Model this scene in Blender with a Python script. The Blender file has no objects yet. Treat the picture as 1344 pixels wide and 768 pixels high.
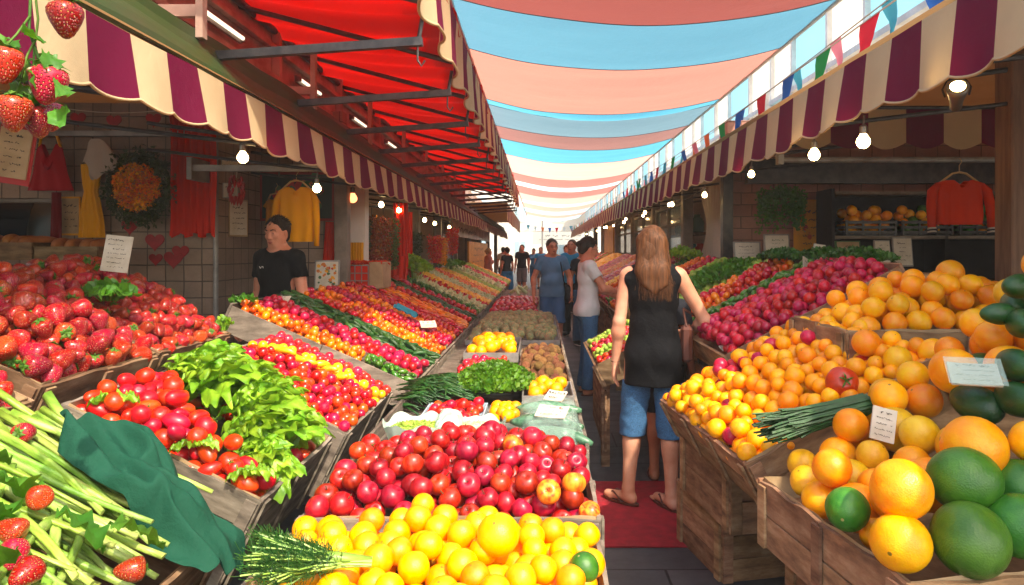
import bpy, math, random
import numpy as np
from mathutils import Vector, Matrix, Euler, Quaternion
from mathutils import noise as mnoise

R = math.radians
rng = random.Random(7)
nrg = np.random.default_rng(11)
scene = bpy.context.scene
col = scene.collection

# ------------------------------------------------------------------ camera, sky, sun, exposure
EYE = 1.57
HAZE = 0.0042
cam_d = bpy.data.cameras.new('camera'); cam = bpy.data.objects.new('camera', cam_d); col.objects.link(cam)
cam.location = (0, 0, EYE); cam.rotation_euler = (R(90), 0, 0)
cam_d.sensor_width = 36; cam_d.lens = 24.0
cam_d.shift_x = -36/1344; cam_d.shift_y = -55/1344
cam_d.clip_start = 0.05; cam_d.clip_end = 600
scene.camera = cam

SUN = Vector((0.46, -0.76, 1.0)).normalized()
sl = bpy.data.lights.new('sun', 'SUN'); sl.energy = 2.05; sl.angle = R(0.6); sl.color = (1.0, 0.93, 0.82)
so = bpy.data.objects.new('sun', sl); col.objects.link(so)
so.rotation_euler = SUN.to_track_quat('Z', 'Y').to_euler(); so.location = (6, -7, 12)
w = bpy.data.worlds.new('World'); scene.world = w; w.use_nodes = True
nt = w.node_tree; bg = nt.nodes['Background']
sky = nt.nodes.new('ShaderNodeTexSky'); sky.sky_type = 'NISHITA'; sky.sun_disc = False
sky.sun_elevation = math.asin(SUN.z); sky.sun_rotation = math.atan2(SUN.x, SUN.y)
sky.air_density = 1.0; sky.dust_density = 2.5; sky.altitude = 0
nt.links.new(sky.outputs[0], bg.inputs[0]); bg.inputs[1].default_value = 0.15
scene.view_settings.view_transform = 'Standard'; scene.view_settings.look = 'None'
scene.view_settings.exposure = 1.72; scene.view_settings.gamma = 1.0
scene.view_settings.use_curve_mapping = False
scene.view_settings.use_white_balance = True
scene.view_settings.white_balance_temperature = 7400
scene.render.engine = 'CYCLES'
cy = scene.cycles
cy.max_bounces = 7; cy.diffuse_bounces = 4; cy.glossy_bounces = 2; cy.transmission_bounces = 4
cy.volume_bounces = 0; cy.transparent_max_bounces = 6
cy.use_adaptive_sampling = True; cy.adaptive_threshold = 0.02
cy.sample_clamp_indirect = 6.0
cy.caustics_reflective = False; cy.caustics_refractive = False
cy.use_denoising = True

# ------------------------------------------------------------------ materials
def hx(s):
    v = [int(s[i:i+2], 16)/255 for i in (0, 2, 4)]
    return tuple(c/12.92 if c <= .04045 else ((c+.055)/1.055)**2.4 for c in v)

class NT:
    def __init__(s, name):
        s.m = bpy.data.materials.new(name); s.m.use_nodes = True
        s.t = s.m.node_tree; s.b = s.t.nodes['Principled BSDF']; s.out = s.t.nodes['Material Output']
    def n(s, typ, **kw):
        x = s.t.nodes.new(typ)
        for k, v in kw.items(): setattr(x, k, v)
        return x
    def l(s, a, b): s.t.links.new(a, b)
    def co(s, kind='Object', stretch=(1, 1, 1)):
        tc = s.n('ShaderNodeTexCoord'); mp = s.n('ShaderNodeMapping')
        mp.inputs['Scale'].default_value = stretch
        s.l(tc.outputs[kind], mp.inputs[0]); return mp.outputs[0]
    def noise(s, co, scale, detail=4, rough=.6):
        x = s.n('ShaderNodeTexNoise'); x.inputs['Scale'].default_value = scale
        x.inputs['Detail'].default_value = detail; x.inputs['Roughness'].default_value = rough
        s.l(co, x.inputs['Vector']); return x.outputs['Fac']
    def ramp(s, fac, stops):
        x = s.n('ShaderNodeValToRGB'); e = x.color_ramp.elements
        while len(e) < len(stops): e.new(0.5)
        for i, (p, c) in enumerate(stops):
            e[i].position = p; e[i].color = (*c, 1) if not isinstance(c, (int, float)) else (c, c, c, 1)
        s.l(fac, x.inputs[0]); return x.outputs[0]
    def mix(s, fac, a, b, mode='MIX'):
        x = s.n('ShaderNodeMix', data_type='RGBA', blend_type=mode)
        for v, i in ((fac, 0), (a, 6), (b, 7)):
            if hasattr(v, 'links'): s.l(v, x.inputs[i])
            elif i == 0: x.inputs[0].default_value = v
            else: x.inputs[i].default_value = (*v, 1)
        return x.outputs[2]
    def math(s, op, a, b=None, c=None):
        x = s.n('ShaderNodeMath', operation=op)
        for i, v in enumerate((a, b, c)):
            if v is None: continue
            if hasattr(v, 'links'): s.l(v, x.inputs[i])
            else: x.inputs[i].default_value = v
        return x.outputs[0]
    def rand(s):
        oi = s.n('ShaderNodeObjectInfo'); ge = s.n('ShaderNodeNewGeometry')
        return s.math('FRACT', s.math('ADD', oi.outputs['Random'], ge.outputs['Random Per Island']))
    def bump(s, h, strength=.3, dist=.01):
        x = s.n('ShaderNodeBump'); x.inputs['Strength'].default_value = strength; x.inputs['Distance'].default_value = dist
        s.l(h, x.inputs['Height']); s.l(x.outputs[0], s.b.inputs['Normal']); return x
    def base(s, c):
        if hasattr(c, 'links'): s.l(c, s.b.inputs['Base Color'])
        else: s.b.inputs['Base Color'].default_value = (*c, 1)
    def vary(s, c, r, dh=.02, dv=.25, ds=.1):
        h = s.n('ShaderNodeHueSaturation')
        if hasattr(c, 'links'): s.l(c, h.inputs['Color'])
        else: h.inputs['Color'].default_value = (*c, 1)
        s.l(s.math('MULTIPLY_ADD', r, dh*2, .5-dh), h.inputs['Hue'])
        r2 = s.math('FRACT', s.math('MULTIPLY', r, 7.31))
        s.l(s.math('MULTIPLY_ADD', r2, dv*2, 1-dv), h.inputs['Value'])
        return h.outputs[0]
    def translucent(s, c, amt):
        tr = s.n('ShaderNodeBsdfTranslucent'); mx = s.n('ShaderNodeMixShader'); mx.inputs[0].default_value = amt
        if hasattr(c, 'links'): s.l(c, tr.inputs[0])
        else: tr.inputs[0].default_value = (*c, 1)
        s.l(s.b.outputs[0], mx.inputs[1]); s.l(tr.outputs[0], mx.inputs[2]); s.l(mx.outputs[0], s.out.inputs[0])

MATS = {}
def pbr(name, c1, c2=None, scale=8, rough=.6, metal=0, bump=0, bscale=None, bdist=.01, var=None, tl=0, tlc=None,
        sss=0, coat=0, stretch=(1, 1, 1), spec=None, lo=.35, hi=.65):
    if name in MATS: return MATS[name]
    n = NT(name); c = c1
    co = n.co('Object', stretch)
    if c2 is not None:
        f = n.noise(co, scale); c = n.ramp(f, [(lo, c1), (hi, c2)])
    if var: c = n.vary(c, n.rand(), *var)
    n.base(c); n.b.inputs['Roughness'].default_value = rough; n.b.inputs['Metallic'].default_value = metal
    if spec is not None: n.b.inputs['Specular IOR Level'].default_value = spec
    if coat: n.b.inputs['Coat Weight'].default_value = coat; n.b.inputs['Coat Roughness'].default_value = .12
    if sss:
        n.b.inputs['Subsurface Weight'].default_value = sss
        n.b.inputs['Subsurface Radius'].default_value = (1, .4, .2); n.b.inputs['Subsurface Scale'].default_value = .006
    if bump: n.bump(n.noise(co, bscale or scale*4, 5), bump, bdist)
    if tl: n.translucent(tlc if tlc is not None else c, tl)
    MATS[name] = n.m; return n.m

def m_wood(name, c1, c2, c3):
    n = NT(name); tc = n.n('ShaderNodeTexCoord'); r = n.rand()
    mp = n.n('ShaderNodeMapping'); mp.inputs['Scale'].default_value = (1.0, 1.0, 4)
    off = n.n('ShaderNodeCombineXYZ'); n.l(n.math('MULTIPLY', r, 37.), off.inputs[0]); n.l(n.math('MULTIPLY', r, 11.), off.inputs[2])
    n.l(off.outputs[0], mp.inputs['Location']); n.l(tc.outputs['Object'], mp.inputs[0])
    g = n.noise(mp.outputs[0], 9, 6, .65)
    wv = n.n('ShaderNodeTexWave'); wv.bands_direction = 'Z'; wv.inputs['Scale'].default_value = .9
    wv.inputs['Distortion'].default_value = 9; wv.inputs['Detail'].default_value = 3; n.l(mp.outputs[0], wv.inputs[0])
    f = n.math('ADD', n.math('MULTIPLY', g, .85), n.math('MULTIPLY', wv.outputs['Fac'], .15))
    c = n.ramp(f, [(.25, c1), (.5, c2), (.78, c3)])
    st = n.noise(n.co('Object'), 3.5, 5, .7)
    c = n.mix(n.ramp(st, [(.42, 0.0), (.7, .55)]), c, tuple(v*.35 for v in c2))
    c = n.vary(c, r, .012, .28); n.base(c); n.b.inputs['Roughness'].default_value = .85
    n.b.inputs['Specular IOR Level'].default_value = .2
    n.bump(f, .5, .004); MATS[name] = n.m; return n.m
m_wood('old_wood', hx('4a3a2e'), hx('8a6c50'), hx('b39a7c'))
m_wood('grey_wood', hx('4c463f'), hx('82776a'), hx('a89d8e'))
m_wood('brown_wood', hx('62493a'), hx('a07a5a'), hx('c6a582'))

def m_stripe_cloth(name):      # two-colour faces come from material slots, this is one colour of cloth
    pass
def cloth(name, c, tl=.25, rough=.8, bump=.15, bscale=60, tlc=None, dirt=.25):
    if name in MATS: return MATS[name]
    n = NT(name); co = n.co('Object')
    d = n.noise(co, 2.2, 5, .65)
    cc = n.mix(n.ramp(d, [(.4, 0.0), (.72, dirt)]), c, tuple(v*.55 for v in c))
    n.base(cc); n.b.inputs['Roughness'].default_value = rough; n.b.inputs['Specular IOR Level'].default_value = .15
    n.bump(n.math('ADD', n.noise(co, bscale, 3), n.math('MULTIPLY', n.noise(co, 7, 3), 3)), bump, .01)
    if tl: n.translucent(tlc or c, tl)
    MATS[name] = n.m; return n.m
# ------------------------------------------------------------------ mesh helpers
class MB:
    """collects shapes for ONE mesh object"""
    def __init__(s): s.v = []; s.f = []; s.mi = []; s.cur = 0
    def add(s, vs, fs, mi=None):
        o = len(s.v); s.v += [tuple(p) for p in vs]; s.f += [tuple(i+o for i in f) for f in fs]
        s.mi += [s.cur if mi is None else mi]*len(fs); return s
    def box(s, lo, hi, j=0, M=None, mi=None):
        x0, y0, z0 = lo; x1, y1, z1 = hi
        vs = [Vector((x, y, z)) for x in (x0, x1) for y in (y0, y1) for z in (z0, z1)]
        if j: vs = [p+Vector((rng.uniform(-j, j), rng.uniform(-j, j), rng.uniform(-j, j))) for p in vs]
        if M is not None: vs = [M @ p for p in vs]
        return s.add(vs, [(0, 1, 3, 2), (4, 6, 7, 5), (0, 4, 5, 1), (2, 3, 7, 6), (0, 2, 6, 4), (1, 5, 7, 3)], mi)
    def bbox(s, lo, hi, b=.004, mi=None, M=None):
        """box with chamfered vertical and horizontal edges"""
        x0, y0, z0 = lo; x1, y1, z1 = hi; b = min(b, (x1-x0)/2.2, (y1-y0)/2.2, (z1-z0)/2.2)
        import itertools
        pts = []
        idx = {}
        for sx, sy, sz in itertools.product((0, 1), repeat=3):
            X = (x0, x1)[sx]; Y = (y0, y1)[sy]; Z = (z0, z1)[sz]
            dx = b*(1-2*sx); dy = b*(1-2*sy); dz = b*(1-2*sz)
            for a, p in enumerate(((X, Y+dy, Z+dz), (X+dx, Y, Z+dz), (X+dx, Y+dy, Z))):
                idx[(sx, sy, sz, a)] = len(pts); pts.append(Vector(p))
        F = []
        def g(*k): return idx[k]
        for q in (0, 1):
            F.append([g(q, 0, 0, 0), g(q, 0, 1, 0), g(q, 1, 1, 0), g(q, 1, 0, 0)] if q == 0 else [g(q, 0, 0, 0), g(q, 1, 0, 0), g(q, 1, 1, 0), g(q, 0, 1, 0)])
            F.append([g(0, q, 0, 1), g(1, q, 0, 1), g(1, q, 1, 1), g(0, q, 1, 1)] if q == 0 else [g(0, q, 0, 1), g(0, q, 1, 1), g(1, q, 1, 1), g(1, q, 0, 1)])
            F.append([g(0, 0, q, 2), g(0, 1, q, 2), g(1, 1, q, 2), g(1, 0, q, 2)] if q == 0 else [g(0, 0, q, 2), g(1, 0, q, 2), g(1, 1, q, 2), g(0, 1, q, 2)])
        for a_, b_ in itertools.product((0, 1), repeat=2):
            F.append([g(a_, b_, 0, 0), g(a_, b_, 1, 0), g(a_, b_, 1, 1), g(a_, b_, 0, 1)])
            F.append([g(a_, 0, b_, 0), g(a_, 1, b_, 0), g(a_, 1, b_, 2), g(a_, 0, b_, 2)])
            F.append([g(0, a_, b_, 1), g(1, a_, b_, 1), g(1, a_, b_, 2), g(0, a_, b_, 2)])
        for k in itertools.product((0, 1), repeat=3): F.append([g(*k, 0), g(*k, 1), g(*k, 2)])
        if M is not None: pts = [M @ p for p in pts]
        return s.add(pts, F, mi)
    def tube(s, pts, r, n=8, cap=True, mi=None):
        pts = [Vector(p) for p in pts]; k = len(pts)
        rs = r if isinstance(r, (list, tuple)) else [r]*k
        o = len(s.v); up = None; vs = []; fs = []
        for i, p in enumerate(pts):
            t = (pts[min(i+1, k-1)]-pts[max(i-1, 0)])
            t = t.normalized() if t.length > 1e-9 else Vector((0, 0, 1))
            if up is None:
                up = Vector((0, 0, 1)) if abs(t.z) < .9 else Vector((1, 0, 0))
            a = t.cross(up); a = a.normalized() if a.length > 1e-6 else Vector((1, 0, 0)); b = a.cross(t); up = b
            for q in range(n):
                th = 2*math.pi*q/n; vs.append(p+(a*math.cos(th)+b*math.sin(th))*rs[i])
        for i in range(k-1):
            for q in range(n):
                fs.append((i*n+q, i*n+(q+1) % n, (i+1)*n+(q+1) % n, (i+1)*n+q))
        if cap: fs.append(tuple(range(n-1, -1, -1))); fs.append(tuple((k-1)*n+q for q in range(n)))
        return s.add(vs, fs, mi)
    def lathe(s, prof, n=20, M=None, mi=None):
        vs = []; fs = []
        for r, z in prof:
            for q in range(n):
                th = 2*math.pi*q/n; vs.append(Vector((r*math.cos(th), r*math.sin(th), z)))
        k = len(prof)
        for i in range(k-1):
            for q in range(n): fs.append((i*n+q, i*n+(q+1) % n, (i+1)*n+(q+1) % n, (i+1)*n+q))
        if prof[0][0] > 1e-5: fs.append(tuple(range(n-1, -1, -1)))
        if prof[-1][0] > 1e-5: fs.append(tuple((k-1)*n+q for q in range(n)))
        if M is not None: vs = [M @ p for p in vs]
        return s.add(vs, fs, mi)
    def grid(s, fn, nu, nv, mi=None, wrap=False, mfn=None):
        vs = [Vector(fn(i/(nu-1), j/(nv-1))) for i in range(nu) for j in range(nv)]
        fs = []; 
        for i in range(nu-1):
            for j in range(nv-1): fs.append((i*nv+j, (i+1)*nv+j, (i+1)*nv+j+1, i*nv+j+1))
        s.add(vs, fs, mi)
        if mfn:
            base = len(s.mi)-len(fs); q = 0
            for i in range(nu-1):
                for j in range(nv-1): s.mi[base+q] = mfn((i+.5)/(nu-1), (j+.5)/(nv-1)); q += 1
        return s
    def mesh(s, name, mats, smooth=False):
        me = bpy.data.meshes.new(name); me.from_pydata(s.v, [], s.f)
        for m in (mats if isinstance(mats, (list, tuple)) else [mats]): me.materials.append(MATS[m] if isinstance(m, str) else m)
        if any(s.mi): me.polygons.foreach_set('material_index', s.mi)
        if smooth: me.polygons.foreach_set('use_smooth', [True]*len(me.polygons))
        me.update(); return me
    def build(s, name, mats, parent=None, smooth=False, loc=None, **kw):
        me = s.mesh(name, mats, smooth)
        if loc is not None:      # vertices are world, origin put at loc
            me.transform(Matrix.Translation(-Vector(loc)))
        return link(name, me, parent, loc, **kw)

def link(name, me, parent=None, loc=None, label=None, cat=None, group=None, kind=None):
    o = bpy.data.objects.new(name, me); col.objects.link(o)
    if parent is not None: o.parent = parent
    if loc is not None: o.location = loc
    return tag(o, label, cat, group, kind)
def tag(o, label=None, cat=None, group=None, kind=None):
    if label: o['label'] = label
    if cat: o['category'] = cat
    if group: o['group'] = group
    if kind: o['kind'] = kind
    return o
def thing(name, label, cat, loc=(0, 0, 0), rz=0, group=None):
    o = bpy.data.objects.new(name, None); col.objects.link(o); o.empty_display_size = .1
    o.location = loc; o.rotation_euler = (0, 0, rz); return tag(o, label, cat, group)
def copy_tree(o, parent=None):
    c = o.copy(); col.objects.link(c)
    if parent is not None: c.parent = parent
    for ch in [x for x in col.objects if x.parent == o]: copy_tree(ch, c)
    return c
def fastcopy(o, kids):
    c = o.copy(); col.objects.link(c)
    for k in kids:
        d = k.copy(); col.objects.link(d); d.parent = c
    return c
def at(px, py, Y): return Vector(((px-708)*Y/896, Y, EYE-(py-329)*Y/896))
def structure(mb, name, mats, **kw):
    return mb.build(name, mats, kind='structure', **kw)

# ------------------------------------------------------------------ smooth bodies from distance fields (surface nets)
class Field:
    def __init__(s, lo, hi, h):
        s.lo = np.array(lo, float); s.h = h
        s.n = np.ceil((np.array(hi)-s.lo)/h).astype(int)+1
        s.F = np.full(tuple(s.n), .05, np.float32)
    def _box(s, lo, hi):
        a = np.maximum(np.floor((np.array(lo)-s.lo)/s.h).astype(int), 0)
        b = np.minimum(np.ceil((np.array(hi)-s.lo)/s.h).astype(int)+1, s.n)
        if np.any(b <= a): return None
        g = [s.lo[i]+np.arange(a[i], b[i])*s.h for i in range(3)]
        return tuple(slice(a[i], b[i]) for i in range(3)), np.meshgrid(*g, indexing='ij', sparse=True)
    def _merge(s, sl, d, k, sub):
        F = s.F[sl]
        if sub: d = -d; hmx = np.maximum(k-np.abs(F-d), 0)/k; s.F[sl] = np.maximum(F, d)+hmx*hmx*k*.25
        else: hmx = np.maximum(k-np.abs(F-d), 0)/k; s.F[sl] = np.minimum(F, d)-hmx*hmx*k*.25
    def cone(s, a, b, r1, r2, k=.02, flat=None, sub=False):
        a = np.array(a, float); b = np.array(b, float); R_ = max(r1, r2)+.05
        q = s._box(np.minimum(a, b)-R_, np.maximum(a, b)+R_)
        if q is None: return
        sl, (X, Y, Z) = q; ab = b-a; L = max(float(ab @ ab), 1e-9)
        t = np.clip(((X-a[0])*ab[0]+(Y-a[1])*ab[1]+(Z-a[2])*ab[2])/L, 0, 1)
        dx, dy, dz = X-a[0]-t*ab[0], Y-a[1]-t*ab[1], Z-a[2]-t*ab[2]
        if flat is not None: # flat = (axis vector, factor): squashed thickness along the axis
            ax, fc = np.array(flat[0], float), flat[1]; ax /= np.linalg.norm(ax)
            pr = dx*ax[0]+dy*ax[1]+dz*ax[2]
            d = np.sqrt(np.maximum(dx*dx+dy*dy+dz*dz-pr*pr+(pr/fc)**2, 0))-(r1+(r2-r1)*t)
            d *= min(1, (1+fc)/2)
        else: d = np.sqrt(dx*dx+dy*dy+dz*dz)-(r1+(r2-r1)*t)
        s._merge(sl, d.astype(np.float32), k, sub)
    def ell(s, c, r, k=.02, rot=None, sub=False):
        c = np.array(c, float); r = np.array(r, float); m = r.max()+.05
        q = s._box(c-m, c+m)
        if q is None: return
        sl, (X, Y, Z) = q; X = X-c[0]; Y = Y-c[1]; Z = Z-c[2]
        if rot is not None:
            M = np.array(rot.transposed()); X, Y, Z = (M[i, 0]*X+M[i, 1]*Y+M[i, 2]*Z for i in range(3))
        kk = np.sqrt((X/r[0])**2+(Y/r[1])**2+(Z/r[2])**2); k2 = np.sqrt((X/r[0]**2)**2+(Y/r[1]**2)**2+(Z/r[2]**2)**2)+1e-9
        s._merge(sl, (kk*(kk-1)/k2).astype(np.float32), k, sub)
    def plane(s, p, n, k=.004):
        """cut away everything on the side the normal points to"""
        g = [s.lo[i]+np.arange(s.n[i])*s.h for i in range(3)]
        X, Y, Z = np.meshgrid(*g, indexing='ij', sparse=True); n = np.array(n, float); n /= np.linalg.norm(n)
        s.F = np.maximum(s.F, ((X-p[0])*n[0]+(Y-p[1])*n[1]+(Z-p[2])*n[2]).astype(np.float32))
    def wrinkle(s, amp, fx, fy, fz, seed=0):
        g = [s.lo[i]+np.arange(s.n[i])*s.h for i in range(3)]
        X, Y, Z = np.meshgrid(*g, indexing='ij', sparse=True); a = seed*1.7
        w_ = (np.sin(X*fx+a+2*np.sin(Z*fz*.6+a))+np.sin(Y*fy+1.3*a+1.5*np.sin(X*fx*.5))+np.sin(Z*fz+a*2+2*np.sin(X*fx*.7+Y*fy*.4+a)))/3
        s.F = s.F+(amp*w_).astype(np.float32)
    def mesh(s):
        F = s.F; F[0] = F[-1] = .05; F[:, 0] = F[:, -1] = .05; F[:, :, 0] = F[:, :, -1] = .05
        ins = F < 0; nx, ny, nz = F.shape
        c8 = [(i, j, k) for i in (0, 1) for j in (0, 1) for k in (0, 1)]
        cnt = sum(ins[i:nx-1+i, j:ny-1+j, k:nz-1+k].astype(np.int8) for i, j, k in c8)
        act = (cnt > 0) & (cnt < 8); ci = np.argwhere(act); idx = np.full(act.shape, -1, np.int64); idx[act] = np.arange(len(ci))
        val = {c: F[ci[:, 0]+c[0], ci[:, 1]+c[1], ci[:, 2]+c[2]] for c in c8}
        acc = np.zeros((len(ci), 3)); num = np.zeros(len(ci))
        for a in c8:
            for ax in range(3):
                if a[ax]: continue
                b = tuple(1 if i == ax else a[i] for i in range(3)); va, vb = val[a], val[b]; m = (va < 0) != (vb < 0)
                t = np.where(m, va/np.where(m, va-vb, 1), 0)
                p = np.array(a, float)[None]+np.zeros((len(ci), 3)); p[:, ax] += t
                acc[m] += p[m]; num[m] += 1
        V = (ci+acc/num[:, None])*s.h+s.lo
        faces = []
        for ax in range(3):
            o1, o2 = [(1, 2), (2, 0), (0, 1)][ax]
            A = ins.take(range(0, F.shape[ax]-1), ax); B = ins.take(range(1, F.shape[ax]), ax)
            for flip, mm in ((0, A & ~B), (1, ~A & B)):
                e = np.argwhere(mm); e = e[(e[:, o1] > 0) & (e[:, o2] > 0)]
                q = []
                for d1, d2 in ((1, 1), (0, 1), (0, 0), (1, 0)):
                    z = e.copy(); z[:, o1] -= d1; z[:, o2] -= d2; q.append(idx[z[:, 0], z[:, 1], z[:, 2]])
                q = np.stack(q, 1)
                if flip: q = q[:, ::-1]
                faces.append(q)
        Q = np.concatenate(faces); Q = Q[(Q >= 0).all(1)]
        return V, Q
    def build(s, name, mats, parent=None, loc=None, **kw):
        V, Q = s.mesh(); me = bpy.data.meshes.new(name)
        me.vertices.add(len(V)); me.vertices.foreach_set('co', V.astype(np.float32).ravel())
        me.loops.add(len(Q)*4); me.loops.foreach_set('vertex_index', Q.astype(np.int32).ravel())
        me.polygons.add(len(Q)); me.polygons.foreach_set('loop_start', np.arange(0, len(Q)*4, 4, dtype=np.int32))
        me.polygons.foreach_set('loop_total', np.full(len(Q), 4, np.int32))
        me.materials.append(MATS[mats] if isinstance(mats, str) else mats)
        me.update(calc_edges=True); me.validate(); me.polygons.foreach_set('use_smooth', [True]*len(me.polygons))
        return link(name, me, parent, loc, **kw)
# ------------------------------------------------------------------ setting materials
def m_paving():
    n = NT('paving'); co = n.co('Object')
    br = n.n('ShaderNodeTexBrick'); br.offset = .5
    for k, v in (('Scale', 1.0), ('Mortar Size', .008), ('Mortar Smooth', .3), ('Brick Width', .62), ('Row Height', .42), ('Bias', 0)): br.inputs[k].default_value = v
    br.inputs['Color1'].default_value = (*hx('46484c'), 1); br.inputs['Color2'].default_value = (*hx('5b5c5e'), 1)
    br.inputs['Mortar'].default_value = (*hx('1e1e20'), 1)
    n.l(co, br.inputs['Vector']); f = n.noise(co, 2.5, 8, .7)
    c = n.mix(n.ramp(f, [(.4, 0.0), (.7, .6)]), br.outputs[0], hx('2d2b2a')); n.base(c)
    n.l(n.math('MULTIPLY_ADD', f, .4, .35), n.b.inputs['Roughness'])
    n.bump(n.math('SUBTRACT', n.noise(co, 30, 5), n.math('MULTIPLY', br.outputs['Fac'], 1.5)), .35, .006); MATS['paving'] = n.m
m_paving()
def m_tiles(name, c1, c2, mo, bw=.115, rh=.085, mort=.006, off=.5):
    n = NT(name); tc = n.n('ShaderNodeTexCoord'); sp = n.n('ShaderNodeSeparateXYZ'); n.l(tc.outputs['Object'], sp.inputs[0])
    cb = n.n('ShaderNodeCombineXYZ'); n.l(n.math('ADD', sp.outputs[0], sp.outputs[1]), cb.inputs[0]); n.l(sp.outputs[2], cb.inputs[1])
    br = n.n('ShaderNodeTexBrick'); br.offset = off
    for k, v in (('Scale', 1.0), ('Mortar Size', mort), ('Mortar Smooth', .4), ('Brick Width', bw), ('Row Height', rh)): br.inputs[k].default_value = v
    br.inputs['Color1'].default_value = (*c1, 1); br.inputs['Color2'].default_value = (*c2, 1); br.inputs['Mortar'].default_value = (*mo, 1)
    w_ = n.n('ShaderNodeVectorMath', operation='ADD'); nz = n.n('ShaderNodeTexNoise'); nz.inputs['Scale'].default_value = 5
    n.l(cb.outputs[0], nz.inputs['Vector']); sc_ = n.n('ShaderNodeVectorMath', operation='SCALE'); sc_.inputs['Scale'].default_value = .012
    n.l(nz.outputs['Color'], sc_.inputs[0]); n.l(cb.outputs[0], w_.inputs[0]); n.l(sc_.outputs[0], w_.inputs[1]); n.l(w_.outputs[0], br.inputs['Vector'])
    f = n.noise(cb.outputs[0], 1.7, 7, .7); g = n.noise(cb.outputs[0], 40, 3)
    c = n.mix(n.ramp(f, [(.38, 0.0), (.72, .65)]), br.outputs[0], tuple(v*.45 for v in c2)); c = n.mix(n.math('MULTIPLY', g, .3), c, mo)
    n.base(c); n.b.inputs['Roughness'].default_value = .8
    n.bump(n.math('SUBTRACT', g, n.math('MULTIPLY', br.outputs['Fac'], 2.)), .6, .006); MATS[name] = n.m
m_tiles('left_tiles', hx('b39884'), hx('9c8574'), hx('54483f'), .16, .145, .006, 0.0)
m_tiles('right_bricks', hx('cf9a86'), hx('b88272'), hx('7a5a4e'), .24, .13, .007)
CREAM, PLUM = hx('dcc49a'), hx('6e1038')
cloth('cream_cloth', CREAM, .3, dirt=.4); cloth('plum_cloth', PLUM, .25, tlc=hx('a01850'))
cloth('roof_cloth', hx('a89880'), .28, tlc=hx('c89a68'), dirt=.5)
cloth('red_cloth', hx('a60c0a'), .27, bump=.3, tlc=hx('ff1208'))
pbr('dark_steel', hx('3a3a3c'), hx('55524f'), 12, .45, .6, bump=.1)
pbr('light_steel', hx('9a9792'), hx('7d7a76'), 9, .5, .3, bump=.1)
pbr('pinkish_paint', hx('bda08f'), hx('937668'), 3, .75, bump=.3, bscale=25)
pbr('green_paint', hx('17400f'), hx('2f3d20'), 4, .6, bump=.4, bscale=18, stretch=(1, .35, 1))
pbr('grime_roof', hx('8c8274'), hx('6e655a'), 3, .9, bump=.3)
pbr('white_plaster', hx('e9e4da'), hx('c9c2b4'), 1.3, .8, bump=.2)
pbr('post_paint', hx('8c8074'), hx('6c6056'), 5, .7, bump=.25, bscale=30)
pbr('post_wood', hx('8e6d58'), hx('6f5242'), 4, .75, bump=.3, bscale=30, stretch=(6, 6, .6))
pbr('white_paint', hx('e8e6e0'), hx('cfcac2'), 6, .6, bump=.1)
pbr('carpet', hx('b01c2e'), hx('8e1624'), 14, .95, bump=.6, bscale=250)
pbr('dark_fabric', hx('1c1a1c'), hx('2a2728'), 6, .85, bump=.3)
pbr('paper', hx('d6cfc0'), hx('c4baa6'), 9, .7)
pbr('ink', hx('2b2524'), rough=.7)
pbr('red_ink', hx('a02820'), rough=.7)
pbr('tan_board', hx('b79c78'), hx('9c815e'), 5, .8, bump=.15)
pbr('glass', hx('203040'), rough=.06, spec=.8)
pbr('black_plastic', hx('18191a'), rough=.4)
pbr('yellow_board', hx('f0a81a'), hx('d68f12'), 4, .6)
def emis(name, c, st):
    n = NT(name); n.base(c); n.b.inputs['Emission Color'].default_value = (*c, 1); n.b.inputs['Emission Strength'].default_value = st
    MATS[name] = n.m
emis('bulb_glow', (1.0, .70, .32), 13); emis('tube_glow', (1.0, .95, .8), .45)

# ------------------------------------------------------------------ ground
g = MB(); g.add([(-150, -60, 0), (150, -60, 0), (150, 260, 0), (-150, 260, 0)], [(0, 1, 2, 3)]); structure(g, 'ground', 'paving')
g = MB(); g.grid(lambda u, v: (.30+u*1.05, 3.60+v*1.02, .010+.002*math.sin(u*9+v*4)), 12, 12)
for a in ((.30, 3.6, 1.35, 3.603), (.30, 4.617, 1.35, 4.62)): g.box((a[0], a[1], .004), (a[2], a[3], .009))
g.build('doormat', 'carpet', label='dark red carpet mat lying on the paving under the woman in flip-flops', cat='mat')

# ------------------------------------------------------------------ writing: short rows of scribbled strokes
def scribble(rows, wdt, hgt, seed, dens=.75, t=.0):
    """strokes in the xz plane, origin at the centre, facing -y"""
    r = random.Random(seed); mb = MB(); rh = hgt/rows
    for i in range(rows):
        z = hgt/2-(i+.5)*rh; x = -wdt/2+r.uniform(0, wdt*.25); end = wdt/2-r.uniform(0, wdt*.3); s_ = rh*.36*(1.3 if i == 0 else .8)
        while x < end:
            if r.random() < dens:
                k = r.randint(3, 5); pts = []
                for q in range(k): pts.append((x+s_*.8*q/(k-1)+r.uniform(-.15, .15)*s_, z+r.uniform(-.5, .5)*s_))
                th = s_*.13
                for (ax, az), (bx, bz) in zip(pts, pts[1:]):
                    dx, dz = bx-ax, bz-az; L = math.hypot(dx, dz)+1e-9; nx, nz = -dz/L*th, dx/L*th
                    mb.add([(ax-nx, t, az-nz), (bx-nx, t, bz-nz), (bx+nx, t, bz+nz), (ax+nx, t, az+nz)], [(0, 1, 2, 3)])
            x += s_*1.05
    return mb
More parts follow.
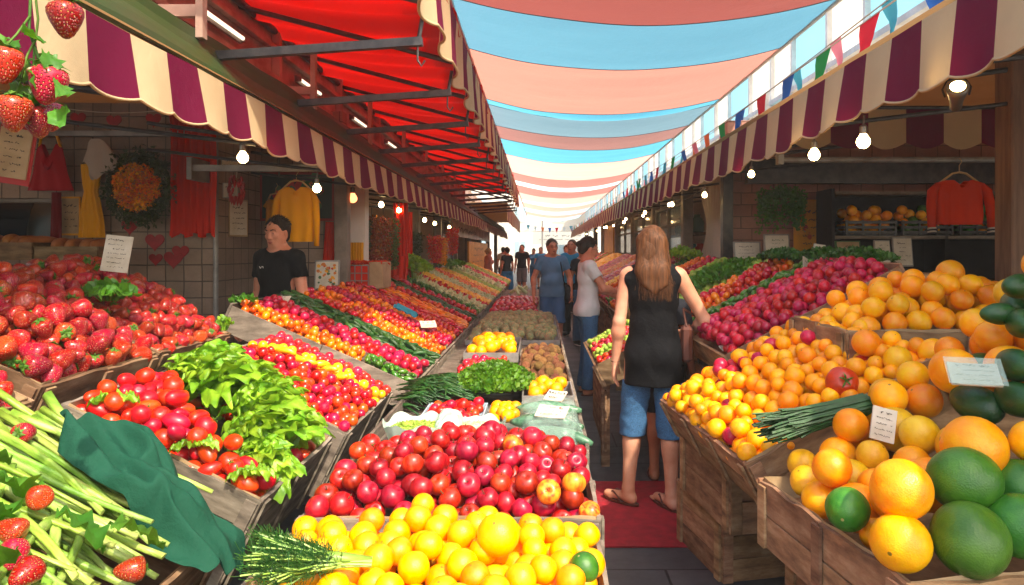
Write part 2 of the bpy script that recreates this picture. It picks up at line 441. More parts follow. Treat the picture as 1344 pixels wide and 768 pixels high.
def card(name, label, loc, w_, h_, rz=0, rx=0, ry=0, rows=6, paper='paper', ink='ink', seed=1, group=None, back=None, cat='sign'):
    t = thing(name, label, cat, loc, 0, group); t.rotation_euler = (rx, ry, rz)
    b = MB(); b.grid(lambda u, v: ((u-.5)*w_, .006*math.sin(u*3.1)*w_/.15, (v-.5)*h_), 8, 4)
    b.box((-w_/2, .004, -h_/2), (w_/2, .008, h_/2)); b.build('sheet', paper, t)
    mb = scribble(rows, w_*.82, h_*.86, seed, t=-.0025)
    mb.build('writing', ink, t)
    if back: q = MB(); q.box((-w_*.58, .010, -h_*.62), (w_*.58, .016, h_*.58)); q.build('backing', back, t)
    return t

# ------------------------------------------------------------------ left shop walls
b = MB(); b.box((-9, 6.0, 0), (-5.6, 6.15, 3.0)); b.box((-5.6, 6.0, 0), (-4.26, 6.15, 1.50)); b.box((-5.6, 6.0, 2.03), (-4.26, 6.15, 3.0))
b.box((-4.26, 6.0, 0), (-2.85, 6.15, 3.0)); 
b.build('tiled_wall', 'left_tiles', label='brown tiled back wall of the first left shop with a window opening', cat='wall')
b = MB(); b.box((-3.0, 6.153, 0), (-2.85, 7.0, 3.0)); b.build('tiled_wall', 'left_tiles', label='short tiled return wall behind the man in the black shirt', cat='wall')
b = MB(); b.box((-3.0, 7.003, 0), (-2.02, 7.15, 3.0)); b.build('tiled_wall', 'left_tiles', label='tiled wall under the framed menu board and yellow blouse', cat='wall')
t = thing('shop_window', 'window opening beside the bread boxes with a vehicle outside', 'window', (-4.93, 6.07, 1.76))
b = MB()
for x in (-.66, -.02, .62): b.box((x, -.03, -.26), (x+.035, .03, .27))
b.box((-.66, -.032, -.265), (.66, .032, -.235)); b.box((-.66, -.032, .235), (.66, .032, .268)); b.build('frame', 'post_paint', t)
# van outside
pbr('van_paint', hx('7d98aa'), rough=.25, coat=.6)
van = thing('parked_van', 'pale blue white van parked outside the left shop window', 'van', (-6.6, 7.9, 0))
f = Field((-2.3, -1.0, .2), (2.3, 1.0, 2.2), .05)
f.ell((0, 0, .8), (2.2, .92, .75), .1); f.cone((-1.5, -.2, 1.3), (1.3, -.2, 1.3), .68, .6, .2); f.cone((-1.5, .2, 1.3), (1.3, .2, 1.3), .68, .6, .2)
f.plane((0, 0, .32), (0, 0, -1)); f.build('body', 'van_paint', van)
van.scale = (1, 1, 1.14)
for x0, x1 in ((-1.6, -.65), (-.55, .35), (.45, 1.35)):
    b = MB(); b.grid(lambda u, v: (x0+(x1-x0)*u, -.915+.13*v*v, 1.48+.36*v), 6, 5); b.build('window', 'glass', van)
for x in (-1.35, 1.35):
    for y in (-.86, .72):
        b = MB(); b.lathe([(0, 0), (.2, 0), (.32, .02), (.34, .06), (.34, .14), (.3, .16), (0, .16)], 20, Matrix.Translation((x, y+.15, .34)) @ Matrix.Rotation(R(90), 4, 'X')); b.build('wheel', 'black_plastic', van, smooth=False)
# corner pipe, cross bar
b = MB(); b.tube([(-2.83, 5.97, 0), (-2.83, 5.97, 2.9)], .022, 10)
b.build('drain_pipe', 'light_steel', label='thin pale pipe running up the corner of the tiled wall', cat='pipe')
b = MB(); b.box((-2.84, 5.57, 2.22), (-1.74, 5.62, 2.27)); b.box((-2.87, 5.55, 2.15), (-2.83, 5.99, 2.33)); b.build('support_bar', 'light_steel', label='pale horizontal bar from the tiled wall corner to the left awning', cat='bar')
b = MB(); b.box((-4.9, 5.86, 2.555), (-3.0, 5.92, 2.60), M=None); b.box((-4.9, 5.86, 2.5), (-4.86, 5.99, 2.7)); b.box((-3.04, 5.86, 2.5), (-3.0, 5.99, 2.7)); b.build('clothes_rail', 'light_steel', label='pale rail high on the tiled wall above the hanging clothes', cat='rail')

def post(x, y, w_, h_, m, label, z0=0):
    b = MB(); b.bbox((x-w_/2, y-w_/2, z0), (x+w_/2, y+w_/2, h_), .006); b.box((x-w_*.7, y-w_*.7, h_-.06), (x+w_*.7, y+w_*.7, h_)); b.box((x-w_*.66, y-w_*.66, z0), (x+w_*.66, y+w_*.66, z0+.12))
    return b.build('post', m, label=label, cat='post', group='posts along the shop fronts')
post(-1.98, 6.86, .13, 2.75, 'post_paint', 'grey brown post right of the hanging yellow blouse')
b = MB(); b.box((-2.15, 7.55, 0), (-1.93, 7.72, 2.75)); b.build('pillar', 'white_plaster', label='rough white plaster pillar behind the red netted crate', cat='pillar')
# long rear walls of the shops further down, both sides
for s, nm, lab in ((-1, 'white_plaster', 'dim rear wall of the further left shops'), (1, 'right_bricks', 'dim rear wall of the further right shops')):
    b = MB(); x = 4.2*s; b.box((min(x, x+.2*s), 7.7, 0), (max(x, x+.2*s), 36, 2.98)); b.build('rear_wall', nm, label=lab, cat='wall')
b = MB(); b.box((-4.2, 7.16, 0), (-3.02, 7.3, 2.9)); b.build('tiled_wall', 'left_tiles', label='dark end wall behind the hanging garlands', cat='wall')
yy = [11.6, 14.2, 17.0, 20.2, 24, 28, 33]
words = ['first', 'second', 'third', 'fourth', 'fifth', 'sixth', 'farthest']
for i, y in enumerate(yy): post(-2.12, y, .16, 2.7, 'post_paint', f'{words[i]} pale post beyond the hanging garlands on the left')
yr = [9.9, 12.6, 15.4, 18.6, 22, 26, 31]
for i, y in enumerate(yr): post(2.14, y, .15, 2.75, 'post_paint', f'{words[i]} pale post beyond the white curtain on the right')
# shop partitions
for i, y in enumerate((13.2, 19.4, 26)):
    for s in (-1, 1):
        b = MB(); xa, xb = sorted((2.35*s, 4.2*s)); b.box((xa, y, 0), (xb, y+.12, 2.9)); b.box((xa-.01, y-.01, 1.0), (xb+.01, y-.003, 1.06))
        b.build('partition_wall', 'white_plaster', label=f"pale {('near', 'middle', 'far')[i]} partition wall between the {'left' if s < 0 else 'right'} shops", cat='wall')
# right shop
b = MB(); b.box((2.07, 7.5, 0), (8.2, 7.65, 3.0)); b.build('brick_wall', 'right_bricks', label='pinkish brick back wall of the right shop', cat='wall')
b = MB(); b.box((8.2, -1.5, 0), (8.35, 7.65, 3.0)); b.build('side_wall', 'right_bricks', label='dark side wall deep inside the right shop', cat='wall')
post(2.02, 7.36, .11, 2.75, 'dark_steel', 'dark grey post beside the pinkish brick wall')
b = MB(); b.bbox((2.77, 4.0, 0), (2.97, 4.16, 2.8), .008); b.box((2.755, 3.985, 0), (2.985, 4.175, .16)); b.build('post', 'post_wood', label='near brown wooden post at the right edge behind the oranges', cat='post')
b = MB(); b.box((2.1, 6.9, 2.27), (8, 6.98, 2.5)); b.box((2.1, 6.88, 2.25), (8, 7.0, 2.27)); b.build('beam', 'dark_steel', label='dark beam across the right shop above the brick wall', cat='beam')
b = MB(); b.tube([(1.75, 5.0, 2.235), (5.6, 5.0, 2.235)], .022, 10); b.box((1.74, 4.97, 2.2), (1.78, 5.03, 2.6)); b.box((5.5, 4.97, 2.2), (5.54, 5.03, 2.9)); b.build('hanging_rail', 'light_steel', label='pale steel rail holding the orange sweater', cat='rail')

# ------------------------------------------------------------------ awnings
def valance(name_lab, x, y0, y1, zt, zb, sw, side, phase=0, axis='Y', group=None, wob=.014):
    """striped hanging edge: parts valance and piping"""
    n = int((y1-y0)/sw); per = 8; nv = 6; mb = MB()
    def pt(s_, v):
        k = s_/sw; fr = k-math.floor(k)
        drop = .022*math.sin(math.pi*fr)**.8+.008*math.sin(k*1.7)
        lean = wob*math.sin(k*math.pi+.5)*(1-v)*1.3+.01*math.sin(k*.9)*(1-v)
        z = zb-drop*(1-v)+(zt-zb)*v+(.006*math.sin(k*2.1)+.012*math.sin(k*.37+1))*(1-.6*v)
        return (x+side*(.03*(1-v))+lean, y0+s_, z) if axis == 'Y' else (x+s_, y0+lean, z)
    for i in range(n*per):
        a = sw*i/per; c = sw*(i+1)/per
        vs = [pt(a, j/nv) for j in range(nv+1)]+[pt(c, j/nv) for j in range(nv+1)]
        mb.add(vs, [(j, j+1, nv+2+j, nv+1+j) for j in range(nv)], (i//per+phase) % 2)
    pp = [pt(sw*i/per, 0) for i in range(n*per+1)]
    return mb, pp
def awning_thing(lab, x, xo, zt, zb, zo, y0, y1, sw, phase):
    t = thing('striped_awning', lab, 'awning', (x, y0, zt)); s = 1 if x > 0 else -1
    mb, pp = valance('', x, y0, y1, zt, zb, sw, -s, phase)
    off = Matrix.Translation(-t.location)
    me = mb.mesh('valance', ['cream_cloth', 'plum_cloth'], True); me.transform(off); link('valance', me, t)
    q = MB(); q.tube(pp, .006, 6); me = q.mesh('piping', 'cream_cloth', True); me.transform(off); link('piping', me, t)
    q = MB(); th = .03
    n = int((y1-y0)/.6)
    for k in range(n):
        ya = y0+(y1-y0)*k/n; yb = y0+(y1-y0)*(k+1)/n
        prof = [(x, zt), (x+s*(xo-abs(x)), zo), (s*9.2, zo+.06)]
        for (xa, za), (xb, zb_) in zip(prof, prof[1:]):
            q.add([(xa, ya, za), (xb, ya, zb_), (xb, yb, zb_), (xa, yb, za)], [(0, 1, 2, 3)])
            q.add([(xa, ya, za+th), (xb, ya, zb_+th), (xb, yb, zb_+th), (xa, yb, za+th)], [(3, 2, 1, 0)])
    me = q.mesh('roof_sheet', 'roof_cloth'); me.transform(off); link('roof_sheet', me, t)
    for k, y in enumerate(np.arange(max(y0, -.5)+.5, min(y1, 14), 1.35)):
        q = MB(); q.tube([(x+s*.06, y, zt-.05), (x+s*1.5, y, zt+.16)], .016, 8); q.tube([(x+s*.08, y, zt-.22), (x+s*1.5, y, zt-.05)], .013, 8)
        me = q.mesh('support_arm', 'dark_steel'); me.transform(off); link('support_arm', me, t)
    q = MB(); q.tube([(x+s*.02, y0, zt-.015), (x+s*.02, y1, zt-.015)], .014, 8); me = q.mesh('front_rail', 'dark_steel'); me.transform(off); link('front_rail', me, t)
    return t
awning_thing('low cream and plum striped awning edge along the left shops', -1.6, 3.2, 2.42, 2.16, 2.86, -1.0, 34, .262, 0)
awning_thing('cream and plum striped awning edge along the right shops', 1.6, 3.2, 2.53, 2.235, 2.9, -1.0, 34, .241, 1)
# inner striped pelmet in the right shop
mb, pp = valance('', 2.0, 5.25, 2.0+14*.26, 2.66, 2.36, .21, 0, 1, 'X')
t = thing('striped_pelmet', 'shaded cream and plum striped cloth hanging inside the right shop', 'awning', (0, 0, 0))
n_ = int(2.6/.21)
mb = MB(); 
def pelm(s_, v):
    k = s_/.29; fr = k-math.floor(k); return (1.95+s_, 5.25+.02*math.sin(k*math.pi)*(1-v), 2.40-.05*math.sin(math.pi*fr)*(1-v)+.27*v)
for i in range(12*8):
    a, c = .29*i/8, .29*(i+1)/8
    mb.add([pelm(a, j/4) for j in range(5)]+[pelm(c, j/4) for j in range(5)], [(j, j+1, 6+j, 5+j) for j in range(4)], (i//8) % 2)
mb.build('cloth', ['cream_cloth', 'plum_cloth'], t, smooth=True)
q = MB(); q.tube([(1.95, 5.25, 2.67), (5.45, 5.25, 2.67)], .014, 8); q.build('rod', 'dark_steel', t)

# green gutter, fascia with brackets and tubes on the left
b = MB(); b.grid(lambda u, v: (-1.63-.14*v-.02*math.sin(v*6+u*30), -1+35*u, 2.44+.27*v+.006*math.sin(u*240)), 240, 6); b.box((-1.80, -1, 2.42), (-1.785, 34, 2.72))
b.build('gutter', 'green_paint', label='green mossy painted gutter above the low left awning', cat='gutter')
b = MB(); 
b.add([(-1.80, -1, 2.73), (-2.2, -1, 2.93), (-2.2, 34, 2.93), (-1.80, 34, 2.73)], [(0, 1, 2, 3)])
b.box((-2.32, -1, 2.94), (-2.2, 34, 3.46)); b.box((-2.19, -1, 3.20), (-2.14, 34, 3.24)); b.box((-2.19, -1, 2.945), (-2.12, 34, 2.985))
for k in range(20): y = 2.1+1.75*k; b.box((-2.195, y, 2.95), (-2.13, y+.05, 3.45))
b.build('fascia', 'pinkish_paint', label='weathered pinkish fascia boards under the red canopy', cat='fascia')
for k in range(4):
    y = 4.30+1.72*k
    t = thing('fluorescent_tube', f'{["nearest", "second", "third", "fourth", "fifth", "sixth", "seventh", "eighth", "ninth", "tenth", "eleventh", "farthest"][k]} white fluorescent tube on the left fascia', 'lamp', (-2.11, y, 3.08), 0, 'fluorescent tubes on the fascia')
    q = MB(); q.tube([(0, 0, 0), (0, .56, 0)], .014, 8); q.build('tube', 'tube_glow', t, smooth=True)
    q = MB(); q.box((-.04, -.03, -.03), (-.018, .59, .03)); q.box((-.03, -.03, -.02), (.014, 0, .02)); q.box((-.03, .56, -.02), (.014, .59, .02)); q.build('holder', 'post_paint', t)
for k in range(9):
    y = 1.76+1.75*k; t = thing('bracket', f'{["nearest", "second", "third", "fourth", "fifth", "sixth", "seventh", "eighth", "farthest"][k]} pinkish steel bracket above the green gutter', 'bracket', (-1.76, y, 2.8), 0, 'brackets on the fascia')
    q = MB(); q.box((-.5, -.02, -.03), (.0, .02, .03)); q.box((.003, -.025, -.14), (.04, .025, .3)); q.build('arm', 'pinkish_paint', t)

# red canopy on the left
t = thing('red_canopy', 'bright red fabric canopy with striped plum edge high above the left stalls', 'awning', (-.6, 3.1, 3.26)); off = Matrix.Translation(-t.location)
def redz(x, y): 
    u = (x+2.2)/1.6
    return 3.44-.18*u-.05*math.sin(math.pi*u)+.045*math.sin(y*11+1.5*math.sin(y*2.3)+x*.8)+.018*math.sin(y*27+x*2)-.05*abs(math.sin((y-3.7)*math.pi/1.2))
q = MB(); q.grid(lambda u, v: (-2.2+1.6*u, 3.1+16.6*v, redz(-2.2+1.6*u, 3.1+16.6*v)), 16, 640)
me = q.mesh('fabric', 'red_cloth', True); me.transform(off); link('fabric', me, t)
mb, pp = valance('', -.6, 3.1, 19.7, 3.24, 2.83, .37, 0, 1, wob=.03); me = mb.mesh('valance', ['cream_cloth', 'plum_cloth'], True); me.transform(off); link('valance', me, t)
q = MB(); q.tube(pp, .009, 6); me = q.mesh('piping', 'cream_cloth', True); me.transform(off); link('piping', me, t)
for k in range(14):
    y = 3.7+1.2*k
    q = MB(); q.box((-2.0, y-.02, 2.585), (-.63, y+.02, 2.63), M=Matrix.Translation((0, 0, 0)) @ Matrix.Translation((-2, 0, 2.6)) @ Matrix.Rotation(-.07, 4, 'Y') @ Matrix.Translation((2, 0, -2.6)))
    q.tube([(-.66, y, 2.68), (-.63, y, 2.86)], .012, 6); q.tube([(-.66, y, 2.68), (-.66, y, 2.60), (-.64, y, 2.57), (-.62, y, 2.60)], .006, 5)
    me = q.mesh('cross_bar', 'dark_steel'); me.transform(off); link('cross_bar', me, t)
    q = MB(); q.tube([(-2.2, y+.1, 3.36), (-.63, y+.1, 2.95)], .02, 8); me = q.mesh('rafter', 'dark_steel'); me.transform(off); link('rafter', me, t)
q = MB(); q.tube([(-2.17, 3.1, 3.37), (-2.17, 19.7, 3.37)], .028, 8); q.tube([(-.62, 3.1, 3.23), (-.62, 19.7, 3.23)], .018, 8); me = q.mesh('frame', 'dark_steel'); me.transform(off); link('frame', me, t)

# second striped awning edge, far left beyond the red canopy
awn = thing('striped_awning', 'far faded striped awning edge beyond the red canopy on the left', 'awning', (-.95, 20, 3.0)); off = Matrix.Translation(-awn.location)
mb, pp = valance('', -.95, 20, 33.8, 2.95, 2.45, .4, 0, 0); me = mb.mesh('valance', ['cream_cloth', 'plum_cloth'], True); me.transform(off); link('valance', me, awn)
q = MB(); q.box((-2.2, 20, 2.96), (-.95, 33.8, 2.99)); me = q.mesh('roof_sheet', 'roof_cloth'); me.transform(off); link('roof_sheet', me, awn)

# ------------------------------------------------------------------ striped canopy over the aisle
cols = {'rose': ('a85c55', .42), 'blue': ('66a8c0', .47), 'salmon': ('de9684', .52), 'pale_blue': ('83aab8', .45), 'dull_rose': ('b5867e', .45),
        'cyan': ('62c0da', .55), 'peach': ('f0bfae', .68), 'red': ('e0857a', .65), 'white': ('f3efe6', .72), 'orange': ('ecb09c', .7), 'sky': ('c4e4ea', .7)}
for k, (c, a) in cols.items(): cloth('canopy_'+k, hx(c), a, bump=.45, bscale=25, dirt=.22)
CX0, CX1, CZ = -.72, 2.42, 3.60
def canz(x, y):
    u = (x-CX0)/(CX1-CX0); a = 4*u*(1-u)
    return CZ-.215*a+.012*math.sin(y*5.3+x*1.3)*a+.008*math.sin(y*13+2*x+math.sin(x*2.2))*a+.004*math.sin(y*31+3*math.sin(x*1.7))
bands = [(4.30, 5.45, 'rose'), (5.45, 6.84, 'blue'), (6.84, 9.1, 'salmon'), (9.1, 9.45, 'cyan'), (9.45, 11, 'pale_blue'), (11, 12.3, 'dull_rose'), (12.3, 14.3, 'cyan'),
         (14.3, 17.6, 'peach'), (17.6, 19.6, 'red'), (19.6, 21, 'white'), (21, 23.6, 'red'), (23.6, 26.6, 'peach'), (26.6, 28.4, 'white'), (28.4, 31.6, 'orange'),
         (31.6, 35, 'sky'), (35, 38, 'orange'), (38, 42, 'sky'), (42, 46, 'salmon')]
t = thing('striped_canopy', 'pink and blue striped fabric canopy stretched over the aisle', 'canopy', (.85, 4.3, 3.6)); off = Matrix.Translation(-t.location)
for a, c, k in bands[:-1]:
    q = MB(); nn = max(6, int((c-a)/.12)); d = .05
    q.grid(lambda u, v: (CX0+(CX1-CX0)*u, a+(c-a)*v, canz(CX0+(CX1-CX0)*u, a+(c-a)*v)-d*math.sin(math.pi*v)*(4*u*(1-u))), 26, nn)
    me = q.mesh('fabric_panel', 'canopy_'+k, True); me.transform(off); link('fabric_panel', me, t)
    q = MB(); q.tube([(CX0+(CX1-CX0)*i/24, a, canz(CX0+(CX1-CX0)*i/24, a)-.004) for i in range(25)], .0035, 5); me = q.mesh('seam_rope', 'dark_steel'); me.transform(off); link('seam_rope', me, t)
for x in (CX0, CX1):
    q = MB(); q.tube([(x, 4.3, CZ), (x, 42, CZ)], .02, 6); me = q.mesh('edge_cable', 'white_paint'); me.transform(off); link('edge_cable', me, t)

# translucent glazed strip above the right awning
n = NT('milky_sheet'); n.base(hx('f2f1ea')); n.b.inputs['Roughness'].default_value = .4; n.translucent(hx('f5f3ea'), .7); MATS['milky_sheet'] = n.m
n = NT('blue_sheet'); n.base(hx('9ad4e6')); n.b.inputs['Roughness'].default_value = .4; n.translucent(hx('8fd2ea'), .7); MATS['blue_sheet'] = n.m
t = thing('glazed_strip', 'bright white framed band of plastic glazing above the right awning', 'glazing', (3.1, -1, 2.9)); off = Matrix.Translation(-t.location)
q = MB(); y = -1.0; k = 0
while y < 46:
    L = .75+.35*((k*7) % 5)/4; m = 1 if (k*5) % 7 in (1, 4) else 0
    q.add([(3.1, y, 2.96), (3.1, y+L, 2.96), (3.1, y+L, 3.5), (3.1, y, 3.5)], [(0, 1, 2, 3)], m)
    m = 1 if (k*3) % 5 in (1, 2) else 0
    q.add([(3.1, y, 3.5), (3.1, y+L, 3.5), (3.1, y+L, 4.15), (3.1, y, 4.15)], [(0, 1, 2, 3)], m)
    y += L; k += 1
me = q.mesh('pane', ['milky_sheet', 'blue_sheet']); me.transform(off); link('pane', me, t)
q = MB(); y = -1.0; k = 0
while y < 46:
    q.box((3.04, y-.025, 2.955), (3.095, y+.025, 4.16)); y += .75+.35*((k*7) % 5)/4; k += 1
for z in (2.93, 3.48, 4.12): q.box((3.03, -1, z), (3.093, 46, z+.06))
me = q.mesh('frame', 'white_paint'); me.transform(off); link('frame', me, t)

# ------------------------------------------------------------------ far end: bright buildings
def far_building(name_lab, x0, x1, y, h_, floors, m, nwin, wins='glass'):
    t = thing('white_building', name_lab, 'building', ((x0+x1)/2, y, 0)); W = (x1-x0)
    q = MB(); q.box((-W/2, 0, 0), (W/2, 8, h_)); q.box((-W/2-.1, -.15, h_-.3), (W/2+.1, 8.1, h_+.002)); q.build('wall', m, t)
    for f_ in range(floors):
        for i in range(nwin):
            x = -W/2+W*(i+.5)/nwin; z = 1.0+f_*3.1
            q = MB(); q.box((x-.6, -.04, z), (x+.6, .02, z+1.5)); fr = q.build('window', 'white_paint', t)
            q = MB(); q.box((x-.5, -.06, z+.1), (x-.03, -.045, z+1.4)); q.box((x+.03, -.06, z+.1), (x+.5, -.045, z+1.4)); q.build('pane', wins, fr)
pbr('far_wall', hx('f0ece2'), hx('ddd6c8'), .6, .8)
pbr('far_glass', hx('9fc0cc'), rough=.2)
far_building('tall bright building closing the far end of the market', -14, 14, 62, 13, 4, 'far_wall', 8, 'far_glass')
far_building('lower white building at the far end on the left', -13, -3.2, 50, 7, 2, 'far_wall', 4, 'far_glass')
far_building('lower white building at the far end on the right', 4.2, 14, 52, 8, 2, 'far_wall', 4, 'far_glass')
t = thing('hanging_banner', 'pale blue banner with dark lettering hung across the far end', 'banner', (1.2, 49, 2.45))
q = MB(); q.grid(lambda u, v: (-1.7+4.6*(u), .03*math.sin(u*9), -.45+.95*v), 20, 4); q.build('cloth', 'milky_sheet', t, smooth=True)
mb = scribble(2, 4.0, .55, 5, .85, t=-.05); me = mb.mesh('writing', 'ink'); me.transform(Matrix.Translation((.6, 0, .05))); link('writing', me, t)
q = MB(); q.tube([(-3, 0, .52), (4, 0, .52)], .015, 5); q.build('wire', 'dark_steel', t)
q = MB(); q.tube([(.2, 47, 0), (.2, 47, 5.2)], .06, 10); q.box((-.15, 46.94, 5.2), (.55, 47.06, 5.3)); q.build('lamp_post', 'light_steel', label='thin pale pole standing at the far end of the market', cat='pole')
# ------------------------------------------------------------------ bulbs
pbr('bulb_cap', hx('8a8680'), rough=.35, metal=.7)
emis('bulb_orange', (1.0, .25, .1), 1.6)  # faint emission put into the reddish bulb, weaker than the others
ORD = ['nearest', 'second', 'third', 'fourth', 'fifth', 'sixth', 'seventh', 'eighth', 'ninth', 'tenth', 'eleventh', 'twelfth', 'thirteenth', 'farthest']
def bulb(loc, lab, r=.032, glow='bulb_glow', grp='bulbs under the awnings'):
    t = thing('light_bulb', lab, 'light bulb', loc, 0, grp)
    q = MB(); prof = [(0, -r), (r*.5, -r*.87), (r*.87, -r*.5), (r, 0), (r*.9, r*.45), (r*.6, r*.9), (r*.42, r*1.25)]
    q.lathe(prof, 16); q.build('globe', glow, t, smooth=True)
    q = MB(); q.lathe([(r*.5, r*1.2), (r*.55, r*1.3), (r*.55, r*2.3), (r*.35, r*2.6), (0, r*2.6)], 14); q.tube([(0, 0, r*2.5), (0.005, 0, r*4)], .005, 6); q.build('socket', 'bulb_cap', t)
for i, y in enumerate([3.52, 4.15, 5.38, 6.9, 8.6, 10.8, 13.5, 17]):
    bulb((1.67, y, 2.13+.02*(i % 3)), f'{ORD[i]} glowing bulb hanging under the right awning edge', .034 if i < 2 else .026)
for i, (x, y, z) in enumerate([(-1.76, 4.05, 2.12), (-1.76, 5.4, 2.06), (-1.9, 8.2, 2.12), (-1.85, 9.0, 2.1), (-1.9, 9.9, 2.08), (-1.85, 11, 2.06), (-1.9, 12.4, 2.06), (-1.9, 14.4, 2.06)]):
    bulb((x, y, z), f'{ORD[i]} glowing bulb hanging under the left awning edge')
bulb((-1.9, 6.95, 2.10), 'faintly glowing reddish orange bulb on the post by the white pillar', .045, 'bulb_orange')
t = thing('spotlight', 'silver spotlight with lit face under the right awning', 'spotlight', (1.70, 2.78, 2.2)); t.rotation_euler = (R(62), 0, R(-28))
q = MB(); q.lathe([(0, -.075), (.022, -.075), (.026, -.02), (.038, .03), (.04, .06), (.037, .06)], 20); q.build('housing', 'bulb_cap', t, smooth=True)
q = MB(); q.lathe([(0, .066), (.02, .064), (.036, .056), (.036, .05)], 20); q.build('lens', 'bulb_glow', t, smooth=True)
q = MB(); q.tube([(-.042, 0, 0), (-.05, .04, .0), (-.03, .09, 0), (.03, .09, 0), (.05, .04, 0), (.042, 0, 0)], .004, 6); q.build('bracket', 'dark_steel', t)

# ------------------------------------------------------------------ pennants
fl = {'red': 'e0283c', 'blue': '2760b0', 'green': '1c8a48', 'orange': 'ee7a4a', 'teal': '3f9fb8', 'pink': 'e88aa0', 'white': 'eeeeea'}
for k, c in fl.items(): cloth('flag_'+k, hx(c), .4, bump=.1)
def bunting(lab, A, B, seq, sp, w_, h_, sag=.08, group=None):
    A, B = Vector(A), Vector(B); L = (B-A).length; t = thing('bunting', lab, 'bunting', A, 0, group)
    P_ = lambda s_: (B-A)*s_+Vector((0, 0, -sag*4*s_*(1-s_)))
    q = MB(); q.tube([P_(i/30) for i in range(31)], .005, 5); q.build('string', 'paper', t)
    d = (B-A).normalized(); n = int(L/sp)
    for i in range(n):
        s_ = (i+.5)/n; p = P_(s_); r = rng.uniform(-.25, .25); sw = rng.uniform(-.25, .25)
        q = MB()
        side = Vector((d.y, -d.x, 0))
        def fn(u, v):
            wv = w_*(u-.5)*(1-v); return p+d*(wv+sw*h_*v*.35)+side*(r*h_*v+.03*math.sin(u*5+v*4)*v)+Vector((0, 0, -h_*v))
        q.grid(fn, 5, 6); q.build('flag', 'flag_'+seq[i % len(seq)], t, smooth=True)
bunting('row of coloured pennants nearest the camera beside the right awning', (1.80, 1.6, 2.86), (1.80, 12.5, 2.86), ['green', 'blue', 'blue', 'red', 'green', 'blue', 'red', 'blue', 'green', 'orange', 'pink', 'blue', 'green', 'teal', 'red', 'blue', 'teal'], .60, .23, .31, .04)
bunting('row of small coloured pennants further along the right awning', (1.85, 12.6, 2.9), (1.85, 40, 2.95), ['green', 'teal', 'red', 'blue', 'white', 'teal', 'orange', 'teal'], .7, .2, .28, .1)
bunting('second row of pennants behind the first above the right awning', (2.25, 4, 3.2), (2.3, 20, 3.2), ['teal', 'pink', 'teal', 'white', 'blue', 'pink', 'teal', 'orange'], .8, .2, .26, .1)
bunting('row of pale pennants hung across the far end of the canopy', (-.9, 42, 3.2), (2.6, 42, 3.25), ['teal', 'white', 'orange', 'blue', 'red', 'white'], .42, .22, .34, .25)

# ------------------------------------------------------------------ things on the left tiled wall
cloth('jacket_red', hx('b41a28'), 0); cloth('mustard', hx('e8a418'), 0, dirt=.35); cloth('bright_yellow', hx('e79f0c'), .15, dirt=.2)
cloth('curtain_red', hx('e02c14'), .1, dirt=.35); cloth('white_rag', hx('b9aea2'), 0); cloth('dark_red', hx('6e0c14'), 0); cloth('orange_red', hx('d8360e'), .1)
pbr('hanger_wood', hx('c8a06a'), rough=.5)
pbr('heart_red', hx('8c141c'), hx('b02028'), 8, .7)
def hanger(t, z=0, w_=.19):
    q = MB(); q.tube([(-w_, 0, z-.09), (-.05, 0, z-.01), (0, 0, z), (.05, 0, z-.01), (w_, 0, z-.09)], .008, 6); q.tube([(0, 0, z), (0, 0, z+.05), (.02, 0, z+.075), (.005, 0, z+.1)], .003, 5); q.build('hanger', 'hanger_wood', t, smooth=True)
def garment(t, name, m, prof, y=0, folds=8, amp=.012, depth=.03, neck=None):
    """hanging cloth: prof = [(z, halfwidth)], a flattened closed tube with folds"""
    q = MB(); n = 56; vs = []
    for z, hw in prof:
        for i in range(n):
            a = 2*math.pi*i/n; x = hw*math.copysign(abs(math.cos(a))**.85, math.cos(a)); zz = z
            if neck and z > prof[0][0]-neck[1] and abs(x) < neck[0]: zz = z-neck[1]*math.cos(x/neck[0]*math.pi/2)
            d = depth*math.sin(a)*(1+.15*math.sin(z*9)); drop = (prof[0][0]-z)/max(.01, prof[0][0]-prof[-1][0])
            d += amp*(drop*.9+.1)*math.sin(x/hw*folds+1.3*math.sin(z*5))*(1 if math.sin(a) < 0 else .6)
            vs.append((x, y+d, zz))
    k = len(prof); fs = [(i*n+j, i*n+(j+1) % n, (i+1)*n+(j+1) % n, (i+1)*n+j) for i in range(k-1) for j in range(n)]
    q.add(vs, fs); return q.build(name, m, t, smooth=True)
def interp(pts, n):
    zs = np.linspace(pts[0][0], pts[-1][0], n); p = sorted(pts); return [(float(z), float(np.interp(z, [a for a, _ in p], [b for _, b in p]))) for z in zs]
# red jacket: (40-95,175-250)
p = at(68, 214, 5.9)
t = thing('red_jacket', 'dark red sleeveless top hanging on the tiled wall', 'jacket', (p.x, 5.88, p.z)); hanger(t, .25, .1)
garment(t, 'top', 'jacket_red', interp([(.16, .07), (.12, .11), (-.1, .15), (-.24, .20)], 12), 0, 9, .012, neck=(.06, .12))
for s in (-1, 1): q = MB(); q.tube([(s*.09, 0, .13), (s*.07, -.01, .22), (s*.02, 0, .27)], .012, 6); q.build('strap', 'mustard', t, smooth=True)
t = thing('red_scarf', 'narrow dark red cloth hanging left of the poster on the tiled wall', 'scarf', (at(74, 283, 5.9).x, 5.9, at(74, 283, 5.9).z)); garment(t, 'cloth', 'dark_red', interp([(.2, .04), (-.2, .05)], 6), 0, 6, .008, .02)
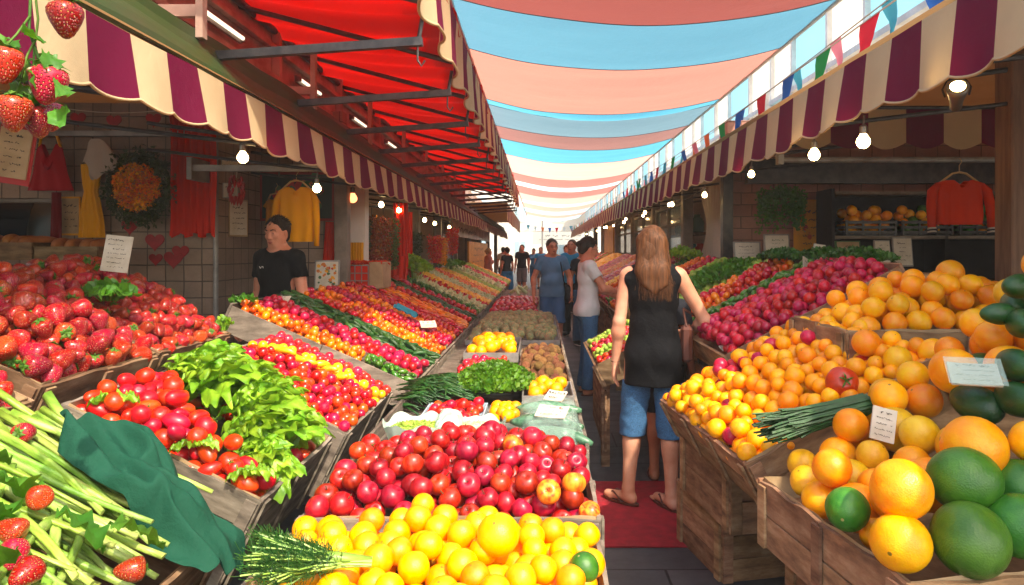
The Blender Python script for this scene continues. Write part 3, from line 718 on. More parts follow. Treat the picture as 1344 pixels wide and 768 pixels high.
# yellow dress
p = at(123, 262, 5.9)
t = thing('yellow_dress', 'mustard yellow pleated dress hanging on the tiled wall', 'dress', (p.x, 5.87, p.z))
garment(t, 'dress', 'mustard', interp([(.30, .09), (.24, .085), (.12, .07), (.06, .055), (0, .075), (-.18, .105), (-.33, .115)], 20), 0, 16, .014)
t = thing('white_hat', 'crumpled off-white cloth hanging above the yellow dress', 'cloth', (at(135, 205, 5.85).x, 5.80, at(135, 205, 5.85).z))
q = MB()
def rag(u, v): a = u*2*math.pi; r = .035+.10*v**.6; return (r*math.cos(a)*(1+.15*math.sin(3*a+v*2))-.03*(1-v), .05*math.sin(a)*v+.01*math.sin(a*5)*v, .14-.26*v+.07*math.sin(2*a+1)*v+.03*math.sin(5*a)*v*v)
q.grid(rag, 40, 12); q.build('cloth', 'white_rag', t, smooth=True)
# wreath of yellow flowers
p = at(186, 247, 5.85); t = thing('flower_wreath', 'large round wreath of yellow and orange flowers on the tiled wall', 'wreath', (p.x, 5.82, p.z))
pbr('petal', hx('f0a422'), hx('de6a14'), 5, .6, var=(.03, .3)); pbr('dark_leaf', hx('2c3c18'), hx('3f4f20'), 6, .6, var=(.02, .3))
def clump(n, pos, size, nrm=None, seed=0, w_=.45, curl=.3):
    r = random.Random(seed); q = MB()
    for i in range(n):
        p_ = Vector(pos(r)); sz = size*r.uniform(.6, 1.3); d = Vector((r.gauss(0, 1), r.gauss(0, 1), r.gauss(0, 1))).normalized(); e = d.cross(Vector((r.gauss(0, 1), r.gauss(0, 1), r.gauss(0, 1)))).normalized(); n_ = d.cross(e)
        q.add([p_, p_+d*sz*.5+e*sz*w_*.5+n_*sz*curl*.3, p_+d*sz, p_+d*sz*.5-e*sz*w_*.5+n_*sz*curl*.3], [(0, 1, 2), (0, 2, 3)])
    return q
def ring(r): a = r.uniform(0, 6.283); rr = .235+r.gauss(0, .035); return (rr*math.cos(a), r.uniform(-.05, .03), rr*1.12*math.sin(a))
clump(1500, ring, .05, seed=3).build('leaves', 'dark_leaf', t)
def bunch(r): k = r.randint(0, 6); x = -.16+.055*k; return (x+r.gauss(0, .014), -.05+r.gauss(0, .015), r.uniform(-.2, .2)*math.sqrt(max(.05, 1-(x/.185)**2)))
clump(1900, bunch, .028, seed=4, w_=.8, curl=1).build('flowers', 'petal', t)
# red curtain (222-283,155-310)
t = thing('red_curtain', 'bright red pleated curtain hanging against the tiled wall', 'curtain', (at(253, 155, 5.85).x, 5.84, 2.76))
q = MB(); q.grid(lambda u, v: ((u-.5)*.40*(1-.02*math.sin(v*9)), .03*math.sin(u*44+.8*math.sin(v*3))+.012*math.sin(u*90+v*3), -1.06*v-.02*math.sin(u*20)*v), 120, 20); q.build('cloth', 'curtain_red', t, smooth=True)
q = MB(); q.tube([(-.24, 0, .0), (.24, 0, .0)], .014, 8); q.build('rod', 'dark_steel', t)
# posters, notices
def picture(name, lab, px0, py0, px1, py1, Y, frame, fill, rows=4, rz=0, rx=0, thick=.02, ink='ink', cat='picture', seed=3, inner=None, group=None):
    a = at(px0, py0, Y); b_ = at(px1, py1, Y); W = b_.x-a.x; H = a.z-b_.z; t = thing(name, lab, cat, ((a.x+b_.x)/2, Y, (a.z+b_.z)/2), 0, group); t.rotation_euler = (rx, 0, rz)
    q = MB(); q.bbox((-W/2, 0, -H/2), (W/2, thick, H/2), .003); q.build('frame', frame, t)
    q = MB(); q.box((-W*.44, -.004, -H*.45), (W*.44, -.001, H*.45)); q.build('sheet', fill, t)
    if rows: scribble(rows, W*.7, H*.7, seed, t=-.0065).build('writing', ink, t)
    if inner: inner(t, W, H)
    return t
picture('poster', 'tan and yellow poster with dark lettering hanging beside the yellow dress', 79, 258, 105, 309, 5.97, 'yellow_board', 'tan_board', 4)
def splats(colours, n=26, sd=5, y=-.006):
    def f_(t, W, H):
        r = random.Random(sd)
        for c in colours:
            q = MB()
            for i in range(n//len(colours)+2):
                x, z = r.uniform(-.36, .36)*W, r.uniform(-.38, .38)*H; s_ = r.uniform(.04, .1)*W; k = r.randint(6, 9)
                yy_ = y-.0006*r.random()-.0008*colours.index(c); vs = [(x+s_*math.cos(6.283*j/k)*r.uniform(.6, 1), yy_, z+s_*math.sin(6.283*j/k)*r.uniform(.6, 1)) for j in range(k)]
                q.add(vs, [tuple(range(k))])
            q.build('print', c, t)
    return f_
picture('framed_notice', 'wooden framed cream notice on the short tiled wall', 301, 262, 325, 311, 6.3, 'tan_board', 'paper', 5, rz=R(38))
picture('notice', 'small white notice above the pale bar', 291, 206, 313, 222, 5.96, 'light_steel', 'paper', 2, rz=R(20))
picture('notice', 'small white notice card under the pale bar', 293, 240, 312, 260, 5.95, 'light_steel', 'paper', 3, rz=R(20), seed=8)
for k, c in (('print_red', 'c23830'), ('print_green', '3f6a40'), ('print_orange', 'd07830'), ('print_blue', '3c74a0')): pbr(k, hx(c), rough=.7)
pbr('chalk_green', hx('18302a'), hx('203a30'), 6, .6); pbr('frame_red', hx('9c1c1c'), rough=.6)
picture('menu_board', 'dark green menu board in a red frame behind the yellow blouse', 338, 226, 442, 290, 6.96, 'frame_red', 'chalk_green', 0, inner=splats(['print_orange', 'print_red', 'print_green'], 24, 4))
t = thing('chilli_ornament', 'small red ornament of dried chillies on the tiled wall corner', 'ornament', (-2.62, 5.9, 2.10))
q = MB(); r_ = random.Random(2)
for i in range(70):
    a = r_.uniform(0, 6.28); z = r_.uniform(-.12, .1); rr = .06*math.sqrt(max(0, 1-(z/.13)**2)); x = rr*math.cos(a); y = rr*math.sin(a)*.6
    q.tube([(x, y, z+.02), (x*1.15, y*1.2, z), (x*1.2, y*1.2, z-.03)], [.008, .01, .002], 6)
q.build('chillies', 'heart_red', t, smooth=True)
q = MB(); q.tube([(0, 0, .1), (0, .02, .18)], .003, 5); q.build('string', 'paper', t)
# yellow blouse on hanger (365-415,240-315)
def blouse(name, lab, px, py, Y, m, W, H, sleeves=True, cuffs=None, cat='blouse', hz=.0):
    p = at(px, py, Y); t = thing(name, lab, cat, (p.x, Y, p.z)); hanger(t, hz+.06, W*.34)
    garment(t, 'body', m, interp([(0, W*.24), (-.02, W*.38), (-H*.25, W*.36), (-H*.8, W*.38), (-H, W*.36)], 18), 0, 8, .014, .04, neck=(W*.12, .035))
    for s in (-1, 1):
        f = []; q = MB()
        pts = [(s*W*.33, 0, -.035), (s*W*.42, -.005, -H*.25), (s*W*.455, -.02, -H*.6), (s*W*.46, -.03, -H*1.08)] if sleeves else [(s*W*.33, 0, -.035), (s*W*.42, 0, -H*.25)]
        q.tube(pts, [W*.055, W*.075, W*.07, W*.055][:len(pts)], 14); q.build('sleeve', m, t, smooth=True)
        if cuffs:
            for k, (c, dz) in enumerate(zip(cuffs, (0, .012, .024, .036))):
                q = MB(); x = s*W*.46; z = -H*1.08-dz; q.tube([(x, -.03, z+.001), (x, -.032, z-.0105)], W*.064, 14); q.build('cuff', c, t)
    return t
blouse('yellow_blouse', 'bright yellow blouse on a wooden hanger behind the man', 389, 246, 5.9, 'bright_yellow', .40, .47)
blouse('yellow_blouse', 'second darker yellow blouse hanging further back near the menu board', 362, 262, 6.7, 'mustard', .26, .30, False)
q = MB(); q.tube([(-2.25, 5.9, 2.21), (-1.72, 5.9, 2.21)], .008, 6); q.tube([(-1.74, 5.9, 2.21), (-1.70, 5.9, 2.35)], .008, 6); q.tube([(-2.25, 5.9, 2.21), (-2.25, 5.9, 2.6)], .008, 6)
q.build('hanging_rail', 'dark_steel', label='thin dark rail above the bright yellow blouse', cat='rail')
t = thing('red_curtain', 'narrow dark red curtain beside the grey brown post', 'curtain', (-2.12, 6.9, 1.86))
q = MB(); q.grid(lambda u, v: ((u-.5)*.14*(.6+.6*v), .02*math.sin(u*25), -.6*v), 40, 10); q.build('cloth', 'curtain_red', t, smooth=True)
# hearts
def heart(q, c, s_, y, M=None):
    pts = []
    for i in range(28):
        a = 6.2832*i/28; x = 16*math.sin(a)**3; z = 13*math.cos(a)-5*math.cos(2*a)-2*math.cos(3*a)-math.cos(4*a); pts.append((c[0]+x*s_/16, y, c[1]+z*s_/16))
    o = [(x, y+.006, z) for x, y, z in pts]; n = len(pts); q.add(pts+o, [tuple(range(n)), tuple(range(2*n-1, n-1, -1))]+[(i, n+i, n+(i+1) % n, (i+1) % n) for i in range(n)])
for i, (px, py) in enumerate(((170, 297), (203, 317), (237, 331), (228, 340), (205, 340))):
    p = at(px, py, 5.99); q = MB(); heart(q, (0, 0), (.075, .085, .075, .085, .06)[i], 0)
    q.build('paper_heart', 'heart_red', loc=None, label=('dark red paper heart on the wall just under the wreath', 'red paper heart alone below the wreath on the wall', 'top right heart of the cluster of three on the tiled wall', 'middle heart of the cluster of three on the tiled wall', 'leftmost heart of the cluster of three on the tiled wall')[i], cat='heart', group='paper hearts on the tiled wall').location = (p.x, 5.992-.003*i, p.z)
t = thing('heart_garland', 'string of dark red hearts across the top of the tiled wall', 'garland', (-4.4, 5.7, 2.84))
q = MB(); q.tube([(i*.09, 0, -.12*math.sin(i*math.pi/20)) for i in range(21)], .004, 5); q.build('string', 'paper', t)
for x in (.27, .55, .85, 1.18, 1.5): q = MB(); heart(q, (x, -.12*math.sin(x/.09*math.pi/20)-.07), .065, -.006); q.build('heart', 'heart_red', t)

# ------------------------------------------------------------------ near left: hanging strawberries' sign, bread boxes, seed crate
t = card('price_sign', 'cream menu card on a red board hanging at the far left', at(17, 201, 2.6), .115, .19, rz=R(4), ry=R(9), rows=6, seed=12, paper='tan_board', back='frame_red')
q = MB(); q.tube([(-.03, .012, .10), (-.01, .012, .3)], .0015, 4); q.tube([(.03, .012, .10), (.01, .012, .3)], .0015, 4); q.build('string', 'paper', t)
pbr('bread_crust', hx('b5763c'), hx('8a5226'), 7, .7, bump=.4, var=(.01, .15))
pbr('green_crate', hx('1d3a2c'), hx('2a4a38'), 6, .5)
# side table carrying the boxes
t = thing('side_table', 'dark shelf table against the tiled wall behind the strawberries', 'table', (-3.9, 5.0, 0))
q = MB(); q.bbox((-1.2, -.4, 1.14), (1.0, .5, 1.18), .005); q.build('top', 'brown_wood', t)
for x in (-1.15, .9):
    for y in (-.35, .4): q = MB(); q.box((x, y, 0), (x+.06, y+.06, 1.137)); q.build('leg', 'brown_wood', t)
for i, (x0, x1, z) in enumerate(((-4.72, -4.20, 1.50), (-4.19, -3.72, 1.50), (-3.70, -3.24, 1.47))):
    t = thing('bread_box', ('left', 'middle', 'right')[i]+' shallow wooden box of brown loaves on the shelf table', 'box', ((x0+x1)/2, 5.2, z), 0, 'wooden bread boxes on the shelf table'); W = (x1-x0)/2
    q = MB()
    for a in ((-W, -.2, 0, W, -.185, .13), (-W, .185, 0, W, .2, .13), (-W, -.183, 0, -W+.015, .183, .13), (W-.015, -.183, 0, W, .183, .13), (-W+.016, -.183, 0, W-.016, .183, .012)): q.box(a[:3], a[3:])
    q.build('crate', 'old_wood', t)
    for k in range(4):
        me = None; q = MB(); q.lathe([(0, -.17), (.035, -.15), (.055, -.08), (.06, 0), (.055, .08), (.035, .15), (0, .17)], 14); me = q.mesh('loaf', 'bread_crust', True)
        o = link('loaf', me, None, label='brown crusty loaf in a shallow wooden box on the shelf table', cat='bread', group='loaves in the wooden boxes'); o.location = ((x0+x1)/2+(k-1.5)*W*.48, 5.2+rng.uniform(-.02, .02), z+.12+rng.uniform(0, .02)); o.rotation_euler = (R(90), 0, rng.uniform(-.5, .5))
t = thing('seed_crate', 'dark green sloping crate holding printed seed packets', 'crate', (-3.95, 4.72, 1.19))
q = MB(); q.box((-.95, -.18, 0), (.75, .0, .03)); q.box((-.95, .0, 0), (.75, .22, .27)); q.box((-.95, -.2, 0), (.75, -.183, .1)); q.build('tray', 'green_crate', t)
for k in range(6):
    q = MB(); M = Matrix.Translation((-.80+.27*k, -.09, .05)) @ Matrix.Rotation(R(-52), 4, 'X'); q.box((-.1, -.004, 0), (.1, .004, .23), M=M); q.build('pocket', 'green_crate', t)
    tt = thing('seed_packet', f'{ORD[k]} printed seed packet from the left in the dark green crate', 'packet', (-4.75+.27*k, 4.61, 1.28), 0, 'seed packets in the green crate'); tt.rotation_euler = (R(-52), 0, 0)
    q = MB(); q.box((-.075, -.004, -.02), (.075, .004, .17)); q.build('packet', ['tan_board', 'chalk_green', 'yellow_board'][k % 3], tt)
    splats(['print_orange', 'print_green'], 10, k, y=-.006)(tt, .15, .17)
q = MB()
# ------------------------------------------------------------------ fruit materials
def m_citrus(name, c1, c2, scar=hx('5a5a20')):
    n = NT(name); co = n.co('Object'); r = n.rand()
    c = n.ramp(n.noise(co, 1.3, 3), [(.35, c1), (.68, c2)])
    bl = n.noise(co, 4.5, 6, .7); c = n.mix(n.ramp(bl, [(.60, 0.0), (.78, .45)]), c, tuple(v*.5 for v in c1)); c = n.vary(c, r, .016, .16)
    sp = n.n('ShaderNodeSeparateXYZ'); n.l(co, sp.inputs[0])
    if scar:
        rr = n.math('ADD', n.math('MULTIPLY', sp.outputs[0], sp.outputs[0]), n.math('MULTIPLY', sp.outputs[1], sp.outputs[1])); k_ = n.math('MULTIPLY', n.math('LESS_THAN', rr, .0055), n.math('GREATER_THAN', sp.outputs[2], 0.0)); c = n.mix(n.math('MULTIPLY', k_, .8), c, scar)
    n.base(c); n.b.inputs['Roughness'].default_value = .36
    n.b.inputs['Subsurface Weight'].default_value = .0
    v = n.n('ShaderNodeTexVoronoi'); v.inputs['Scale'].default_value = 17; n.l(co, v.inputs['Vector'])
    n.bump(n.math('ADD', v.outputs['Distance'], n.noise(co, 3, 3)), .12, .03)
    MATS[name] = n.m
m_citrus('orange_skin', hx('ff9c08'), hx('ffb818')); m_citrus('orange_skin_deep', hx('ff9a08'), hx('ffb416'), None)
m_citrus('amber_skin', hx('e4a814'), hx('f2c02a'))
m_citrus('lime_skin', hx('2e6a1c'), hx('4a8424'), hx('a89a60')); m_citrus('dark_green_skin', hx('14421c'), hx('22561f'), None)
def m_apple(name, c1, c2, c3, amt):
    n = NT(name); co = n.co('Object', (1, 1, .25)); r = n.rand()
    sh = n.n('ShaderNodeVectorMath', operation='ADD'); cb = n.n('ShaderNodeCombineXYZ'); n.l(n.math('MULTIPLY', r, 30.), cb.inputs[0]); n.l(co, sh.inputs[0]); n.l(cb.outputs[0], sh.inputs[1])
    c = n.ramp(n.noise(sh.outputs[0], 1.6, 6, .6), [(.38, c1), (.55, c2), (amt, c3)])
    n.base(n.vary(c, r, .012, .3)); n.b.inputs['Roughness'].default_value = .36; n.b.inputs['Coat Weight'].default_value = .12; n.b.inputs['Coat Roughness'].default_value = .15
    v = n.n('ShaderNodeTexVoronoi'); v.inputs['Scale'].default_value = 9; n.l(n.co('Object'), v.inputs['Vector'])
    MATS[name] = n.m
m_apple('apple_skin', hx('8a0a14'), hx('b2141c'), hx('d2452c'), .8); m_apple('apple_blush', hx('c83a18'), hx('f0902a'), hx('f2a83c'), .7)
m_apple('tomato_skin', hx('b80f12'), hx('cf1a12'), hx('e8501c'), .85)
pbr('radish_skin', hx('a80c2e'), hx('c81e44'), 2, .35, var=(.015, .3)); pbr('cherry_red', hx('b50d12'), hx('d42a14'), 1.5, .25, var=(.02, .25), coat=.3)
pbr('cherry_pink', hx('ac1028'), hx('cf3342'), 1.5, .25, var=(.015, .25), coat=.3)
pbr('cherry_orange', hx('e0600c'), hx('ee8416'), 1.5, .28, var=(.02, .2), coat=.2); pbr('yellow_skin', hx('eda81a'), hx('f4c32c'), 1.5, .3, var=(.015, .15), coat=.2)
pbr('pepper_green', hx('2c5c18'), hx('4c8426'), 2, .3, var=(.02, .3), coat=.2); pbr('cucumber_skin', hx('17401a'), hx('2d5a22'), 5, .4, var=(.015, .3), bump=.15)
pbr('pea_green', hx('86a83a'), hx('a8c450'), 2, .5, var=(.02, .2)); pbr('tan_fruit', hx('a8683a'), hx('c8905a'), 3, .8, bump=.8, bscale=9, bdist=.2, var=(.03, .3))
pbr('pale_veg', hx('d8d8a8'), hx('b8c890'), 3, .6, var=(.02, .15)); pbr('onion_net', hx('6f9a6c'), hx('c8a274'), 3, .7, bump=.5, bscale=12, bdist=.1, var=(.03, .25))
pbr('calyx', hx('3c6a1c'), hx('5c8a2c'), 6, .6, tl=.2, var=(.02, .2)); pbr('stem_brown', hx('5a4424'), rough=.8)
def m_straw():
    n = NT('strawberry_skin'); co = n.co('Object'); r = n.rand()
    v = n.n('ShaderNodeTexVoronoi'); v.inputs['Scale'].default_value = 6.5; v.inputs['Randomness'].default_value = .55; n.l(n.co('Object', (1, 1, .8)), v.inputs['Vector'])
    sp = n.n('ShaderNodeSeparateXYZ'); n.l(co, sp.inputs[0])
    b = n.vary(n.mix(n.ramp(sp.outputs[2], [(.45, 0.0), (1.0, .5)]), hx('a80b12'), hx('d2441f')), r, .012, .3)
    seed = n.ramp(v.outputs['Distance'], [(.15, 1.0), (.24, 0.0)])
    n.base(n.mix(seed, b, hx('e8b860'))); n.b.inputs['Roughness'].default_value = .32; n.b.inputs['Coat Weight'].default_value = .3; n.b.inputs['Coat Roughness'].default_value = .2
    n.bump(n.ramp(v.outputs['Distance'], [(.0, .35), (.14, .3), (.2, .0), (.5, 1.0)]), .55, .06); MATS['strawberry_skin'] = n.m
m_straw()
def m_leaf(name, c1, c2, tlc, tl=.35, rough=.45, scale=6):
    n = NT(name); co = n.co('Object'); r = n.rand()
    c = n.vary(n.ramp(n.noise(co, scale, 5, .6), [(.35, c1), (.66, c2)]), r, .015, .25); n.base(c); n.b.inputs['Roughness'].default_value = rough
    wv = n.noise(n.co('Object', (1, 1, 1)), scale*5, 3); n.bump(wv, .4, .006); n.translucent(tlc, tl); MATS[name] = n.m
m_leaf('lettuce_leaf', hx('548e1a'), hx('9cc43a'), hx('a4da2c'), .3, .4, 14); m_leaf('green_leaf', hx('2f6a20'), hx('55902c'), hx('70b020')); m_leaf('parsley_leaf', hx('356a16'), hx('6a9a26'), hx('80b820'), .3)
m_leaf('dill_leaf', hx('204e1c'), hx('447a2c'), hx('508a20'), .15); m_leaf('chive_leaf', hx('18401c'), hx('2e6428'), hx('408020'), .15)
def m_stalk():
    n = NT('stalk_skin'); r = n.rand(); lo = n.noise(n.co('Object', (.8, 1, 1)), 2.2, 3); g = n.noise(n.co('Object', (.25, 1, 1)), 30, 3)
    c = n.ramp(lo, [(.32, hx('5e8a2a')), (.5, hx('8fb146')), (.68, hx('b4c272'))]); c = n.mix(n.ramp(g, [(.4, 0.0), (.65, .45)]), c, hx('4f7a26')); n.base(n.vary(c, r, .015, .25)); n.b.inputs['Roughness'].default_value = .4
    n.bump(g, .25, .012); MATS['stalk_skin'] = n.m
m_stalk()

# ------------------------------------------------------------------ unit fruit meshes (radius 1)
def displaced(me, amp, fr, seed):
    for v in me.vertices:
        n_ = mnoise.noise(v.co*fr+Vector((seed*3.1, seed, 0))); v.co *= 1+amp*n_
    return me
def F_lathe(name, prof, m, n=20, amp=0, fr=1, seed=0, sx=1, extra=None):
    q = MB(); q.lathe(prof, n); me = q.mesh(name, m, True)
    if amp: displaced(me, amp, fr, seed)
    return me
def circ(k, sq=1.0, dim=0, bot=0):
    out = []
    for i in range(k+1):
        a = -math.pi/2+math.pi*i/k; r = math.cos(a); z = math.sin(a)*sq
        if dim: z -= dim*max(0, 1-(r/.45)**2)**2*(1 if a > 0 else 0)
        if bot: z += bot*max(0, 1-(r/.4)**2)**2*(1 if a < 0 else 0)
        out.append((max(r, 0) if 0 < i < k else 0, z))
    return out
def star(n, L, w_, up=.3, seed=0, z0=1.0, jit=.2):
    r = random.Random(seed); q = MB()
    for i in range(n):
        a = 6.283*i/n+r.uniform(-.2, .2); l = L*r.uniform(1-jit, 1+jit); d = Vector((math.cos(a), math.sin(a), 0)); e = Vector((-d.y, d.x, 0)); u_ = up*r.uniform(.3, 1.4)
        b = Vector((0, 0, z0)); p1 = b+d*l*.5+Vector((0, 0, u_*.5)); p2 = b+d*l+Vector((0, 0, -.1+u_*.3))
        q.add([b-e*w_*.3, b+e*w_*.3, p1+e*w_*.5, p1-e*w_*.5, p1+Vector((0, 0, .04)), p2, b+Vector((0, 0, .03))], [(0, 6, 4, 3), (6, 1, 2, 4), (3, 4, 5), (4, 2, 5)])
    q.tube([(0, 0, z0-.05), (.05, 0, z0+.3), (.12, 0, z0+.42)], [.06, .05, .06], 6); return q
MESH = {}
MESH['orange'] = [F_lathe('orange', circ(14, .96), 'orange_skin', 24, .06, 1.2, s) for s in (1, 2, 3)]
MESH['deep'] = [F_lathe('orange', circ(12, .97), 'orange_skin_deep', 20, .03, 1.2, s) for s in (4, 5)]
MESH['amber'] = [F_lathe('orange', circ(16, .98), 'amber_skin', 28, .03, 1.2, s) for s in (6, 7)]
MESH['bigorange'] = [F_lathe('orange', circ(18, .97), 'orange_skin', 32, .03, 1.1, s) for s in (8, 9)]
MESH['green_melon'] = [F_lathe('melon', circ(20, 1.06), 'lime_skin', 32, .03, 1.0, s) for s in (1, 2)]
MESH['dark_melon'] = [F_lathe('melon', [(r*(.78+.1*z), z*1.25) for r, z in circ(20)], 'dark_green_skin', 32, .03, 1.0, s) for s in (3, 4)]
MESH['apple'] = [F_lathe('apple', [(r*(1+.05*z), z*.9) for r, z in circ(18, 1, .28, .14)], 'apple_skin', 24, .045, 1.1, s) for s in (1, 2, 3)]
MESH['blush'] = [F_lathe('apple', [(r*(1+.05*z), z*.9) for r, z in circ(18, 1, .28, .14)], 'apple_blush', 24, .04, 1.1, s) for s in (4,)]
MESH['bigtomato'] = [F_lathe('tomato', circ(18, .88, .18, .05), 'tomato_skin', 30, .05, 1.2, s) for s in (1, 2)]
MESH['tomato'] = [F_lathe('tomato', circ(12, .92, .1), 'tomato_skin', 18, .04, 1.2, s) for s in (3, 4)]
MESH['plum'] = [F_lathe('plum_tomato', [(r*.8, z*1.3) for r, z in circ(14)], 'tomato_skin', 18, .05, 1, s) for s in (5, 6)]
MESH['cherry'] = [F_lathe('cherry_tomato', circ(9, .98), 'cherry_red', 14)]; MESH['cherry_p'] = [F_lathe('cherry_tomato', circ(9, .98), 'cherry_pink', 14)]
MESH['cherry_o'] = [F_lathe('orange_tomato', [(r*.9, z*1.1) for r, z in circ(9)], 'cherry_orange', 14)]; MESH['yellow'] = [F_lathe('yellow_tomato', circ(9), 'yellow_skin', 14)]
MESH['radish'] = [F_lathe('radish', [(r*(1+.06*z), z*1.02) for r, z in circ(9)]+[], 'radish_skin', 14, .06, 1.1, s) for s in (1, 2)]
MESH['pea'] = [F_lathe('pea', circ(6), 'pea_green', 9)]; MESH['tan'] = [F_lathe('rough_fruit', circ(8), 'tan_fruit', 12, .12, 2, 3)]
MESH['jalapeno'] = [F_lathe('green_pepper', [(r*.62*(1.1+.2*z), z*1.25) for r, z in circ(10)], 'pepper_green', 12, .12, 1.3, s) for s in (1, 2)]
def bent(name, m, L, w_, seed, n=12, bend=.25):
    q = MB(); pts = []; rs = []
    for i in range(13):
        t = i/12; pts.append(((t-.5)*2*L, bend*math.sin(t*3.14)*1.0-.1, .1*math.sin(t*5+seed))); rs.append(w_*max(.08, math.sin(math.pi*(t*.94+.03))**.42))
    q.tube(pts, rs, n); return q.mesh(name, m, True)
MESH['cucumber'] = [bent('cucumber', 'cucumber_skin', 2.1, .62, s, 12, .3) for s in (1, 2)]
MESH['ypepper'] = [bent('yellow_pepper', 'yellow_skin', 1.9, .7, s, 12, .5) for s in (1,)]; MESH['carrot'] = [bent('orange_pepper', 'cherry_orange', 1.6, .5, s, 10, .3) for s in (1,)]
MESH['rpepper'] = [bent('red_pepper', 'cherry_red', 1.7, .5, s, 10, .4) for s in (2,)]
MESH['paleveg'] = [bent('pale_marrow', 'pale_veg', 1.8, .6, s, 10, .2) for s in (3,)]; MESH['netonion'] = [F_lathe('netted_onion', circ(8), 'onion_net', 12, .06, 1, 2)]
sp_ = [(0, -1.25), (.18, -1.2), (.42, -1.0), (.66, -.62), (.86, -.2), (.97, .2), (.98, .5), (.86, .78), (.6, .93), (.3, .96), (0, .92)]
MESH['straw'] = [F_lathe('strawberry', sp_, 'strawberry_skin', 24, .07, 1.1, s) for s in (1, 2, 3)]
CAL = [star(9, .75, .34, .35, s, .93).mesh('calyx', 'calyx') for s in (1, 2)]
TCAL = star(5, .5, .12, .25, 5, .86).mesh('calyx', 'calyx')
q = MB(); q.tube([(0, 0, .6), (.02, 0, .85), (.08, 0, 1.08)], [.05, .04, .055], 6); STEM = q.mesh('stem', 'stem_brown')
KIDS = {'straw': (('calyx', CAL, .55),), 'apple': (('stem', [STEM], .6),), 'blush': (('stem', [STEM], .6),), 'bigtomato': (('calyx', [TCAL], .3),), 'tomato': (('calyx', [TCAL], .18),), 'plum': (('calyx', [TCAL], .15),)}
EXT = {'straw': (1, 1.1), 'plum': (1.05, 1.3)}

# ------------------------------------------------------------------ piles
REG = []   # every fruit: dict(kind, key, M(4x4), r, label, group, cat)
def pile(area, floor, top, rf, nmax=400, K=40, seed=0, squash=.93):
    """drops balls into a tray until the heap reaches top(x,y); returns [(x,y,z,r)]"""
    r_ = np.random.default_rng(seed+100); x0, x1, y0, y1 = area; P = np.zeros((nmax, 4)); n = 0; fails = 0
    while n < nmax and fails < 4:
        r = rf(r_); X = r_.uniform(x0+r*.9, x1-r*.9, K); Y = r_.uniform(y0+r*.9, y1-r*.9, K); Z = np.array([floor(a, b) for a, b in zip(X, Y)])+r
        T = np.array([top(a, b) for a, b in zip(X, Y)])
        if n:
            dx = X[:, None]-P[None, :n, 0]; dy = Y[:, None]-P[None, :n, 1]; d2 = dx*dx+dy*dy; s = (r+P[None, :n, 3])*squash
            zz = np.where(d2 < s*s, P[None, :n, 2]+np.sqrt(np.maximum(s*s-d2, 0)), -9).max(1); Z = np.maximum(Z, zz)
        sc = np.where(Z+r*.4 <= T, Z-T, 9); i = int(np.argmin(sc))
        if sc[i] > 5: fails += 1; continue
        fails = 0; P[n] = (X[i], Y[i], Z[i], r); n += 1
    return P[:n]
def reg(key, kind, pos, r, label, group, cat, rot=None, M=None, seed=None):
    q = rot if rot is not None else Euler((rng.uniform(-.9, .9), rng.uniform(-.9, .9), rng.uniform(0, 6.28))).to_matrix()
    W = Matrix.Translation(pos) @ q.to_4x4() @ Matrix.Scale(r, 4)
    REG.append(dict(key=key, kind=kind, M=W, p=Vector(pos), r=r, label=label, group=group, cat=cat))
def frame(origin, ang=0, rz=0): return Matrix.Translation(origin) @ Matrix.Rotation(rz, 4, 'Z') @ Matrix.Rotation(ang, 4, 'Y')
def fill(Fm, P, spec, rotmode=None):
    """spec(x,y,z,i) -> (key, kind, label, group, cat, rotation or None, radius factor)"""
    for i, (x, y, z, r) in enumerate(P):
        s = spec(x, y, z, i)
        if s is None: continue
        key, kind, label, group, cat = s[:5]; rot = s[5] if len(s) > 5 else None; f = s[6] if len(s) > 6 else 1
        reg(key, kind, Fm @ Vector((x, y, z)), r*f, label, group, cat, (Fm.to_3x3() @ rot) if rot is not None else None)
def lying(bias=None, sp=.5):
    """long axis (local z) laid roughly flat"""
    a = rng.uniform(0, 6.28) if bias is None else bias+rng.gauss(0, sp)
    return Euler((0, 0, a)).to_matrix() @ Euler((0, R(90)+rng.gauss(0, .25), 0)).to_matrix() @ Euler((0, 0, rng.uniform(0, 6.28))).to_matrix()

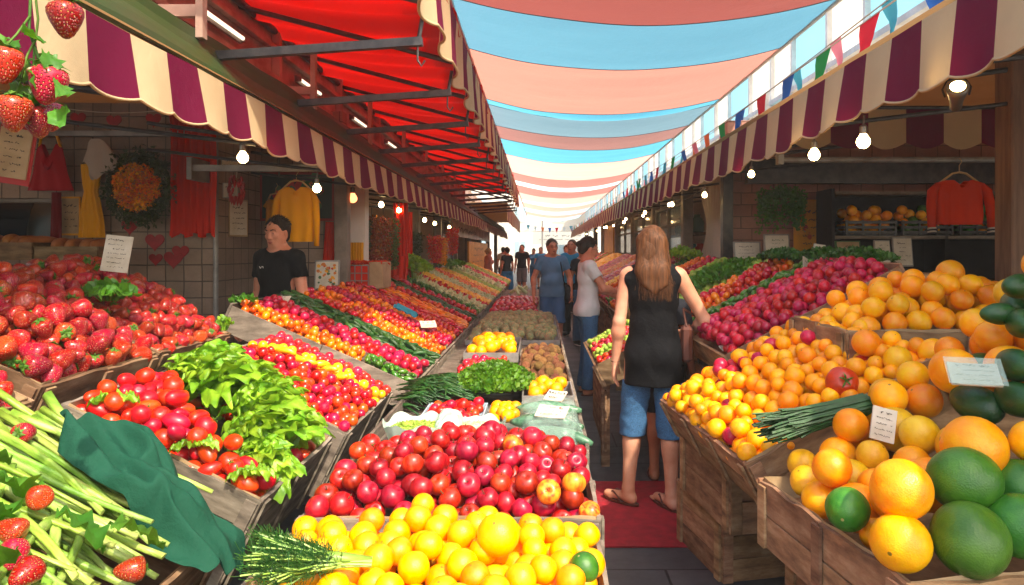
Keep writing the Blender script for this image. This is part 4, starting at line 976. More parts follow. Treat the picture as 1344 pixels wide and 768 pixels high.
# ------------------------------------------------------------------ crates
def crate(lab, Fm, L, W, D, wood='old_wood', planks=2, wall=.014, rag=.006, group=None, cat='crate', name='wooden_crate', flare=.0):
    """open crate; frame origin at the middle of the rim plane; L along x, W along y, D deep"""
    t = thing(name, lab, cat, (0, 0, 0), 0, group); t.matrix_world = Fm
    def side(length, place):
        q = MB(); h = D/planks
        for k in range(planks):
            z1 = -k*h-.002; z0 = -(k+1)*h+.004; nn = max(2, int(length/.34))
            for j in range(nn):   # boards butt end to end with uneven top edges
                a = -length/2+length*j/nn+.001; b = -length/2+length*(j+1)/nn-.001; m = 5; vs = []
                for i in range(m):
                    s_ = a+(b-a)*i/(m-1); zt = z1+(rng.uniform(-rag, rag) if k == 0 else 0); o = rng.uniform(-.0015, .0015)
                    vs += [(s_, -wall/2+o, z0), (s_, wall/2+o, z0), (s_, wall/2+o, zt), (s_, -wall/2+o, zt)]
                fs = [(0, 1, 2, 3)]+[(4*i+c, 4*i+4+c, 4*i+4+(c+1) % 4, 4*i+(c+1) % 4) for i in range(m-1) for c in range(4)]+[tuple(4*(m-1)+c for c in (3, 2, 1, 0))]
                q.add(vs, fs)
        nn = max(2, int(length/.34)+1)
        for j in range(nn):
            s_ = -length/2+.03+(length-.06)*j/(nn-1) if nn > 1 else 0
            q.box((s_-.022, -wall/2-.012, -D+.004), (s_+.022, -wall/2-.003, -.012), j=.001)
        q2 = MB(); q2.v = [place @ Vector(v) for v in q.v]; q2.f = q.f; q2.mi = q.mi; q2.build('side_panel', wood, t)
    side(L, Matrix.Translation((0, -W/2+wall/2, 0))); side(L, Matrix.Translation((0, W/2-wall/2, 0)) @ Matrix.Rotation(math.pi, 4, 'Z'))
    side(W-2*wall-.004, Matrix.Translation((L/2-wall/2, 0, 0)) @ Matrix.Rotation(R(90), 4, 'Z')); side(W-2*wall-.004, Matrix.Translation((-L/2+wall/2, 0, 0)) @ Matrix.Rotation(R(-90), 4, 'Z'))
    q = MB()
    for k in range(4): y0 = -W/2+wall+.002+(W-2*wall-.004)*k/4; q.box((-L/2+wall+.002, y0, -D+.003), (L/2-wall-.002, y0+(W-2*wall)/4-.004, -D+.013))
    q.build('bottom', wood, t)
    # torn paper lining that shows above the rim
    q = MB(); 
    def lin(u, v):
        per = [(-L/2+wall+.003, -W/2+wall+.003), (L/2-wall-.003, -W/2+wall+.003), (L/2-wall-.003, W/2-wall-.003), (-L/2+wall+.003, W/2-wall-.003)]
        s_ = u*4; i = int(s_) % 4; f_ = s_-int(s_); a, b = per[i], per[(i+1) % 4]; x = a[0]+(b[0]-a[0])*f_; y = a[1]+(b[1]-a[1])*f_
        h_ = (.004+.008*mnoise.noise(Vector((u*40+L*9, W, 0)))) if v > .9 else -.07
        return (x*(1+.004*v), y*(1+.004*v), h_)
    q.grid(lin, 161, 3); q.build('paper_lining', 'tan_board', t, smooth=True)
    return t
def boxstack(lab, x0, x1, y0, y1, z0, z1, wood='brown_wood', rz=0, name='wooden_box', group=None):
    cx, cy = (x0+x1)/2, (y0+y1)/2; t = thing(name, lab, 'box', (cx, cy, z0), rz, group); L, W, H = x1-x0, y1-y0, z1-z0
    def face(length, M, h0=0.0):
        q = MB(); n = max(2, round(H/.13))
        for k in range(n): q.box((-length/2, -.006, H*k/n+.003), (length/2, .006, H*(k+1)/n-.003), j=.0015, M=M)
        for s in (-1, 1): q.box((s*(length/2-.025)-.024, -.019, .004), (s*(length/2-.025)+.024, -.007, H-.004), j=.0015, M=M)
        q.build('side_panel', wood, t)
    face(L, Matrix.Translation((0, -W/2+.007, 0))); face(L, Matrix.Translation((0, W/2-.007, 0)) @ Matrix.Rotation(math.pi, 4, 'Z'))
    face(W-.03, Matrix.Translation((L/2-.007, 0, 0)) @ Matrix.Rotation(R(90), 4, 'Z')); face(W-.03, Matrix.Translation((-L/2+.007, 0, 0)) @ Matrix.Rotation(R(-90), 4, 'Z'))
    q = MB(); q.box((-L/2+.016, -W/2+.016, H-.016), (L/2-.016, W/2-.016, H-.006)); q.build('top_panel', wood, t)
    return t
def sloped_stand(lab, xl, zl, xh, zh, y0, y1, wood='old_wood', legs=None, lip=.05):
    """a long sloping display board with raised edges on legs: low edge at (xl,zl), high edge at (xh,zh)"""
    t = thing('display_stand', lab, 'stand', ((xl+xh)/2, y0, 0)); off = Matrix.Translation(-t.location); ang = math.atan2(zh-zl, xh-xl)
    u = Vector((xh-xl, 0, zh-zl)).normalized(); nrm = Vector((-u.z, 0, u.x)); nrm = nrm if nrm.z > 0 else -nrm; L = math.hypot(xh-xl, zh-zl)
    def slab(q, a0, a1, ya, yb, n0, n1):
        vs = [Vector((xl, y, zl))+u*a+nrm*n_ for a in (a0, a1) for y in (ya, yb) for n_ in (n0, n1)]
        q.add(vs, [(0, 1, 3, 2), (4, 6, 7, 5), (0, 4, 5, 1), (2, 3, 7, 6), (0, 2, 6, 4), (1, 5, 7, 3)])
    def fin(q, nm): me = q.mesh(nm, wood); me.transform(off); link(nm, me, t)
    q = MB(); slab(q, .0, L, y0+.02, y1-.02, -.10, -.085); fin(q, 'board')
    q = MB(); n = max(1, int((y1-y0)/.9))
    for k in range(n):
        ya, yb = y0+(y1-y0)*k/n, y0+(y1-y0)*(k+1)/n; slab(q, -.018, -.002, ya+.002, yb-.002, -.16+rng.uniform(-.004, .004), .012+rng.uniform(-.006, .006)); slab(q, -.034, -.02, ya+.01, ya+.05, -.155, .005)
    fin(q, 'front_rail')
    for ya in (y0, y1-.016): q = MB(); slab(q, 0, L*.5-.002, ya, ya+.016, -.16, .012); slab(q, L*.5+.002, L, ya, ya+.016, -.158, .008); fin(q, 'end_board')
    q = MB(); slab(q, L+.002, L+.018, y0, y1, -.14, .02); fin(q, 'rear_rail')
    ys = legs or list(np.arange(y0+.15, y1-.05, 1.4))
    for y in ys:
        for a in (.08, L-.08):
            p = Vector((xl, y, zl))+u*a; q = MB(); q.box((p.x-.03, y-.03, 0), (p.x+.03, y+.03, p.z-.12)); fin(q, 'leg')
    q = MB(); s = 1 if xh > xl else -1; q.box((min(xl+.06*s, xl+.075*s), y0+.08, .12), (max(xl+.06*s, xl+.075*s), y1-.08, .34)); q.box((min(xl+.06*s, xl+.075*s), y0+.08, .36), (max(xl+.06*s, xl+.075*s), y1-.08, zl-.19)); fin(q, 'skirt')
    return t
# ------------------------------------------------------------------ crates near the camera, left bank
def midframe(xl, zl, xh, zh, y0, y1, rz=0):
    ang = -math.atan2(zh-zl, xh-xl) if xh > xl else math.atan2(zh-zl, xl-xh)
    return frame(((xl+xh)/2, (y0+y1)/2, (zl+zh)/2), ang, rz), math.hypot(xh-xl, zh-zl), y1-y0
def mound(L, W, h, p=1.0, cx=0, cy=0):
    return lambda x, y: h*max(0, 1-abs((x-cx)/(L/2))**2.2)**.6*max(0, 1-abs((y-cy)/(W/2))**2.2)**.6
S_LAB = 'ripe red strawberry heaped in the big left crate'
# strawberries
FA1, LA, WA = midframe(-1.72, 1.10, -2.5, 1.47, 2.36, 3.10); crate('rear left wooden crate heaped with large strawberries', FA1, LA, WA, .22)
m_ = mound(LA, WA, .14); P = pile((-LA/2, LA/2, -WA/2, WA/2), lambda x, y: m_(x, y)*.8-.10, lambda x, y: .035+m_(x, y), lambda r: r.uniform(.032, .042), 420, 50, 1, .9)
def s1(x, y, z, i): return ('straw', 'strawberry', 'large red strawberry in the big left crate', 'strawberries in the big left crate', 'strawberry', Euler((rng.gauss(1.3, .8), rng.gauss(0, .8), rng.uniform(0, 6.28))).to_matrix())
fill(FA1, P, s1)
FA2, LA2, WA2 = midframe(-1.74, 1.10, -2.5, 1.47, 3.13, 3.86); crate('wooden crate of smaller strawberries behind the leafy bunch', FA2, LA2, WA2, .22)
m2_ = mound(LA2, WA2, .10, cx=-.1); P = pile((-LA2/2, LA2/2, -WA2/2, WA2/2), lambda x, y: m2_(x, y)*.8-.09, lambda x, y: .03+m2_(x, y), lambda r: r.uniform(.026, .036), 420, 40, 2, .9)
def s2(x, y, z, i): return ('straw', 'strawberry', 'smaller orange-red strawberry in the crate behind the leafy bunch', 'smaller strawberries in the second left crate', 'strawberry', Euler((rng.gauss(1.3, .9), rng.gauss(0, .9), rng.uniform(0, 6.28))).to_matrix())
fill(FA2, P, s2)
FA0, L0, W0 = midframe(-1.72, 1.06, -2.3, 1.33, 1.72, 2.33); crate('wooden strawberry crate cut off by the left edge of the photo', FA0, L0, W0, .2)
m0_ = mound(L0, W0, .08); P = pile((-L0/2, L0/2, -W0/2, W0/2), lambda x, y: m0_(x, y)*.7-.1, lambda x, y: .03+m0_(x, y), lambda r: r.uniform(.032, .040), 200, 40, 3, .9)
fill(FA0, P, lambda x, y, z, i: ('straw', 'strawberry', 'large red strawberry in the crate cut by the left edge', 'strawberries in the left edge crate', 'strawberry'))
# tomatoes and lettuce
FB, LB, WB = midframe(-.955, .705, -1.645, 1.045, 2.35, 3.16); crate('wooden crate of plum tomatoes and lettuce at the front left', FB, LB, WB, .34, 'grey_wood', 3)
mB = mound(LB, WB, .09, cy=-.1)
def topB(x, y):
    # local +x is the low (aisle) side; lettuce takes the far right
    if x > .03+(-.25-y)*.9 and y > -.26: return -.03
    return .03+mB(x, y)
P = pile((-LB/2, LB/2, -WB/2, WB/2), lambda x, y: mB(x, y)*.6-.11, topB, lambda r: r.uniform(.030, .040), 260, 40, 4, .9)
def sB(x, y, z, i):
    if i % 5 < 3: return ('plum', 'plum_tomato', 'glossy plum tomato beside the lettuce in the front left crate', 'plum tomatoes in the front left crate', 'tomato', lying())
    return ('tomato', 'tomato', 'round red tomato beside the lettuce in the front left crate', 'round tomatoes in the front left crate', 'tomato')
fill(FB, P, sB)
# cherry tomatoes and yellow peppers
FC, LC, WC = midframe(-.895, .715, -1.60, 1.06, 3.19, 4.18); crate('wooden crate of cherry tomatoes and yellow peppers behind the lettuce', FC, LC, WC, .34, 'grey_wood', 3)
mC = mound(LC, WC, .06); P = pile((-LC/2, LC/2, -WC/2, WC/2), lambda x, y: mC(x, y)*.8-.075, lambda x, y: .022+mC(x, y), lambda r: r.uniform(.023, .031), 620, 30, 5, .9)
def sC(x, y, z, i):
    if abs(y-.12-.25*x) < .055: return ('yellow', 'yellow_tomato', 'small yellow tomato in the band across the cherry tomato crate', 'yellow tomatoes in the cherry tomato crate', 'tomato')
    if y < .12+.25*x: return ('cherry', 'cherry_tomato', 'red cherry tomato next to the lettuce', 'red cherry tomatoes next to the lettuce', 'tomato')
    return ('cherry_p', 'cherry_tomato', 'pinkish red cherry tomato behind the yellow band', 'pinkish cherry tomatoes in the left crate', 'tomato')
fill(FC, P, sC)
for k in range(7):
    x = -.22+.06*k; o = FC @ Vector((x, .02+.2*x+rng.uniform(-.02, .02), .075)); reg('ypepper', 'yellow_pepper', o, .028, 'curved yellow pepper lying on the cherry tomatoes', 'yellow peppers on the cherry tomatoes', 'pepper', Euler((rng.uniform(0, 6), rng.uniform(-.2, .3), rng.uniform(-.3, .5))).to_matrix())
# front left: long green stalks with strawberries
FE, LE, WE = midframe(-.985, .685, -1.70, 1.04, 1.30, 2.19); crate('front left wooden crate of long pale green stalks', FE, LE, WE, .26, 'old_wood', 2)
def stalk(seed, b):
    r = random.Random(seed); q = MB(); n = 14; vs = []; k = 12
    for i in range(k):
        t_ = i/(k-1); x = (t_-.5)*2; cy = b*math.sin(t_*3.14)+.012*math.sin(t_*7+seed); cz = .02*math.sin(t_*5+seed); R_ = .040*(1.15-.45*t_)*(1+.05*math.sin(t_*11+seed))
        for j in range(n): a = 6.283*j/n; rr = R_*(1+.07*math.cos(a*5)); g = 1-.45*max(0, math.cos(a-1.57))**3; vs.append((x, cy+rr*g*math.cos(a), cz+rr*g*math.sin(a)))
    q.add(vs, [(i*n+j, i*n+(j+1) % n, (i+1)*n+(j+1) % n, (i+1)*n+j) for i in range(k-1) for j in range(n)]+[tuple(range(n-1, -1, -1)), tuple((k-1)*n+j for j in range(n))])
    me = q.mesh('celery_stalk', 'stalk_skin', True)
    for p_ in list(me.polygons)[-2:]: p_.use_smooth = False
    return me
MESH_ST = [stalk(s, b) for s, b in ((1, .06), (2, .12), (3, -.08), (4, .03))]
for me in MESH_ST:   # a little groove along each stalk
    pass
for k in range(105):
    lay = k//35
    if lay == 2 and (k % 35) > 24: continue
    x = rng.uniform(-.16, .05)+.0; y = -.42+.86*((k % 35)/35)+rng.uniform(-.02, .02); z = -.07+.032*lay+.05*(1-(x/.3)**2)
    s_ = rng.uniform(.24, .36); yaw = rng.gauss(-.10, .09)+(.25 if rng.random() < .08 else 0)
    o = link('celery_stalk', MESH_ST[k % 4], None, label='long pale green stalk lying in the front left crate', cat='stalk', group='green stalks in the front left crate')
    M = FE @ Matrix.Translation((x, y, z+.05)) @ Euler((rng.uniform(0, 6.28), rng.gauss(0.02, .05), yaw)).to_matrix().to_4x4() @ Matrix.Diagonal((s_, s_*rng.uniform(.8, 1.35)*.9, s_*rng.uniform(.8, 1.35)*.9, 1)); o.matrix_world = M
for k in range(11):   # stalks crossing on top towards the camera
    o = link('celery_stalk', MESH_ST[k % 4], None, label='pale green stalk crossing over the others towards the camera', cat='stalk', group='stalks crossing on top in the front left crate')
    M = FE @ Matrix.Translation((-.16+.05*k*.8, -.22+rng.uniform(-.06, .06), .075+rng.uniform(0, .02))) @ Euler((rng.uniform(0, 6.28), .03, R(-62)+rng.gauss(0, .2))).to_matrix().to_4x4() @ Matrix.Diagonal((.24, .3, .3, 1)); o.matrix_world = M
for i, (px, py, Y, lab) in enumerate(((33, 568, 1.95, 'strawberry at the rear corner of the stalk crate'), (50, 651, 1.66, 'strawberry lying in the middle of the green stalks'), (16, 696, 1.55, 'half hidden strawberry at the left edge on the stalks'),
        (172, 748, 1.62, 'strawberry at the lower right end of the green stalks'), (34, 752, 1.42, 'strawberry at the bottom left corner on the stalks'), (18, 728, 1.50, 'dark strawberry beneath the left edge leaves'))):
    p = at(px, py, Y); reg('straw', 'strawberry', p, .030, 'lone red '+lab, None, 'strawberry', Euler((R(80+20*i), R(25*i), R(60*i))).to_matrix())
# broad leaves
def leafmesh(name, m, L, W, lob=0, ruf=.0, seed=0, cup=.2, nu=12, nv=9):
    q = MB(); 
    def fn(u, v):
        w_ = W*math.sin(math.pi*min(1, u*.93+.06))**.7*(1+lob*math.sin(u*26+seed)*abs(v-.5)*2); y = (v-.5)*w_; x = L*u
        return (x, y, cup*abs(v-.5)*w_-L*.35*u*u+ruf*math.sin(u*17+seed+(1 if v > .5 else 2.2))*abs(v-.5)**1.5*2.8+ruf*.5*math.sin(u*31+v*9+seed))
    q.grid(fn, nu, nv); return q.mesh(name, m, True)
LF = [leafmesh('leaf', 'green_leaf', .12, .09, .25, .012, s) for s in (1, 2)]
for i, (px, py, Y) in enumerate(((78, 682, 1.60), (145, 700, 1.58), (8, 640, 1.62), (5, 675, 1.55), (12, 608, 1.78), (25, 735, 1.44))):
    o = link('loose_leaf', LF[i % 2], None, label=('broad green leaf lying flat in the middle of the stalks', 'broad green leaf near the right end of the stalks', 'green leaf at the left edge above the half hidden strawberry', 'green leaf touching the half hidden strawberry', 'green leaf at the rear left of the stalks', 'green leaf at the bottom left corner')[i], cat='leaf', group='loose leaves on the stalks')
    o.location = at(px, py, Y)+Vector((0, 0, .02)); o.rotation_euler = (R(15*i-20), R(20), R(50*i)); o.scale = (1.15,)*3

# ------------------------------------------------------------------ lettuce heads and leafy bunches
def rufleaf(q, base, dirn, L, W, seed, ruf, droop):
    r = random.Random(seed); d = Vector(dirn).normalized(); side = d.cross(Vector((0, 0, 1)));  side = side.normalized() if side.length > .1 else Vector((1, 0, 0)); up = side.cross(d)
    ph = r.uniform(0, 6)
    def fn(u, v):
        s_ = (v-.5)*2; w_ = W*(.18+.82*math.sin(math.pi*min(1, u**.8*.75)))*(1+.06*math.sin(u*23+ph)); e = abs(s_)**1.6
        rr = ruf*e*(math.sin(u*15+ph+s_*2)+.5*math.sin(u*29+ph*2))*(.3+u)+ruf*.9*u**3*math.sin(v*15+ph)+.004*math.sin(u*21+ph)*math.sin(v*19)
        return Vector(base)+d*(L*u*(1-.12*e))+side*(s_*w_*.5)+up*(rr+.25*w_*e*.5-droop*u*u*L+.01*math.sin(u*12+v*8))
    q.grid(fn, 22, 17)
def lettuce_head(seed, R0=.12):
    r = random.Random(seed); q = MB()
    for i in range(20):
        a = i*2.4+r.uniform(-.3, .3); t_ = i/19; el = .15+1.25*t_; d = (math.cos(a)*math.cos(el), math.sin(a)*math.cos(el), math.sin(el))
        rufleaf(q, (0, 0, -.02), d, R0*(1.25-.35*t_)*r.uniform(.85, 1.15), R0*r.uniform(.85, 1.2), seed*50+i, .016, .55*(1-t_)+.15)
    return q
LET = [lettuce_head(s).mesh('lettuce_head', 'lettuce_leaf', True) for s in (1, 2, 3, 4)]
lets = [(-.22, .34, .075, 1.05), (-.04, .36, .07, 1.05), (-.12, .20, .09, 1.15), (.07, .30, .075, 1.0), (.10, .12, .085, 1.15), (.20, .22, .05, .95), (.25, .04, .055, 1.0), (.17, -.08, .06, .9), (.27, -.16, .035, .8), (-.26, .22, .06, .8)]
for i, (x, y, z, s) in enumerate(lets):
    o = link('lettuce_head', LET[i % 4], None, label='frilly bright green lettuce in the heap beside the plum tomatoes', cat='lettuce', group='lettuce heads in the front left crate'); o.location = FB @ Vector((x, y, z)); o.rotation_euler = (rng.uniform(-.4, .4), .45+rng.uniform(-.4, .4), rng.uniform(0, 6.28)); o.scale = (s*1.08,)*3
for i, (x, y, lab) in enumerate(((-.26, -.33, 'small green leaf under the front left tomatoes'), (.08, -.37, 'yellowish green leaf at the front rim among the tomatoes'), (.3, -.38, 'small green leaf at the lower front corner of the tomato crate'))):
    q = MB(); 
    for k in range(4): rufleaf(q, (0, 0, 0), (math.cos(k*1.3), math.sin(k*1.3), .25), .08, .06, 70+i*9+k, .01, .3)
    o = q.build('salad_leaf', 'lettuce_leaf', smooth=True, label=lab, cat='leaf'); o.location = FB @ Vector((x, y, .06))
def leafy(name, lab, loc, n, spread, h_, leaf, m, seed, group=None, stem=True):
    """parsley-like bunch: stems with many small leaflets"""
    r = random.Random(seed); q = MB()
    for i in range(n):
        a = r.uniform(0, 6.28); rr = math.sqrt(r.random()); p = Vector((math.cos(a)*rr*spread[0], math.sin(a)*rr*spread[1], 0)); H = h_*(1-.55*rr*rr)*r.uniform(.75, 1.1)
        p.z = H; d = Vector((r.gauss(0, 1), r.gauss(0, 1), r.gauss(.8, .6))).normalized(); e = d.cross(Vector((r.gauss(0, 1), r.gauss(0, 1), r.gauss(0, 1)))).normalized(); n_ = d.cross(e); s_ = leaf*r.uniform(.6, 1.3)
        q.add([p, p+d*s_*.45+e*s_*.4+n_*s_*.1, p+d*s_*.8+e*s_*.2, p+d*s_, p+d*s_*.8-e*s_*.2, p+d*s_*.45-e*s_*.4+n_*s_*.1], [(0, 1, 2, 3), (0, 3, 4, 5)])
    return q
def herb(name, lab, loc, n, spread, h_, leaf, m, seed, cat='herbs', kind=None, group=None, rot=(0, 0, 0)):
    t = thing(name, lab, cat, loc, 0, group); t.rotation_euler = rot
    leafy(name, lab, loc, n, spread, h_, leaf, m, seed).build('leaves', m, t)
    q = MB(); r = random.Random(seed)
    for i in range(40): a = r.uniform(0, 6.28); rr = r.random(); q.tube([(math.cos(a)*rr*spread[0]*.4, math.sin(a)*rr*spread[1]*.4, 0), (math.cos(a)*rr*spread[0]*.8, math.sin(a)*rr*spread[1]*.8, h_*(1-.5*rr))], .0025, 4)
    q.build('stems', m, t); return t
herb('leafy_bunch', 'green leafy bunch lying on the strawberries between the two crates', FA1 @ Vector((.12, .36, .12)), 160, (.10, .10), .06, .05, 'green_leaf', 21)
herb('leafy_bunch', 'small light green sprig standing at the rear rim of the strawberry crate', Vector((-1.78, 3.85, 1.12)), 60, (.04, .04), .07, .03, 'lettuce_leaf', 22)
herb('parsley', 'dark green parsley tuft at the near top corner of the orange tomatoes', Vector((-1.90, 4.40, 1.22)), 90, (.07, .05), .05, .04, 'green_leaf', 23)
o = link('leaf', leafmesh('cabbage_leaf', 'green_leaf', .26, .17, .05, .02, 4, .3), None, label='large grey green leaf draped over the rim behind the tomatoes', cat='leaf'); o.name = 'cabbage_leaf'; o.location = FB @ Vector((-.33, .42, .07)); o.rotation_euler = (R(10), R(10), R(15))

